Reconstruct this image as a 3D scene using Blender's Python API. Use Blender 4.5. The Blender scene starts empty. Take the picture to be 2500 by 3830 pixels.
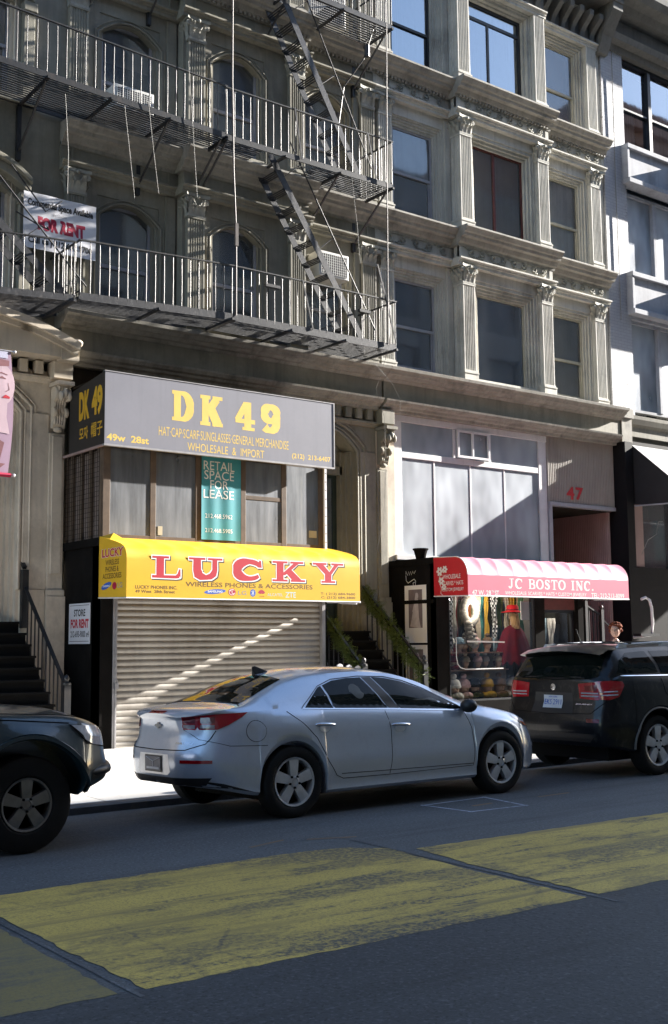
import bpy, bmesh, math, random
from mathutils import Vector, Matrix
from mathutils.geometry import tessellate_polygon
from mathutils.bvhtree import BVHTree
random.seed(7)
R = math.radians
scn = bpy.context.scene
col = scn.collection

# ------------------------------------------------------------------ camera
# world: x along the street facades, y into the block, z up, metres; the camera stands on the far kerb
CAM = Vector((0, 0, 1.63))
yaw, pit, rol = R(37.150), R(6.4758), R(-0.4968)
fw = Vector((math.sin(yaw) * math.cos(pit), math.cos(yaw) * math.cos(pit), math.sin(pit)))
rt = Vector((math.cos(yaw), -math.sin(yaw), 0))
up = rt.cross(fw)
rr = math.cos(rol) * rt + math.sin(rol) * up
uu = -math.sin(rol) * rt + math.cos(rol) * up
cd = bpy.data.cameras.new('camera')
cam = bpy.data.objects.new('camera', cd)
col.objects.link(cam)
cam.matrix_world = Matrix(((rr.x, uu.x, -fw.x, CAM.x), (rr.y, uu.y, -fw.y, CAM.y), (rr.z, uu.z, -fw.z, CAM.z), (0, 0, 0, 1)))
cd.sensor_fit = 'VERTICAL'
cd.sensor_height = 36
cd.sensor_width = 24
cd.lens = 40.585
cd.clip_end = 800
scn.camera = cam

# ------------------------------------------------------------------ light
SUN = Vector((6.5, -1.0, 2.55)).normalized()          # towards the sun
world = bpy.data.worlds.new('World')
scn.world = world
world.use_nodes = True
wn = world.node_tree
sky = wn.nodes.new('ShaderNodeTexSky')
sky.sky_type = 'NISHITA'
sky.sun_disc = False
sky.sun_elevation = math.asin(SUN.z)
sky.sun_rotation = math.atan2(SUN.x, SUN.y)
sky.air_density = 1.0
sky.dust_density = 0.6
sky.ozone_density = 2.2
bg = wn.nodes['Background']
bg.inputs['Strength'].default_value = 0.085
wn.links.new(sky.outputs[0], bg.inputs['Color'])
sl = bpy.data.lights.new('sun', 'SUN')
sl.energy = 5.0
sl.angle = R(0.53)
sl.color = (1.0, 0.95, 0.88)
so = bpy.data.objects.new('sun', sl)
col.objects.link(so)
so.rotation_euler = (-SUN).to_track_quat('-Z', 'Y').to_euler()
so.location = (60, -20, 40)
scn.view_settings.view_transform = 'Standard'
scn.view_settings.look = 'None'
scn.view_settings.exposure = 2.4
scn.view_settings.gamma = 1
scn.cycles.use_denoising = True
scn.cycles.max_bounces = 7
scn.cycles.transparent_max_bounces = 10
scn.cycles.caustics_reflective = False
scn.cycles.caustics_refractive = False

# ------------------------------------------------------------------ helpers
def lerp(a, b, t): return a + (b - a) * t

def tag(o, label=None, cat=None, group=None, kind=None):
    if label: o['label'] = label
    if cat: o['category'] = cat
    if group: o['group'] = group
    if kind: o['kind'] = kind
    return o

def thing(name, label, cat, loc=(0, 0, 0), rz=0, group=None):
    o = bpy.data.objects.new(name, None)
    col.objects.link(o)
    o.empty_display_size = .2
    o.location = loc
    o.rotation_euler = (0, 0, rz)
    return tag(o, label, cat, group)

def pempty(name, parent, loc=(0, 0, 0)):
    o = bpy.data.objects.new(name, None)
    col.objects.link(o)
    o.parent = parent
    o.location = loc
    return o

def copy_tree(o, parent=None):
    c = o.copy()
    col.objects.link(c)
    if parent: c.parent = parent
    for ch in [k for k in o.children]:
        copy_tree(ch, c)
    return c

class MB:
    def __init__(s): s.v = []; s.f = []
    def add(s, vs, fs):
        b = len(s.v)
        s.v += [tuple(v) for v in vs]
        s.f += [tuple(i + b for i in f) for f in fs]
        return s
    def box(s, x0, x1, y0, y1, z0, z1):
        return s.add([(x0, y0, z0), (x1, y0, z0), (x1, y1, z0), (x0, y1, z0), (x0, y0, z1), (x1, y0, z1), (x1, y1, z1), (x0, y1, z1)],
                     [(0, 3, 2, 1), (4, 5, 6, 7), (0, 1, 5, 4), (1, 2, 6, 5), (2, 3, 7, 6), (3, 0, 4, 7)])
    def poly(s, pts): return s.add(pts, [tuple(range(len(pts)))])
    def prism(s, pts, d):
        # pts: 3-D polygon, d: extrusion vector
        n = len(pts); d = Vector(d)
        q = [Vector(p) + d for p in pts]
        return s.add(list(pts) + q, [tuple(range(n))[::-1], tuple(range(n, 2 * n))] + [(i, (i + 1) % n, n + (i + 1) % n, n + i) for i in range(n)])
    def px(s, prof, x0, x1): return s.prism([(x0, y, z) for y, z in prof], (x1 - x0, 0, 0))
    def py(s, prof, y0, y1): return s.prism([(x, y0, z) for x, z in prof], (0, y1 - y0, 0))
    def pz(s, prof, z0, z1): return s.prism([(x, y, z0) for x, y in prof], (0, 0, z1 - z0))
    def bar(s, a, b, w, h, upv=(0, 0, 1)):
        # rectangular bar from a to b, w across, h along upv
        a, b = Vector(a), Vector(b); d = (b - a).normalized(); u = Vector(upv)
        if abs(d.dot(u)) > .99: u = Vector((0, 1, 0))
        sd = d.cross(u).normalized(); u = sd.cross(d).normalized()
        c = [a + sd * w / 2 * i + u * h / 2 * j for i, j in ((-1, -1), (1, -1), (1, 1), (-1, 1))]
        return s.prism(c, b - a)
    def tube(s, pts, r, n=8, closed=False):
        pts = [Vector(p) for p in pts]; m = len(pts)
        rs = r if isinstance(r, (list, tuple)) else [r] * m
        b = len(s.v); ref = Vector((0, 0, 1))
        for i, p in enumerate(pts):
            d = (pts[(i + 1) % m] - pts[i - 1]) if (closed or 0 < i < m - 1) else (pts[1] - pts[0] if i == 0 else pts[-1] - pts[-2])
            d = d.normalized() if d.length > 1e-9 else Vector((0, 0, 1))
            if abs(d.dot(ref)) > .95: ref = Vector((1, 0, 0)) if abs(d.x) < .9 else Vector((0, 1, 0))
            a = d.cross(ref).normalized(); c = a.cross(d)
            for k in range(n):
                t = 2 * math.pi * k / n
                s.v.append(tuple(p + (a * math.cos(t) + c * math.sin(t)) * rs[i]))
        for i in range(m if closed else m - 1):
            j = (i + 1) % m
            for k in range(n):
                s.f.append((b + i * n + k, b + i * n + (k + 1) % n, b + j * n + (k + 1) % n, b + j * n + k))
        if not closed:
            s.f.append(tuple(b + k for k in range(n))[::-1]); s.f.append(tuple(b + (m - 1) * n + k for k in range(n)))
        return s
    def lathe(s, c, prof, n=24, axis='z', cap=True):
        # prof: (radius, height) along the axis
        b = len(s.v); c = Vector(c)
        for r, h in prof:
            for k in range(n):
                t = 2 * math.pi * k / n; x, y = r * math.cos(t), r * math.sin(t)
                s.v.append(tuple(c + (Vector((x, y, h)) if axis == 'z' else Vector((x, h, y)) if axis == 'y' else Vector((h, x, y)))))
        for i in range(len(prof) - 1):
            for k in range(n):
                s.f.append((b + i * n + k, b + i * n + (k + 1) % n, b + (i + 1) * n + (k + 1) % n, b + (i + 1) * n + k))
        if cap and prof[0][0] > 1e-4: s.f.append(tuple(b + k for k in range(n))[::-1])
        if cap and prof[-1][0] > 1e-4: s.f.append(tuple(b + (len(prof) - 1) * n + k for k in range(n)))
        return s
    def ball(s, c, rx, ry=None, rz=None, n=14, m=8):
        ry = ry or rx; rz = rz or rx
        b = len(s.v); c = Vector(c)
        for i in range(m + 1):
            a = math.pi * i / m
            for k in range(n):
                t = 2 * math.pi * k / n
                s.v.append((c.x + rx * math.sin(a) * math.cos(t), c.y + ry * math.sin(a) * math.sin(t), c.z - rz * math.cos(a)))
        for i in range(m):
            for k in range(n):
                s.f.append((b + i * n + k, b + i * n + (k + 1) % n, b + (i + 1) * n + (k + 1) % n, b + (i + 1) * n + k))
        return s
    def grid(s, rows):
        b = len(s.v); m = len(rows[0])
        for r in rows: s.v += [tuple(p) for p in r]
        for i in range(len(rows) - 1):
            for k in range(m - 1):
                s.f.append((b + i * m + k, b + i * m + k + 1, b + (i + 1) * m + k + 1, b + (i + 1) * m + k))
        return s
    def ring(s, x0, x1, z0, z1, t, y0, y1, bottom=True, top=True):
        # rectangular frame lying outside the opening x0..x1, z0..z1
        s.box(x0 - t, x0, y0, y1, z0, z1); s.box(x1, x1 + t, y0, y1, z0, z1)
        if top: s.box(x0 - t, x1 + t, y0, y1, z1, z1 + t)
        if bottom: s.box(x0 - t, x1 + t, y0, y1, z0 - t, z0)
        return s
    def build(s, name, mat, parent=None, smooth=None, bevel=0, recalc=True, loc=None):
        me = bpy.data.meshes.new(name)
        me.from_pydata(s.v, [], s.f)
        bm = bmesh.new(); bm.from_mesh(me)
        bmesh.ops.remove_doubles(bm, verts=bm.verts, dist=1e-5)
        if recalc: bmesh.ops.recalc_face_normals(bm, faces=bm.faces)
        bm.to_mesh(me); bm.free()
        me.materials.append(mat)
        if smooth is not None:
            for p in me.polygons: p.use_smooth = True
            me.set_sharp_from_angle(angle=R(smooth))
        o = bpy.data.objects.new(name, me)
        col.objects.link(o)
        if parent: o.parent = parent
        if loc: o.location = loc
        if bevel:
            m = o.modifiers.new('edge', 'BEVEL'); m.width = bevel; m.segments = 2; m.limit_method = 'ANGLE'; m.angle_limit = R(40)
        return o

# ------------------------------------------------------------------ materials
class NT:
    def __init__(s, name):
        s.m = bpy.data.materials.new(name); s.m.use_nodes = True
        s.t = s.m.node_tree; s.b = s.t.nodes['Principled BSDF']; s.out = s.t.nodes['Material Output']
        g = s.n('ShaderNodeNewGeometry'); s.pos = g.outputs['Position']
    def n(s, k, **kw):
        o = s.t.nodes.new(k)
        for a, v in kw.items(): setattr(o, a, v)
        return o
    def l(s, a, b): s.t.links.new(a, b)
    def noise(s, scale, stretch=(1, 1, 1), detail=4, rough=.6, off=0):
        mp = s.n('ShaderNodeMapping'); mp.inputs['Scale'].default_value = stretch; mp.inputs['Location'].default_value = (off, off * .7, off * 1.3)
        s.l(s.pos, mp.inputs['Vector'])
        t = s.n('ShaderNodeTexNoise'); t.inputs['Scale'].default_value = scale; t.inputs['Detail'].default_value = detail; t.inputs['Roughness'].default_value = rough
        s.l(mp.outputs[0], t.inputs['Vector'])
        return t.outputs['Fac']
    def ramp(s, f, p0, p1, v0=0, v1=1):
        r = s.n('ShaderNodeMapRange'); r.inputs[1].default_value = p0; r.inputs[2].default_value = p1; r.inputs[3].default_value = v0; r.inputs[4].default_value = v1
        s.l(f, r.inputs[0]); return r.outputs[0]
    def mix(s, f, a, b, mode='MIX'):
        m = s.n('ShaderNodeMix', data_type='RGBA', blend_type=mode)
        for i, v in ((0, f), (6, a), (7, b)):
            if isinstance(v, (int, float)): m.inputs[i].default_value = v
            elif isinstance(v, tuple): m.inputs[i].default_value = (*v[:3], 1)
            else: s.l(v, m.inputs[i])
        return m.outputs[2]
    def math(s, op, a, b=0):
        m = s.n('ShaderNodeMath', operation=op)
        for i, v in enumerate((a, b)):
            if isinstance(v, (int, float)): m.inputs[i].default_value = v
            else: s.l(v, m.inputs[i])
        return m.outputs[0]
    def bump(s, f, strength, dist=.01):
        b = s.n('ShaderNodeBump'); b.inputs['Strength'].default_value = strength; b.inputs['Distance'].default_value = dist
        s.l(f, b.inputs['Height']); s.l(b.outputs[0], s.b.inputs['Normal'])
    def set(s, **kw):
        for k, v in kw.items():
            k = {'rough': 'Roughness', 'metal': 'Metallic', 'spec': 'Specular IOR Level', 'coat': 'Coat Weight', 'trans': 'Transmission Weight', 'ior': 'IOR'}.get(k, k)
            s.b.inputs[k].default_value = v
    def color(s, c):
        if isinstance(c, tuple): s.b.inputs['Base Color'].default_value = (*c[:3], 1)
        else: s.l(c, s.b.inputs['Base Color'])

def mat(name, c, rough=.6, metal=0, var=.18, scale=2.5, bump=0, bscale=60, streak=0, spec=.4, coat=0, dirt=None, damt=.5, dscale=1.2):
    """weathered plain surface: broad tone variation, fine grain, optional vertical streaks and dirt patches"""
    n = NT(name)
    d = tuple(x * (1 - var) for x in c); b = tuple(min(.95, x * (1 + var * .7)) for x in c)
    k = n.mix(n.ramp(n.noise(scale), .3, .7), d, b)
    k = n.mix(n.ramp(n.noise(scale * 14, detail=3), .35, .65, 0, .5 * min(1, var * 2.5)), k, tuple(x * .75 for x in c))
    if streak:
        k = n.mix(n.ramp(n.noise(9, (1, 1, .06), off=3), .5, .75, 0, streak), k, tuple(x * .45 for x in c))
    if dirt:
        k = n.mix(n.ramp(n.noise(dscale, (1, 1, .6), detail=7, rough=.7, off=9), .52, .68, 0, damt), k, dirt)
    n.color(k)
    n.set(rough=rough, metal=metal, spec=spec, coat=coat)
    if bump: n.bump(n.noise(bscale, detail=3), bump, .006)
    return n.m

def flat(name, c, rough=.5, metal=0, spec=.4, coat=0, emit=None):
    n = NT(name); n.color(c); n.set(rough=rough, metal=metal, spec=spec, coat=coat)
    if emit: n.b.inputs['Emission Color'].default_value = (*emit[:3], 1); n.b.inputs['Emission Strength'].default_value = emit[3]
    return n.m

def glassmat(name, tint=(.75, .8, .82), refl=.10, rough=.015, wob=.035, dust=0.0, dustc=(.5, .5, .48), dgloss=.3, dstr=.12, ddet=6):
    """window glass: see-through with a mirror film that grows at grazing angles, slightly wavy, optional dust"""
    n = NT(name); t = n.t; t.nodes.remove(n.b)
    tr = n.n('ShaderNodeBsdfTransparent'); tr.inputs[0].default_value = (*tint, 1)
    gl = n.n('ShaderNodeBsdfGlossy'); gl.inputs['Roughness'].default_value = rough; gl.inputs['Color'].default_value = (.95, .97, 1, 1)
    bp = n.n('ShaderNodeBump'); bp.inputs['Strength'].default_value = wob; bp.inputs['Distance'].default_value = .02
    n.l(n.noise(1.6, detail=2), bp.inputs['Height']); n.l(bp.outputs[0], gl.inputs['Normal'])
    fr = n.n('ShaderNodeLayerWeight'); fr.inputs['Blend'].default_value = .35
    f = n.math('ADD', n.math('MULTIPLY', fr.outputs['Fresnel'], .85), refl)
    m = n.n('ShaderNodeMixShader'); n.l(f, m.inputs[0]); n.l(tr.outputs[0], m.inputs[1]); n.l(gl.outputs[0], m.inputs[2])
    o = m.outputs[0]
    if dust:
        d0 = n.n('ShaderNodeBsdfDiffuse'); d0.inputs[0].default_value = (*dustc, 1)
        d1 = n.n('ShaderNodeBsdfGlossy'); d1.inputs['Roughness'].default_value = .62; d1.inputs['Color'].default_value = (.6, .62, .66, 1)
        df = n.n('ShaderNodeMixShader'); df.inputs[0].default_value = dgloss; n.l(d0.outputs[0], df.inputs[1]); n.l(d1.outputs[0], df.inputs[2])
        m2 = n.n('ShaderNodeMixShader')
        n.l(n.ramp(n.noise(7 if dstr < .3 else 1.5, (1, 1, dstr), detail=ddet), .25, .8, dust * .5, min(1, dust * 1.5)), m2.inputs[0])
        n.l(o, m2.inputs[1]); n.l(df.outputs[0], m2.inputs[2]); o = m2.outputs[0]
    n.l(o, n.out.inputs['Surface'])
    return n.m

M = {}
M['stone'] = mat('olive_painted_stone', (.28, .262, .208), .7, var=.28, scale=1.1, bump=.25, bscale=45, streak=.5, dirt=(.12, .112, .09), damt=.6)
M['stone_b'] = mat('grey_painted_stone', (.53, .51, .45), .72, var=.2, scale=1.3, bump=.3, bscale=45, streak=.55, dirt=(.19, .175, .145), damt=.6, dscale=1.6)
M['ledge'] = mat('sooty_ledge_stone', (.33, .31, .265), .75, var=.25, scale=2.2, bump=.3, bscale=40, streak=.6, dirt=(.10, .095, .085), damt=.7, dscale=2)
M['tan'] = mat('tan_painted_stone', (.66, .575, .46), .7, var=.16, scale=1.2, bump=.2, bscale=45, streak=.4, dirt=(.17, .145, .115), damt=.4)
M['ornament'] = mat('carved_ornament', (.37, .36, .31), .75, var=.25, scale=5, bump=.5, bscale=30, dirt=(.12, .115, .10), damt=.6, dscale=4)
M['iron'] = mat('black_iron', (.013, .014, .017), .42, var=.3, scale=8, bump=.2, bscale=120, spec=.55, dirt=(.06, .045, .035), damt=.5, dscale=6)
M['ironlit'] = mat('sunlit_dark_iron', (.03, .031, .036), .38, var=.35, scale=14, bump=.35, bscale=90, spec=.6, dirt=(.13, .125, .125), damt=.55, dscale=18)  # lighter copy of the iron; sun on stairs and lower platforms put into the colour
M['dark'] = mat('soot_black_paint', (.011, .0102, .0098), .85, var=.35, scale=3, bump=.1, streak=.4, spec=.03)
M['brown'] = mat('dark_brown_boarding', (.032, .026, .021), .85, var=.3, scale=3, bump=.1, streak=.4, spec=.03)
M['brownframe'] = mat('brown_metal_frame', (.12, .085, .06), .5, var=.3, scale=6, streak=.3)
M['stone_dk'] = mat('shaded_cornice_stone', (.13, .128, .115), .75, var=.3, scale=2, streak=.5)  # darker copy of the stone; the top cornice's shade put into the colour
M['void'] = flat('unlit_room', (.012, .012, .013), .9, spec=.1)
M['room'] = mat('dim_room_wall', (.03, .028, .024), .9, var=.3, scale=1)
M['blind'] = mat('roller_blind', (.42, .40, .36), .8, var=.1, scale=1.5, streak=.25)
M['blind_tan'] = mat('brown_paper_blind', (.23, .19, .155), .85, var=.2, scale=1.2, streak=.3)
M['curtain'] = mat('white_curtain', (.74, .76, .78), .85, var=.12, scale=2, streak=.5)
M['whiteframe'] = mat('white_metal_frame', (.66, .65, .66), .45, var=.1, scale=3, streak=.25, dirt=(.4, .38, .36), damt=.3)
M['greyframe'] = mat('grey_metal_frame', (.34, .34, .37), .5, var=.15, scale=4, streak=.3)
M['blackframe'] = mat('black_metal_frame', (.02, .022, .026), .4, var=.2)
M['redframe'] = mat('rust_red_frame', (.11, .028, .024), .6, var=.3, scale=7)
M['creamframe'] = mat('cream_wood_frame', (.45, .42, .33), .6, var=.15, scale=5, streak=.3)
M['glass'] = glassmat('window_glass', (.6, .64, .65), .08, .04, dust=.24, dustc=(.27, .29, .31), dstr=.5, ddet=4)
M['glass_low'] = glassmat('thin_window_glass', (.85, .87, .87), .02, .04, dust=.16, dustc=(.33, .33, .32), dstr=.5, ddet=4)
M['glass_sky'] = glassmat('mirror_bright_glass', (.6, .65, .68), .26, .03)
M['glass_clear'] = glassmat('shop_glass', (.88, .9, .9), .05, wob=.06)
M['glass_milky'] = glassmat('curtained_glass', (.95, .96, .97), .05, wob=.05, dust=.62, dustc=(.46, .51, .56), dstr=.5, ddet=2)
M['glass_dusty'] = glassmat('dusty_glass', (.4, .4, .36), .04, wob=.06, dust=.5, dustc=(.10, .105, .11), dgloss=.42)
M['concrete'] = None
# ------------------------------------------------------------------ ground, road, pavement
def asphalt(name, base, var, sc):
    n = NT(name)
    k = n.mix(n.ramp(n.noise(.55, (.35, 1, 1), detail=6), .3, .7), tuple(x * (1 - var) for x in base), tuple(x * (1 + var) for x in base))
    k = n.mix(n.ramp(n.noise(sc, detail=2), .54, .70, 0, .7), k, tuple(x * 2.0 for x in base))
    k = n.mix(n.ramp(n.noise(sc * 1.4, detail=2, off=5), .54, .68, 0, .75), k, tuple(x * .4 for x in base))
    k = n.mix(n.ramp(n.noise(2.2, (.12, 1.3, 1), detail=7, rough=.75, off=11), .50, .66, 0, .5), k, tuple(x * .5 for x in base))
    n.color(k); n.set(rough=.82, spec=.3)
    n.bump(n.noise(sc * .8, detail=3), .5, .006)
    return n.m
M['asphalt'] = asphalt('worn_asphalt', (.086, .092, .097), .28, 38)
M['asphalt_dark'] = asphalt('dark_asphalt', (.047, .051, .055), .32, 34)

def roadpaint(name, c, asp, amt):
    n = NT(name)
    k = n.mix(n.ramp(n.noise(.9, detail=5), .3, .7), tuple(x * .78 for x in c), c)
    k = n.mix(n.ramp(n.noise(60, detail=2), .5, .75, 0, .5), k, tuple(x * .55 for x in c))
    brk = n.ramp(n.noise(26, detail=5, rough=.75, off=61), .40, .56)
    w1 = n.math('MULTIPLY', n.ramp(n.noise(1.1, (.4, 1.2, 1), detail=9, rough=.74, off=2), .515, .565), n.math('ADD', n.math('MULTIPLY', brk, .6), .4))
    w2 = n.math('MULTIPLY', n.ramp(n.noise(3.2, (.25, 1.6, 1), detail=8, rough=.75, off=21), .53, .59), brk)
    w3 = n.ramp(n.noise(.42, (.5, 1, 1), detail=3, off=31), .35, .62)
    w4 = n.math('MULTIPLY', n.ramp(n.noise(55, detail=4, rough=.8, off=51), .53, .58), .45)
    w5 = n.math('MULTIPLY', n.ramp(n.noise(1.6, (.06, 2.2, 1), detail=7, rough=.7, off=71), .53, .62), .55)
    w = n.math('MAXIMUM', n.math('MULTIPLY', n.math('MAXIMUM', w1, w2), n.math('ADD', n.math('MULTIPLY', w3, .55), .45)), n.math('MAXIMUM', w4, w5))
    # thin cracks
    vo = n.n('ShaderNodeTexVoronoi', feature='DISTANCE_TO_EDGE'); vo.inputs['Scale'].default_value = .75
    mp = n.n('ShaderNodeMix', data_type='VECTOR'); mp.inputs[0].default_value = .16
    nz = n.n('ShaderNodeTexNoise'); nz.inputs['Scale'].default_value = 2.5; n.l(n.pos, nz.inputs['Vector'])
    n.l(n.pos, mp.inputs[4]); n.l(nz.outputs['Color'], mp.inputs[5]); n.l(mp.outputs[1], vo.inputs['Vector'])
    cr = n.math('MULTIPLY', n.ramp(vo.outputs['Distance'], .004, .012, 1, 0), n.ramp(n.noise(.8, off=40), .46, .56))
    w = n.math('MINIMUM', n.math('ADD', n.math('MULTIPLY', w, amt), n.math('MULTIPLY', cr, .3)), 1)
    k = n.mix(w, k, asp)
    n.color(k); n.set(rough=.75, spec=.3); n.bump(n.noise(80, detail=3), .4, .005)
    return n.m
M['yellow'] = roadpaint('worn_yellow_road_paint', (.57, .415, .105), (.075, .072, .066), 1.0)
M['yellow_faded'] = roadpaint('faded_yellow_road_paint', (.22, .18, .075), (.085, .085, .08), .95)
M['whitemark'] = roadpaint('chalk_white_paint', (.42, .46, .55), (.09, .095, .10), .7)
M['orangemark'] = roadpaint('faded_orange_paint', (.22, .13, .055), (.09, .092, .095), 1.0)

def concrete(name, c, px, py, offx=0, offy=0):
    n = NT(name)
    k = n.mix(n.ramp(n.noise(.8, detail=6), .3, .7), tuple(x * .82 for x in c), tuple(x * 1.08 for x in c))
    k = n.mix(n.ramp(n.noise(70, detail=2), .5, .8, 0, .4), k, tuple(x * .6 for x in c))
    k = n.mix(n.ramp(n.noise(6, detail=5, off=4), .6, .66, 0, .5), k, tuple(x * .55 for x in c))
    sp = n.n('ShaderNodeSeparateXYZ'); n.l(n.pos, sp.inputs[0])
    js = []
    for i, (p, of) in enumerate(((px, offx), (py, offy))):
        a = n.math('MODULO', n.math('ADD', sp.outputs[i], 100 * p + of), p)
        js.append(n.math('LESS_THAN', a, .022))
    k = n.mix(n.math('MULTIPLY', n.math('MAXIMUM', js[0], js[1]), .75), k, tuple(x * .25 for x in c))
    n.color(k); n.set(rough=.8, spec=.3); n.bump(n.noise(50, detail=3), .3, .004)
    return n.m
M['concrete'] = concrete('pavement_concrete', (.50, .48, .45), 1.5, 1.5, .55, .1)
M['kerbmat'] = mat('steel_faced_kerb', (.085, .085, .09), .6, var=.35, scale=4, bump=.2, dirt=(.16, .13, .10), damt=.6, dscale=3)

def sheet(name, pts, m, z=None, kind='structure'):
    mb = MB(); mb.poly([(p[0], p[1], p[2] if len(p) > 2 else z) for p in pts])
    return tag(mb.build(name, m, recalc=False), kind=kind)

tag(MB().grid([[(-300, -300, -.25), (500, -300, -.25)], [(-300, 400, -.25), (500, 400, -.25)]]).build('ground', M['asphalt_dark'], recalc=False), kind='structure')
mb = MB()
rows = []
for y, z in ((1.6, -.05), (3.4, -.012), (5.0, 0), (7, .0), (9.1, 0), (9.8, -.016), (10.4, -.036), (11.05, -.062)):
    rows.append([(-80, y, z), (240, y, z)])
tag(mb.grid(rows).build('road', M['asphalt'], recalc=False), kind='structure')
# darker repaved lane on the camera's side, with a ragged edge
pts = [(-60, 1.7, -.041)] + [(240, 1.7, -.041)]
mb = MB()
xs = [-60, -20] + [i * .45 for i in range(-10, 60)] + [60, 240]
mb.grid([[(x, 1.7, -.0445) for x in xs], [(x, 3.4, -.0098) for x in xs], [(x, 5.0, .0022) for x in xs], [(x, 5.13 + random.uniform(-.015, .015), .0022) for x in xs]])
tag(mb.build('road_patch', M['asphalt_dark'], recalc=False), kind='structure')

def ragged(pts, step=.09, amp=.014):
    out = []
    for i, a in enumerate(pts):
        b = pts[(i + 1) % len(pts)]; L = math.dist(a, b); k = max(1, int(L / step))
        for j in range(k):
            t = j / k
            out.append((lerp(a[0], b[0], t) + random.uniform(-amp, amp) * (j > 0), lerp(a[1], b[1], t) + random.uniform(-amp, amp) * (j > 0)))
    return out
sheet('road_marking', ragged([(2.72, 5.10), (5.86, 5.10), (5.93, 6.4), (6.02, 7.28), (5.78, 7.52), (5.4, 7.585), (2.72, 7.57)]), M['yellow'], .0036)
sheet('road_marking', ragged([(6.0, 5.12), (30, 5.0), (30, 7.0), (9.3, 7.05), (6.18, 7.12), (6.06, 6.3)]), M['yellow'], .0036)
sheet('road_marking', ragged([(-8, 5.15), (2.58, 5.12), (2.63, 7.5), (-8, 7.5)]), M['yellow_faded'], .0036)
# sealed joints across the yellow band
for n_, a, b in (('road_joint', (2.65, 5.0), (2.68, 7.7)), ('road_joint', (5.92, 4.9), (6.05, 7.8))):
    w = .013
    sheet(n_, ragged([(a[0] - w, a[1]), (a[0] + w, a[1]), (b[0] + w, b[1]), (b[0] - w, b[1])], .15, .003), M['asphalt'], .0048)
# white chalk box by the silver car
c4 = [(7.86, 8.93), (8.75, 8.97), (8.63, 8.26), (7.92, 8.30)]
mb = MB()
for i in range(4):
    a, b = c4[i], c4[(i + 1) % 4]; d = Vector((b[0] - a[0], b[1] - a[1])).normalized(); nn = Vector((-d.y, d.x)) * .018
    ex = .03
    mb.poly([(a[0] - d.x * ex + nn.x, a[1] - d.y * ex + nn.y, .002 + .0002 * i), (a[0] - d.x * ex - nn.x, a[1] - d.y * ex - nn.y, .002 + .0002 * i),
             (b[0] + d.x * ex - nn.x, b[1] + d.y * ex - nn.y, .002 + .0002 * i), (b[0] + d.x * ex + nn.x, b[1] + d.y * ex + nn.y, .002 + .0002 * i)])
tag(mb.build('utility_marking', M['whitemark'], recalc=False), kind='structure')
for pts in ([(5.2, 8.0), (5.6, 8.12), (5.62, 8.16), (5.2, 8.05)], [(5.75, 8.02), (6.15, 7.86), (6.2, 7.9), (5.8, 8.06)], [(9.2, 8.6), (9.7, 8.62), (9.7, 8.66), (9.2, 8.64)], [(8.2, 8.55), (8.5, 8.58), (8.5, 8.63), (8.2, 8.6)]):
    sheet('utility_marking', pts, M['orangemark'], .002)

# kerb and pavement on the shops' side; the far pavement behind the camera
tag(MB().px([(11.0, -.2), (11.16, -.2), (11.16, .026), (11.03, .024), (11.0, .008)], -80, 240).build('kerb', M['kerbmat'], bevel=0), kind='structure')
tag(MB().grid([[(-80, 11.16, .026), (240, 11.16, .026)], [(-80, 15.9, .10), (240, 15.9, .10)], [(-80, 18.2, .12), (240, 18.2, .12)]]).build('pavement', M['concrete'], recalc=False), kind='structure')
tag(MB().px([(1.45, -.2), (1.6, -.2), (1.6, .08), (1.45, .09)], -80, 240).build('kerb', M['kerbmat']), kind='structure')
tag(MB().grid([[(-80, -4.2, .15), (240, -4.2, .15)], [(-80, 1.45, .09), (240, 1.45, .09)]]).build('pavement', M['concrete'], recalc=False), kind='structure')

# ------------------------------------------------------------------ the row opposite (behind the camera): it shades the road and fills the reflections
M['opp'] = [mat('opposite_brick', (.24, .13, .10), .8, var=.2, scale=2), mat('opposite_limestone', (.42, .39, .34), .8, var=.15), mat('opposite_grey', (.26, .26, .27), .8, var=.15), mat('opposite_buff', (.36, .29, .21), .8, var=.15)]
M['opp_glass'] = flat('opposite_window_glass', (.03, .035, .045), .08, spec=.6)
ox = [(-34, -12, 27, 1), (-12, 4, 31.5, 0), (4, 17, 24, 3), (17, 32, 29.5, 1), (32, 47, 22.5, 2), (47, 63, 31, 0), (63, 80, 33, 3), (80, 97, 36.4, 2), (97, 132, 38.2, 1)]
olab = ['pale stone loft block across the street', 'red brick loft block across the street with stone bands', 'narrow buff walk-up across the street', 'tall limestone block across the street',
        'low grey office block across the street', 'red brick warehouse further along the far side', 'buff brick tower further along the far side', 'grey tower further along the far side', 'limestone tower at the far end of the opposite row']
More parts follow.
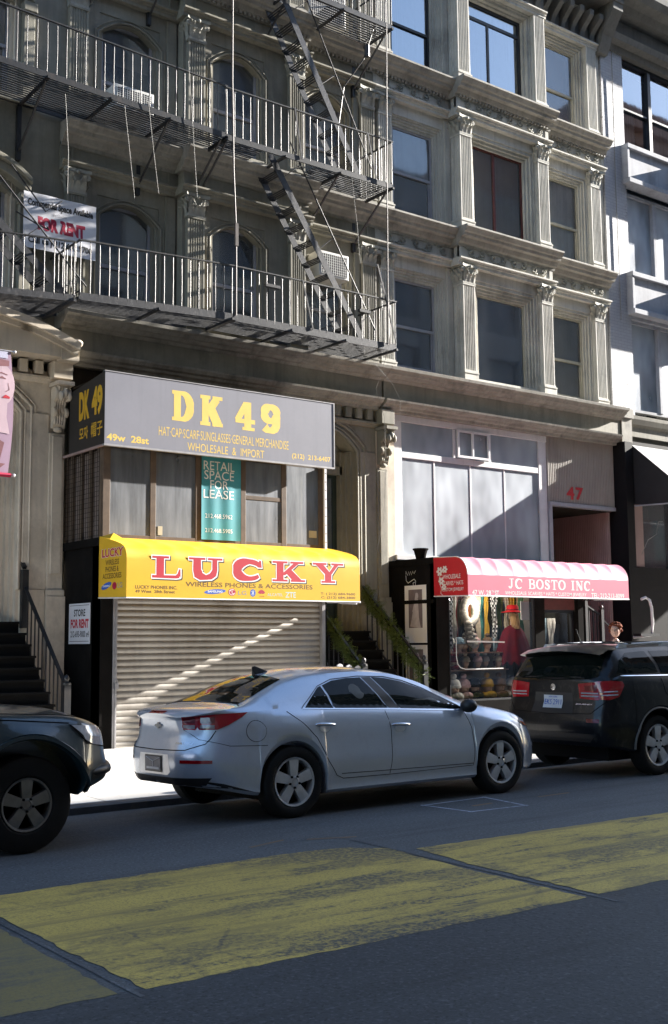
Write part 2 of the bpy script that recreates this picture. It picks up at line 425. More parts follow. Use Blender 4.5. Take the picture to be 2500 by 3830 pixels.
for (x0, x1, h, mi), lb in zip(ox, olab):
    t = thing('opposite_building', lb, 'building', (0, 0, 0), group='buildings across the street')
    mb = MB(); y = -4.0
    nb = max(2, int((x1 - x0) / 2.6)); bw = (x1 - x0) / nb
    fl = int((h - 5) / 3.5)
    mb.box(x0, x1, y - 14, y - .35, -.2, h)
    for i in range(nb + 1):
        cx = x0 + i * bw
        mb.box(max(x0, cx - .45), min(x1, cx + .45), y - .35, y, -.2, h - 1.2)
    for f in range(fl + 1):
        z = 4.6 + f * 3.5
        mb.box(x0, x1, y - .34, y - .03, z, z + 1.25)
    mb.box(x0, x1, y - .35, y + .35, h - 1.2, h + .0)
    mb.box(x0, x1, y - .3, y + .15, 4.2, 4.6)
    mb.build('wall', M['opp'][mi], t)
    g = MB()
    for i in range(nb):
        for f in range(-1, fl):
            z = 4.6 + f * 3.5 + 1.25
            z0 = max(.3, z); z1 = z + 2.25 if f >= 0 else 4.2
            g.box(x0 + i * bw + .46, x0 + (i + 1) * bw - .46, y - .34, y - .30, z0, z1)
    g.build('window', M['opp_glass'], t)
# ------------------------------------------------------------------ facade kit
YF = 17.25
LV = [6.95, 10.2, 13.45]

def wall(mb, x0, x1, z0, z1, y, holes=(), th=.32):
    xs = sorted({x0, x1, *[h[0] for h in holes], *[h[1] for h in holes]})
    zs = sorted({z0, z1, *[h[2] for h in holes], *[h[3] for h in holes]})
    for i in range(len(xs) - 1):
        for j in range(len(zs) - 1):
            cx, cz = (xs[i] + xs[i + 1]) / 2, (zs[j] + zs[j + 1]) / 2
            if any(h[0] < cx < h[1] and h[2] < cz < h[3] for h in holes): continue
            mb.poly([(xs[i], y, zs[j]), (xs[i + 1], y, zs[j]), (xs[i + 1], y, zs[j + 1]), (xs[i], y, zs[j + 1])])
    for a, b, c, d in holes:
        for q in ([(a, c), (a, d)], [(b, c), (b, d)], [(a, c), (b, c)], [(a, d), (b, d)]):
            (xa, za), (xb, zb) = q
            mb.poly([(xa, y, za), (xb, y, zb), (xb, y + th, zb), (xa, y + th, za)])
    for xa, za, xb, zb in ((x0, z0, x0, z1), (x1, z0, x1, z1), (x0, z1, x1, z1), (x0, z0, x1, z0)):
        mb.poly([(xa, y, za), (xb, y, zb), (xb, y + th, zb), (xa, y + th, za)])

def flute(w, d, nf, nd, dep=.016):
    """plan outline of a fluted pilaster, front at y=0, body back to y=d"""
    pts = []
    def side(a, b, n, inn):
        a, b, inn = Vector(a), Vector(b), Vector(inn); L = (b - a).length; m = .028; fw_ = (L - 2 * m) / n
        pts.append(a)
        dr = (b - a).normalized()
        for i in range(n):
            s = m + i * fw_
            for t, q in ((.12, 0), (.22, .7), (.5, 1), (.78, .7), (.88, 0)):
                pts.append(a + dr * (s + fw_ * t) + inn * dep * q)
    side((-w / 2, d), (-w / 2, 0), nd, (1, 0)) if nd else pts.extend([Vector((-w / 2, d))])
    side((-w / 2, 0), (w / 2, 0), nf, (0, 1))
    side((w / 2, 0), (w / 2, d), nd, (-1, 0)) if nd else pts.append(Vector((w / 2, 0)))
    pts.append(Vector((w / 2, d)))
    return [(p.x, p.y) for p in pts]

def capital(mb, w, d, h):
    # bell, leaves, corner volutes, abacus; local: x centred, y from 0 (front) back to d, z from 0
    mb.box(-w / 2 - .012, w / 2 + .012, -.012, d, 0, .045)
    mb.add([(-w / 2 + .02, .015, .045), (w / 2 - .02, .015, .045), (w / 2 - .02, d, .045), (-w / 2 + .02, d, .045),
            (-w / 2 - .02, -.025, h - .06), (w / 2 + .02, -.025, h - .06), (w / 2 + .02, d, h - .06), (-w / 2 - .02, d, h - .06)],
           [(0, 1, 5, 4), (1, 2, 6, 5), (3, 0, 4, 7), (4, 5, 6, 7)])
    def leaf(cx, cy, nx, ny, z0, lh, lw):
        tx, ty = -ny, nx
        prof = [(0, .006, 1), (.35, .018, 1.1), (.7, .03, .95), (.92, .06, .7), (1.0, .085, .4), (.9, .09, .1)]
        mb.grid([[(cx + nx * o + tx * lw / 2 * k * wd + (nx * .012 * (1 - abs(k))), cy + ny * o + ty * lw / 2 * k * wd + ny * .012 * (1 - abs(k)), z0 + lh * t) for k in (-1, -.5, 0, .5, 1)] for t, o, wd in prof])
    for i in (-1, 0, 1): leaf(i * w * .33, .0, 0, -1, .045, h * .36, w * .3)
    for i in (-.5, .5): leaf(i * w * .34 * 1.9, -.01, 0, -1, .045 + h * .22, h * .42, w * .3)
    for s in (-1, 1):
        for j in range(max(1, int(d / .12))):
            leaf(s * w / 2, .06 + j * .12, s, 0, .045, h * .36, .1); leaf(s * (w / 2 + .005), .05 + j * .12, s, 0, .045 + h * .22, h * .4, .1)
        # volutes on the corners
        mb.lathe((s * (w / 2 + .015), -.05, h - .11), [(.0, 0), (.02, 0), (.024, .01), (.05, .01), (.055, .04), (.05, .06), (0, .06)], 12, 'y')
        mb.tube([(s * w * .12, -.045, h - .2), (s * w * .3, -.05, h - .1), (s * w * .45, -.055, h - .075)], .014, 6)
    mb.ball((0, -.06, h - .05), .035, .03, .035, 8, 6)
    mb.pz([(-w / 2 - .06, -.075), (-w / 2, -.05), (0, -.045), (w / 2, -.05), (w / 2 + .06, -.075), (w / 2 + .05, d), (-w / 2 - .05, d)], h - .055, h)

_pil = {}
def pilaster(parent, xc, yfront, z0, d=.1, w=.34, m='stone_b', cap=True, hs=None):
    key = (round(d, 2), w, m, cap, hs)
    if key not in _pil:
        a = MB(); H = hs or (2.06 if cap else 2.3)
        a.box(-w / 2 - .025, w / 2 + .025, -.03, d, .0, .16); a.box(-w / 2 - .035, w / 2 + .035, -.04, d, .16, .19); a.box(-w / 2 - .012, w / 2 + .012, -.014, d, .19, .235)
        a.pz(flute(w, d, 6, 4 if d > .2 else 0), .235, H - .02)
        a.box(-w / 2 - .01, w / 2 + .01, -.01, d, H - .02, H + .012)
        sh = a.build('pilaster', M[m], parent)
        if cap:
            c = MB(); capital(c, w, d, .4); co = c.build('capital', M['ornament'], sh, smooth=50); co.location = (0, 0, H + .012)
        _pil[key] = sh
        o = sh
    else:
        o = copy_tree(_pil[key], parent)
    o.location = (xc, yfront, z0)
    return o

def scrolls(mb, x0, x1, z0, z1, y, pitch=.3):
    """running rinceau in low relief"""
    n = max(2, int((x1 - x0) / pitch)); p = (x1 - x0) / n; zc = (z0 + z1) / 2; h = (z1 - z0)
    for i in range(n):
        cx = x0 + (i + .5) * p; s = 1 if i % 2 else -1
        pts = []
        for k in range(15):
            t = k / 14; a = s * (-2.6 + t * 7.2); r = h * .42 * (1 - t * .78)
            pts.append((cx + r * 1.1 * math.cos(a), y - .012 - .02 * t, zc + r * math.sin(a) * .95))
        mb.tube(pts, [.022 - .010 * k / 14 for k in range(15)], 6)
        mb.ball(pts[-1], .03, .03, .03, 8, 5)
        for q in (.35, .6, -.4):
            mb.ball((cx + p * .42 * q * 1.1, y - .008, zc + s * h * .33 * (1 if q > 0 else -1)), .05, .025, .026, 8, 5)
        mb.tube([(cx - p * .5, y - .01, zc - s * h * .3), (cx - p * .25, y - .018, zc - s * h * .42), (cx, y - .014, zc - s * h * .45)], .014, 5)

def crown(y, z, d=.32, h=.36):
    """cornice profile for px(): wall plane y, top z, projection d, height h"""
    f = [(.35, 1.0), (-.02, 1.0), (-.08, 1.0), (-.1, .86), (-.28, .8), (-.34, .66), (-.38, .56), (-.66, .52), (-.70, .36), (-.82, .3), (-.92, .14), (-1.0, .08), (-1.0, -.02), (-.9, -.05), (.35, -.14)]
    return [(y + a * d if a < 0 else y + a, z - b * h) for a, b in f]

def architrave(y, z, d=.1, h=.15):
    return [(y + .2, z - h), (y - d * .35, z - h), (y - d * .35, z - h * .6), (y - d * .55, z - h * .55), (y - d * .6, z - h * .3), (y - d, z - h * .2), (y - d, z), (y + .2, z + .015)]

def window(parent, X0, X1, Z0, Z1, yw, rec=.2, cas=(.075, .06, .05), sash=.045, meet=None, mull=None, blind=None, cm='stone_b', fm='creamframe', gm='glass', sill=.05, back=.6, trans=None):
    a = MB(); k = len(cas); x0, x1, z1 = X0, X1, Z1
    for i, c in enumerate(cas):
        ys = yw + .025 + (rec - .05) * i / max(1, k)
        a.ring(x0 + c, x1 - c, Z0, z1 - c, c - .002, ys, yw + rec + .06 - .003 * i, bottom=False)
        if c > .055: a.tube([(x1 - c, ys, Z0 + .01), (x1 - c, ys, z1 - c), (x0 + c, ys, z1 - c), (x0 + c, ys, Z0 + .01)], .011, 6)
        x0 += c; x1 -= c; z1 -= c
    a.box(X0, X1, yw - .02, yw + rec + .05, Z0 - .01, Z0 + sill)
    win = a.build('window', M[cm], parent)
    f = MB(); zb = Z0 + sill + .002; yg = yw + rec
    f.ring(x0 + sash, x1 - sash, zb + sash, z1 - sash, sash - .001, yg - .025, yg + .03)
    g = MB()
    if meet:
        f.box(x0 + sash, x1 - sash, yg - .022, yg + .032, meet - .028, meet + .028)
        f.ring(x0 + sash + .035, x1 - sash - .035, zb + sash + .05, meet - .03, .033, yg + .005, yg + .04)
    for mx in (mull or ()):
        f.box(mx - .03, mx + .03, yg - .02, yg + .035, zb + sash, (trans - .02) if trans else (z1 - sash))
    if trans: f.box(x0 + sash, x1 - sash, yg - .024, yg + .034, trans - .035, trans + .035)
    f.build('sash', M[fm], win)
    if meet:
        g.poly([(x0, yg, meet), (x1, yg, meet), (x1, yg, z1), (x0, yg, z1)]); g.poly([(x0, yg + .02, zb), (x1, yg + .02, zb), (x1, yg + .02, meet), (x0, yg + .02, meet)])
    else:
        g.poly([(x0, yg, zb), (x1, yg, zb), (x1, yg, z1), (x0, yg, z1)])
    g.build('pane', M[gm], win, recalc=False)
    if blind:
        zt = z1; fr, bm = blind[0], blind[1]
        zl = lerp(z1, zb, fr); b = MB(); n = 14
        b.grid([[(lerp(x0 + .01, x1 - .01, i / n), yg + .075 + (.012 * math.sin(i * 1.9) if len(blind) > 2 else 0), z) for i in range(n + 1)] for z in (zl, (zl + zt) / 2, zt)])
        b.build('curtain' if len(blind) > 2 else 'blind', M[bm], win, recalc=False)
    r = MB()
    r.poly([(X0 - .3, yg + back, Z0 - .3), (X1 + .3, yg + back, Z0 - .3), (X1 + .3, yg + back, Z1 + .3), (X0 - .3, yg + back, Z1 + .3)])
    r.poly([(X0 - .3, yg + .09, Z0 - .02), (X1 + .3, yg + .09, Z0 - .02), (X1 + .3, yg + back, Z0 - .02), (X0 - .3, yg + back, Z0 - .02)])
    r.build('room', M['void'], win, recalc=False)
    return win

def arched_head(mb, X0, X1, zs, zt, ztop, y0, y1, n=14):
    """fills the corners between a square opening top (ztop) and a segmental arch (spring zs, crown zt)"""
    pts = []
    for i in range(n + 1):
        t = i / n; pts.append((lerp(X0, X1, t), zs + (zt - zs) * (1 - (2 * t - 1) ** 2)))
    for i in range(n):
        (xa, za), (xb, zb) = pts[i], pts[i + 1]
        mb.py([(xa, za), (xb, zb), (xb, ztop), (xa, ztop)], y0, y1)
    return pts

# ------------------------------------------------------------------ number 47 (right half of the cast-iron pair)
b47 = thing('row_building', 'four storey cast-iron facade with wide flat-topped bay windows above the red awning', 'building', (0, 0, 0))
mb = MB()
H3 = 3.25
holesL, holesC, holesR = [], [], []
for z in LV:
    holesL.append((14.56, 16.02, z + .12, z + 2.22)); holesC.append((16.62, 18.56, z + .08, z + 2.26)); holesR.append((19.16, 20.62, z + .12, z + 2.24))
wall(mb, 14.1, 16.26, 6.2, 17.3, YF, holesL)
wall(mb, 16.24, 18.93, 6.9, 17.3, 17.02, holesC, th=.34)
wall(mb, 18.92, 21.22, 6.2, 17.3, YF, holesR)
mb.box(14.1, 21.22, YF + 2.6, YF + 8, -.2, 17.3)
mb.box(21.18, 21.22, YF + .32, YF + 2.6, -.2, 17.3); mb.box(14.1, 14.14, YF + .32, YF + 2.6, -.2, 17.3); mb.box(14.14, 21.18, YF + .35, YF + 2.6, 16.9, 17.3)
mb.build('wall', M['stone_b'], b47)
for k, z in enumerate(LV):
    cap = k < 2
    for xc, yf, d in ((14.37, 17.14, .12), (16.385, 16.9, .36), (18.765, 16.9, .36), (20.82, 17.14, .12)):
        pilaster(b47, xc, yf, z + .02, d, cap=cap)
    # flat panelled strips beside the openings
    s = MB()
    s.box(16.06, 16.2, 17.2, 17.26, z + .02, z + 2.45)
    s.build('pier_strip', M['stone_b'], b47)
    # architrave, frieze, cornice in three runs
    segs = ((14.1, 16.2, YF), (16.16, 18.99, 17.0), (18.99, 21.2, YF))
    if k < 2:
        for i, (xa, xb, y) in enumerate(segs):
            e = .06 if i == 1 else 0
            MB().px(architrave(y - .07, z + 2.62, .11), xa - e, xb + e).build('architrave', M['stone_b'], b47)
            c = MB(); c.box(xa, xb, y - .06, y + .1, z + 2.625, z + 2.94); c.box(xa, xa + .1, y - .075, y, z + 2.63, z + 2.93); c.box(xb - .1, xb, y - .075, y, z + 2.63, z + 2.93)
            fr = c.build('frieze', M['stone_b'], b47)
            c = MB(); scrolls(c, xa + .16, xb - .14, z + 2.67, z + 2.91, y - .06); c.build('carving', M['ornament'], fr, smooth=60)
            c = MB(); c.px(crown(y - .06, z + 3.24, .33, .36), xa - e, xb + e)
            if k == 1:
                x = xa + .05
                while x < xb - .05: c.box(x, x + .05, y - .14, y - .055, z + 2.89, z + 2.955); x += .095
            c.build('cornice', M['ledge'], b47)
    else:
        for i, (xa, xb, y) in enumerate(segs):
            MB().px(architrave(y - .07, z + 2.44, .1), xa, xb).build('architrave', M['stone_b'], b47)
            c = MB(); c.box(xa, xb, y - .05, y + .1, z + 2.45, z + 2.9)
            x = xa + .12
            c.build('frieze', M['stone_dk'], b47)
            c = MB()
            while x < xb - .1:
                c.px([(y + .02, z + 2.48), (y - .1, z + 2.5), (y - .14, z + 2.62), (y - .2, z + 2.7), (y - .42, z + 2.9), (y - .44, z + 3.02), (y + .02, z + 3.02)], x, x + .13); x += .34
            c.build('bracket_course', M['stone_dk'], b47)
# windows, one per bay and storey
def w47(k, side):
    z = LV[k]
    if side == 'L':
        return window(b47, 14.56, 16.02, z + .12, z + 2.22, YF, .17, (.03, .05, .05, .05), meet=z + 1.06, fm='blackframe' if k == 2 else 'greyframe', gm='glass_sky' if k == 2 else 'glass', blind=None if k == 0 else (.52, 'curtain') if k == 1 else (.95, 'curtain'))
    if side == 'C':
        if k == 0: return window(b47, 16.62, 18.56, z + .08, z + 2.26, 17.02, .2, (.07, .06, .06, .05), sash=.035, fm='creamframe', gm='glass')
        if k == 1: return window(b47, 16.62, 18.56, z + .08, z + 2.26, 17.02, .2, (.07, .06, .06), sash=.035, mull=(17.5,), fm='redframe', gm='glass_low', blind=(1, 'blind_tan'))
        return window(b47, 16.62, 18.56, z + .12, z + 2.26, 17.02, .2, (.07, .05), sash=.07, mull=(17.42,), trans=z + 1.78, fm='blackframe', gm='glass_sky', blind=(1, 'curtain'))
    if k == 0: return window(b47, 19.16, 20.62, z + .12, z + 2.24, YF, .17, (.06, .055, .05), meet=z + 1.05, gm='glass_low', blind=(1, 'blind'))
    if k == 1: return window(b47, 19.16, 20.62, z + .12, z + 2.24, YF, .17, (.06, .055, .05), meet=z + 1.0, gm='glass_low', blind=(.98, 'curtain', 1))
    return window(b47, 19.16, 20.62, z + .12, z + 2.24, YF, .17, (.06, .055, .05), meet=z + 1.0)
for k in range(3):
    for s_ in 'LCR': w47(k, s_)
# cornice over the shops, top cornice, end console
def ground_cornice(par, xa, xb, mcr='ledge'):
    MB().box(xa + .02, xb - .02, 17.0, YF + .05, 6.34, 6.74).build('frieze', M['stone'], par)
    MB().px([(17.3, 6.70), (16.98, 6.70), (16.95, 6.745), (16.88, 6.755), (16.84, 6.80), (16.80, 6.815), (16.78, 6.86), (16.71, 6.885), (16.70, 6.94), (16.74, 6.955), (17.3, 7.0)], xa, xb).build('cornice', M[mcr], par)
    MB().px([(17.3, 6.13), (17.1, 6.13), (17.09, 6.18), (17.03, 6.2), (17.01, 6.24), (16.95, 6.26), (16.91, 6.31), (16.90, 6.345), (17.3, 6.37)], xa + .03, xb - .03).build('moulding', M[mcr], par)
ground_cornice(b47, 14.1, 21.22)
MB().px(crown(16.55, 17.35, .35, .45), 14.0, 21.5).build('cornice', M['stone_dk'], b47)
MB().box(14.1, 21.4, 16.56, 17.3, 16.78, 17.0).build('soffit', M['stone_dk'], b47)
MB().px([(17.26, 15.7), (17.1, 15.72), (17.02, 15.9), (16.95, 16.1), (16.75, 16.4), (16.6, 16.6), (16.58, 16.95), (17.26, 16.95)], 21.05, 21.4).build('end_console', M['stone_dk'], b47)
# painted shop window of the first floor: white frame, transom lights, big curtained panes
mb = MB()
wall(mb, 14.1, 18.98, 3.0, 6.2, YF + .05, [(14.78, 18.68, 3.36, 5.98)], th=.2)
mb.build('wall', M['dark'], b47)
mb = MB(); y0, y1 = YF - .01, YF + .16
mb.box(14.56, 14.76, y0, y1, 3.3, 6.12); mb.box(18.70, 18.95, y0, y1, 3.0, 6.12); mb.box(14.76, 18.70, y0 + .004, y1, 5.28, 5.40)
mb.box(14.56, 18.95, y0 - .02, y1, 6.0, 6.13); mb.box(14.56, 18.95, y0 - .05, y1, 3.24, 3.34)
mb.box(16.17, 16.24, y0 + .01, y1, 5.4, 6.0); mb.box(17.17, 17.26, y0 + .01, y1, 5.4, 6.0)
for x in (15.64, 16.65, 17.65): mb.box(x - .022, x + .022, y0 + .022, y1 - .02, 3.34, 5.28)
fr = mb.build('shop_window', M['whiteframe'], b47, bevel=.006)
MB().ring(16.29, 17.12, 5.46, 5.95, .045, y0 - .06, y0 - .015).box(16.66, 16.70, y0 - .058, y0 - .017, 5.46, 5.95).build('casement', M['whiteframe'], fr)
g = MB()
for a, b in ((14.76, 15.62), (15.66, 16.63), (16.67, 17.63), (17.67, 18.7)): g.poly([(a, YF + .02, 3.34), (b, YF + .02, 3.34), (b, YF + .02, 5.28), (a, YF + .02, 5.28)])
for a, b in ((14.76, 16.17), (16.24, 17.17), (17.26, 18.7)): g.poly([(a, YF + .02, 5.4), (b, YF + .02, 5.4), (b, YF + .02, 6.0), (a, YF + .02, 6.0)])
g.build('pane', M['glass_milky'], fr, recalc=False)
g = MB(); n = 70
for z0, z1 in ((3.34, 5.28), (5.4, 6.0)):
    g.grid([[(lerp(14.77, 18.69, i / n), YF + .06 + .007 * math.sin(i * .5) + .004 * math.sin(i * 1.3), z) for i in range(n + 1)] for z in (z0, z1)])
g.build('curtain', M['curtain'], fr, smooth=80, recalc=False)
MB().box(14.1, 14.56, YF - .02, YF + .04, 3.1, 6.1).build('pilaster_strip', M['tan'], b47)
# ribbed metal panel with the number, and the recessed entrance under it
def ribbed(x0, x1, y, z0, z1, p=.055, d=.018):
    pts = []; x = x0
    while x < x1 - 1e-6:
        for t, q in ((0, 0), (.15, 1), (.5, 1), (.65, 0)): pts.append((min(x1, x + p * t), y - d * q))
        x += p
    pts += [(x1, y), (x1, y + .06), (x0, y + .06)]
    return MB().pz(pts, z0, z1)
M['ribmetal'] = mat('taupe_ribbed_metal', (.35, .32, .28), .55, var=.1, scale=2, streak=.3)
M['pinkwall'] = mat('faded_pink_wall', (.34, .24, .22), .7, var=.15, scale=2, streak=.3)
ribbed(18.96, 21.2, YF - .02, 4.68, 6.13).build('ribbed_panel', M['ribmetal'], b47)
mb = MB(); mb.box(18.96, 21.2, YF - .06, YF + .1, 4.6, 4.68); mb.box(18.96, 19.06, YF - .05, YF + .1, 1.0, 4.6)
mb.build('entrance_frame', M['greyframe'], b47)
mb = MB(); mb.box(18.98, 19.04, YF + .1, YF + 2.3, 0, 4.6); mb.box(19.0, 21.2, YF + 2.3, YF + 2.36, 0, 4.7); mb.box(19.0, 21.2, YF + .1, YF + 2.3, 4.58, 4.64)
mb.build('entrance_lobby', M['brown'], b47)
ribbed(0, 2.2, 0, .1, 4.58).build('entrance_side', M['pinkwall'], b47).matrix_local = Matrix.Translation((21.1, YF + 2.3, 0)) @ Matrix.Rotation(-math.pi / 2, 4, 'Z')

# ------------------------------------------------------------------ number 49 (left half, arched windows)
b49 = thing('row_building', 'olive cast-iron facade with arched windows behind the fire escape', 'building', (0, 0, 0))
mb = MB(); hl, hc, hr = [], [], []
for z in LV:
    hl.append((8.14, 9.3, z + .2, z + 2.2)); hc.append((10.22, 11.36, z + .2, z + 2.2)); hr.append((12.42, 13.5, z + .2, z + 2.2))
wall(mb, 7.5, 9.7, 6.2, 17.0, YF, hl); wall(mb, 9.64, 12.26, 6.9, 17.0, 17.03, hc, th=.34); wall(mb, 12.24, 14.1, 6.2, 17.0, YF, hr)
mb.box(7.5, 14.08, YF + 2.6, YF + 8, -.2, 17); mb.box(7.5, 14.08, YF + .35, YF + 2.6, 16.7, 17)
for z in LV:
    for (a, b, y) in ((8.14, 9.3, YF), (10.22, 11.36, 17.03), (12.42, 13.5, YF)):
        arched_head(mb, a, b, z + 1.82, z + 2.12, z + 2.199, y + .02, y + .3)
mb.build('wall', M['stone'], b49)
for k, z in enumerate(LV):
    for xc, yf, d in ((7.72, 17.14, .12), (9.87, 16.93, .34), (12.05, 16.93, .34), (13.92, 17.14, .12)):
        pilaster(b49, xc, yf, z + .02, d, m='stone', cap=k < 2)
    # arch mouldings
    for (x0, x1, y) in ((8.14, 9.3, YF), (10.22, 11.36, 17.03), (12.42, 13.5, YF)):
        a = MB()
        for off, r in ((.03, .018), (.09, .012)):
            pts = [(x0 - off, y - .01, z + .2)] + [(lerp(x0 - off, x1 + off, i / 14), y - .01, z + 1.82 + off * .5 + (.3 + off * .4) * (1 - (2 * i / 14 - 1) ** 2)) for i in range(15)] + [(x1 + off, y - .01, z + .2)]
            a.tube(pts, r, 6)
        a.box(x0 - .06, x1 + .06, y - .07, y + .05, z + .11, z + .2)
        a.build('arch_moulding', M['stone'], b49, smooth=50)
    for xa, xb in ((9.42, 9.6), (12.3, 12.36), (13.6, 13.72)): MB().box(xa, xb, 17.2, 17.26, z + .02, z + 2.45).build('pier_strip', M['stone'], b49)
    segs = ((7.45, 9.66, YF), (9.62, 12.3, 17.0), (12.3, 14.1, YF))
    if k < 2:
        for i, (xa, xb, y) in enumerate(segs):
            e = .06 if i == 1 else 0
            MB().px(architrave(y - .07, z + 2.62, .11), xa - e, xb + e).build('architrave', M['stone'], b49)
            c = MB(); c.box(xa, xb, y - .06, y + .1, z + 2.625, z + 2.94)
            c.ring(xa + .22, xb - .22, z + 2.7, z + 2.87, .03, y - .085, y - .05); c.build('frieze', M['stone'], b49)
            c = MB(); c.px(crown(y - .06, z + 3.24, .33, .36), xa - e, xb + e)
            if k == 1:
                x = xa + .05
                while x < xb - .05: c.box(x, x + .05, y - .14, y - .055, z + 2.89, z + 2.955); x += .095
            c.build('cornice', M['ledge'], b49)
    for (x0, x1, y) in ((8.14, 9.3, YF), (10.22, 11.36, 17.03), (12.42, 13.5, YF)):
        window(b49, x0, x1, z + .2, z + 2.2, y, .17, (.045, .04), meet=z + 1.05, cm='stone', fm='greyframe', blind=(.35, 'blind_tan') if (k + int(x0)) % 2 else None)
ground_cornice(b49, 7.42, 14.09)
MB().box(7.5, 12.4, YF - .02, YF + .04, 5.6, 6.13).build('boarding', M['brown'], b49)

def console(mb, xc, y, z0, z1, w=.2):
    """acanthus scroll bracket, front towards -y"""
    h = z1 - z0; prof = []
    for i in range(25):
        t = i / 24
        d = .07 + .20 * (t ** 1.6) + .035 * math.sin(t * 7.5 + .4)
        prof.append((y - d, z0 + h * t))
    mb.px(prof + [(y, z1), (y, z0)], xc - w / 2, xc + w / 2)
    for s in (-1, 1):
        mb.lathe((xc + s * w / 2, y - .17, z1 - .12), [(0, -.03), (.11, -.03), (.12, 0), (.11, .03), (0, .03)], 14, 'x')
        mb.lathe((xc + s * w / 2, y - .12, z0 + h * .38), [(0, -.025), (.075, -.025), (.08, 0), (.075, .025), (0, .025)], 12, 'x')
    for j in range(5):
        x = xc + (j - 2) * w * .2
        mb.tube([(x, p[0] - .012, p[1]) for p in prof[2:-1]], [.016 + .006 * math.sin(i * 1.3 + j) for i in range(len(prof) - 3)], 6)
    for j in range(3): mb.ball((xc + (j - 1) * w * .34, y - .33, z1 - .13 - .05 * abs(j - 1)), .045, .05, .08, 8, 6)
    mb.box(xc - w / 2 - .04, xc + w / 2 + .04, y - .36, y, z1, z1 + .06)
    mb.ball((xc, y - .06, z0 - .02), w * .42, .06, .05, 10, 6)

def portal(par, dx, m, zl):
    """arched doorway: wall with moulded arch, panelled jambs, consoles, dentils; right jamb at 13.67+dx; zl = landing height"""
    mb = MB(); X0, X1 = 12.32 + dx, 13.60 + dx
    wall(mb, 11.86 + dx, 14.36 + dx, 0, 6.14, YF, [(X0, X1, zl, 5.75)], th=.42)
    pts = arched_head(mb, X0, X1, 5.28, 5.66, 5.749, YF + .01, YF + .41)
    mb.build('portal_wall', M[m], par)
    mb = MB()
    for off, r in ((.03, .03), (.10, .022), (.2, .028), (.26, .014)):
        q = [(X0 - off, YF - .015, zl + .5)] + [(lerp(X0 - off, X1 + off, i / 18), YF - .015, 5.28 + off * .55 + (.38 + off * .35) * (1 - (2 * i / 18 - 1) ** 2)) for i in range(19)] + [(X1 + off, YF - .015, zl + .5)]
        mb.tube(q, r, 7)
    # stepped reveal inside the arch
    for i, o in enumerate((.05, .10, .15)):
        mb.box(X1 - o, X1 - o + .05, YF + .1 + i * .1, YF + .42, zl, 5.3); mb.box(X0 + o - .05, X0 + o, YF + .1 + i * .1, YF + .42, zl, 5.3)
    mb.box(X0, X1, YF + .3, YF + .42, 4.86, 5.02); mb.box(X0, X1, YF + .37, YF + .45, 5.02, 5.72)
    mb.build('arch_moulding', M[m], par, smooth=50)
    for xc, wide in ((14.22 + dx, 1), (11.72 + dx + .3, 0)):
        mb = MB()
        mb.box(xc - .13, xc + .13, YF - .06, YF + .02, 2.4, 5.0); mb.box(xc - .085, xc + .085, YF - .085, YF, 2.75, 4.95); mb.box(xc - .16, xc + .16, YF - .12, YF + .02, 0.1, 2.4); mb.box(xc - .15, xc + .15, YF - .1, YF + .02, 2.4, 2.5)
        if wide: mb.box(13.69 + dx, 14.09 + dx, YF - .03, YF + .02, 2.5, 5.3); mb.box(13.66 + dx, 14.06 + dx, YF - .05, YF + .02, .1, 2.5)
        mb.build('jamb', M[m], par, bevel=.008)
    c = MB(); console(c, 14.22 + dx, YF - .02, 5.08, 5.74); c.build('console', M[m], par, smooth=50)
    c = MB(); console(c, 12.02 + dx, YF - .02, 5.08, 5.74); c.build('console', M[m], par, smooth=50)
    d = MB(); x = 12.25 + dx
    d.px([(YF + .02, 5.8), (YF - .05, 5.8), (YF - .07, 5.84), (YF - .1, 5.86), (YF - .1, 5.9), (YF + .02, 5.9)], 11.9 + dx, 14.36 + dx)
    while x < 14.0 + dx: d.box(x, x + .13, YF - .13, YF + .02, 5.93, 6.13); x += .26
    d.box(14.06 + dx, 14.38 + dx, YF - .26, YF + .02, 5.86, 6.14)
    d.build('dentil_course', M[m], par, bevel=.006)
    # door leaf with dark green glass
    dr = MB(); y = YF + .44
    dr.ring(X0 + .22, X1 - .22, zl + .1, 4.8, .1, y, y + .05); dr.box(X0 + .2, X1 - .2, y, y + .05, zl, zl + .75); dr.box((X0 + X1) / 2 + .18, (X0 + X1) / 2 + .23, y, y + .05, zl, 4.8)
    do = dr.build('door', M['greendoor'], par)
    MB().poly([(X0 + .1, y + .03, zl), (X1 - .1, y + .03, zl), (X1 - .1, y + .03, 4.85), (X0 + .1, y + .03, 4.85)]).build('pane', M['glass'], do, recalc=False)
    MB().box(X0 - .2, X1 + .2, y + .8, y + .85, zl - .2, 5.2).build('room', M['void'], do)
M['greendoor'] = mat('dark_green_door', (.035, .05, .042), .45, var=.2)
portal(b49, 0, 'stone', 1.85)

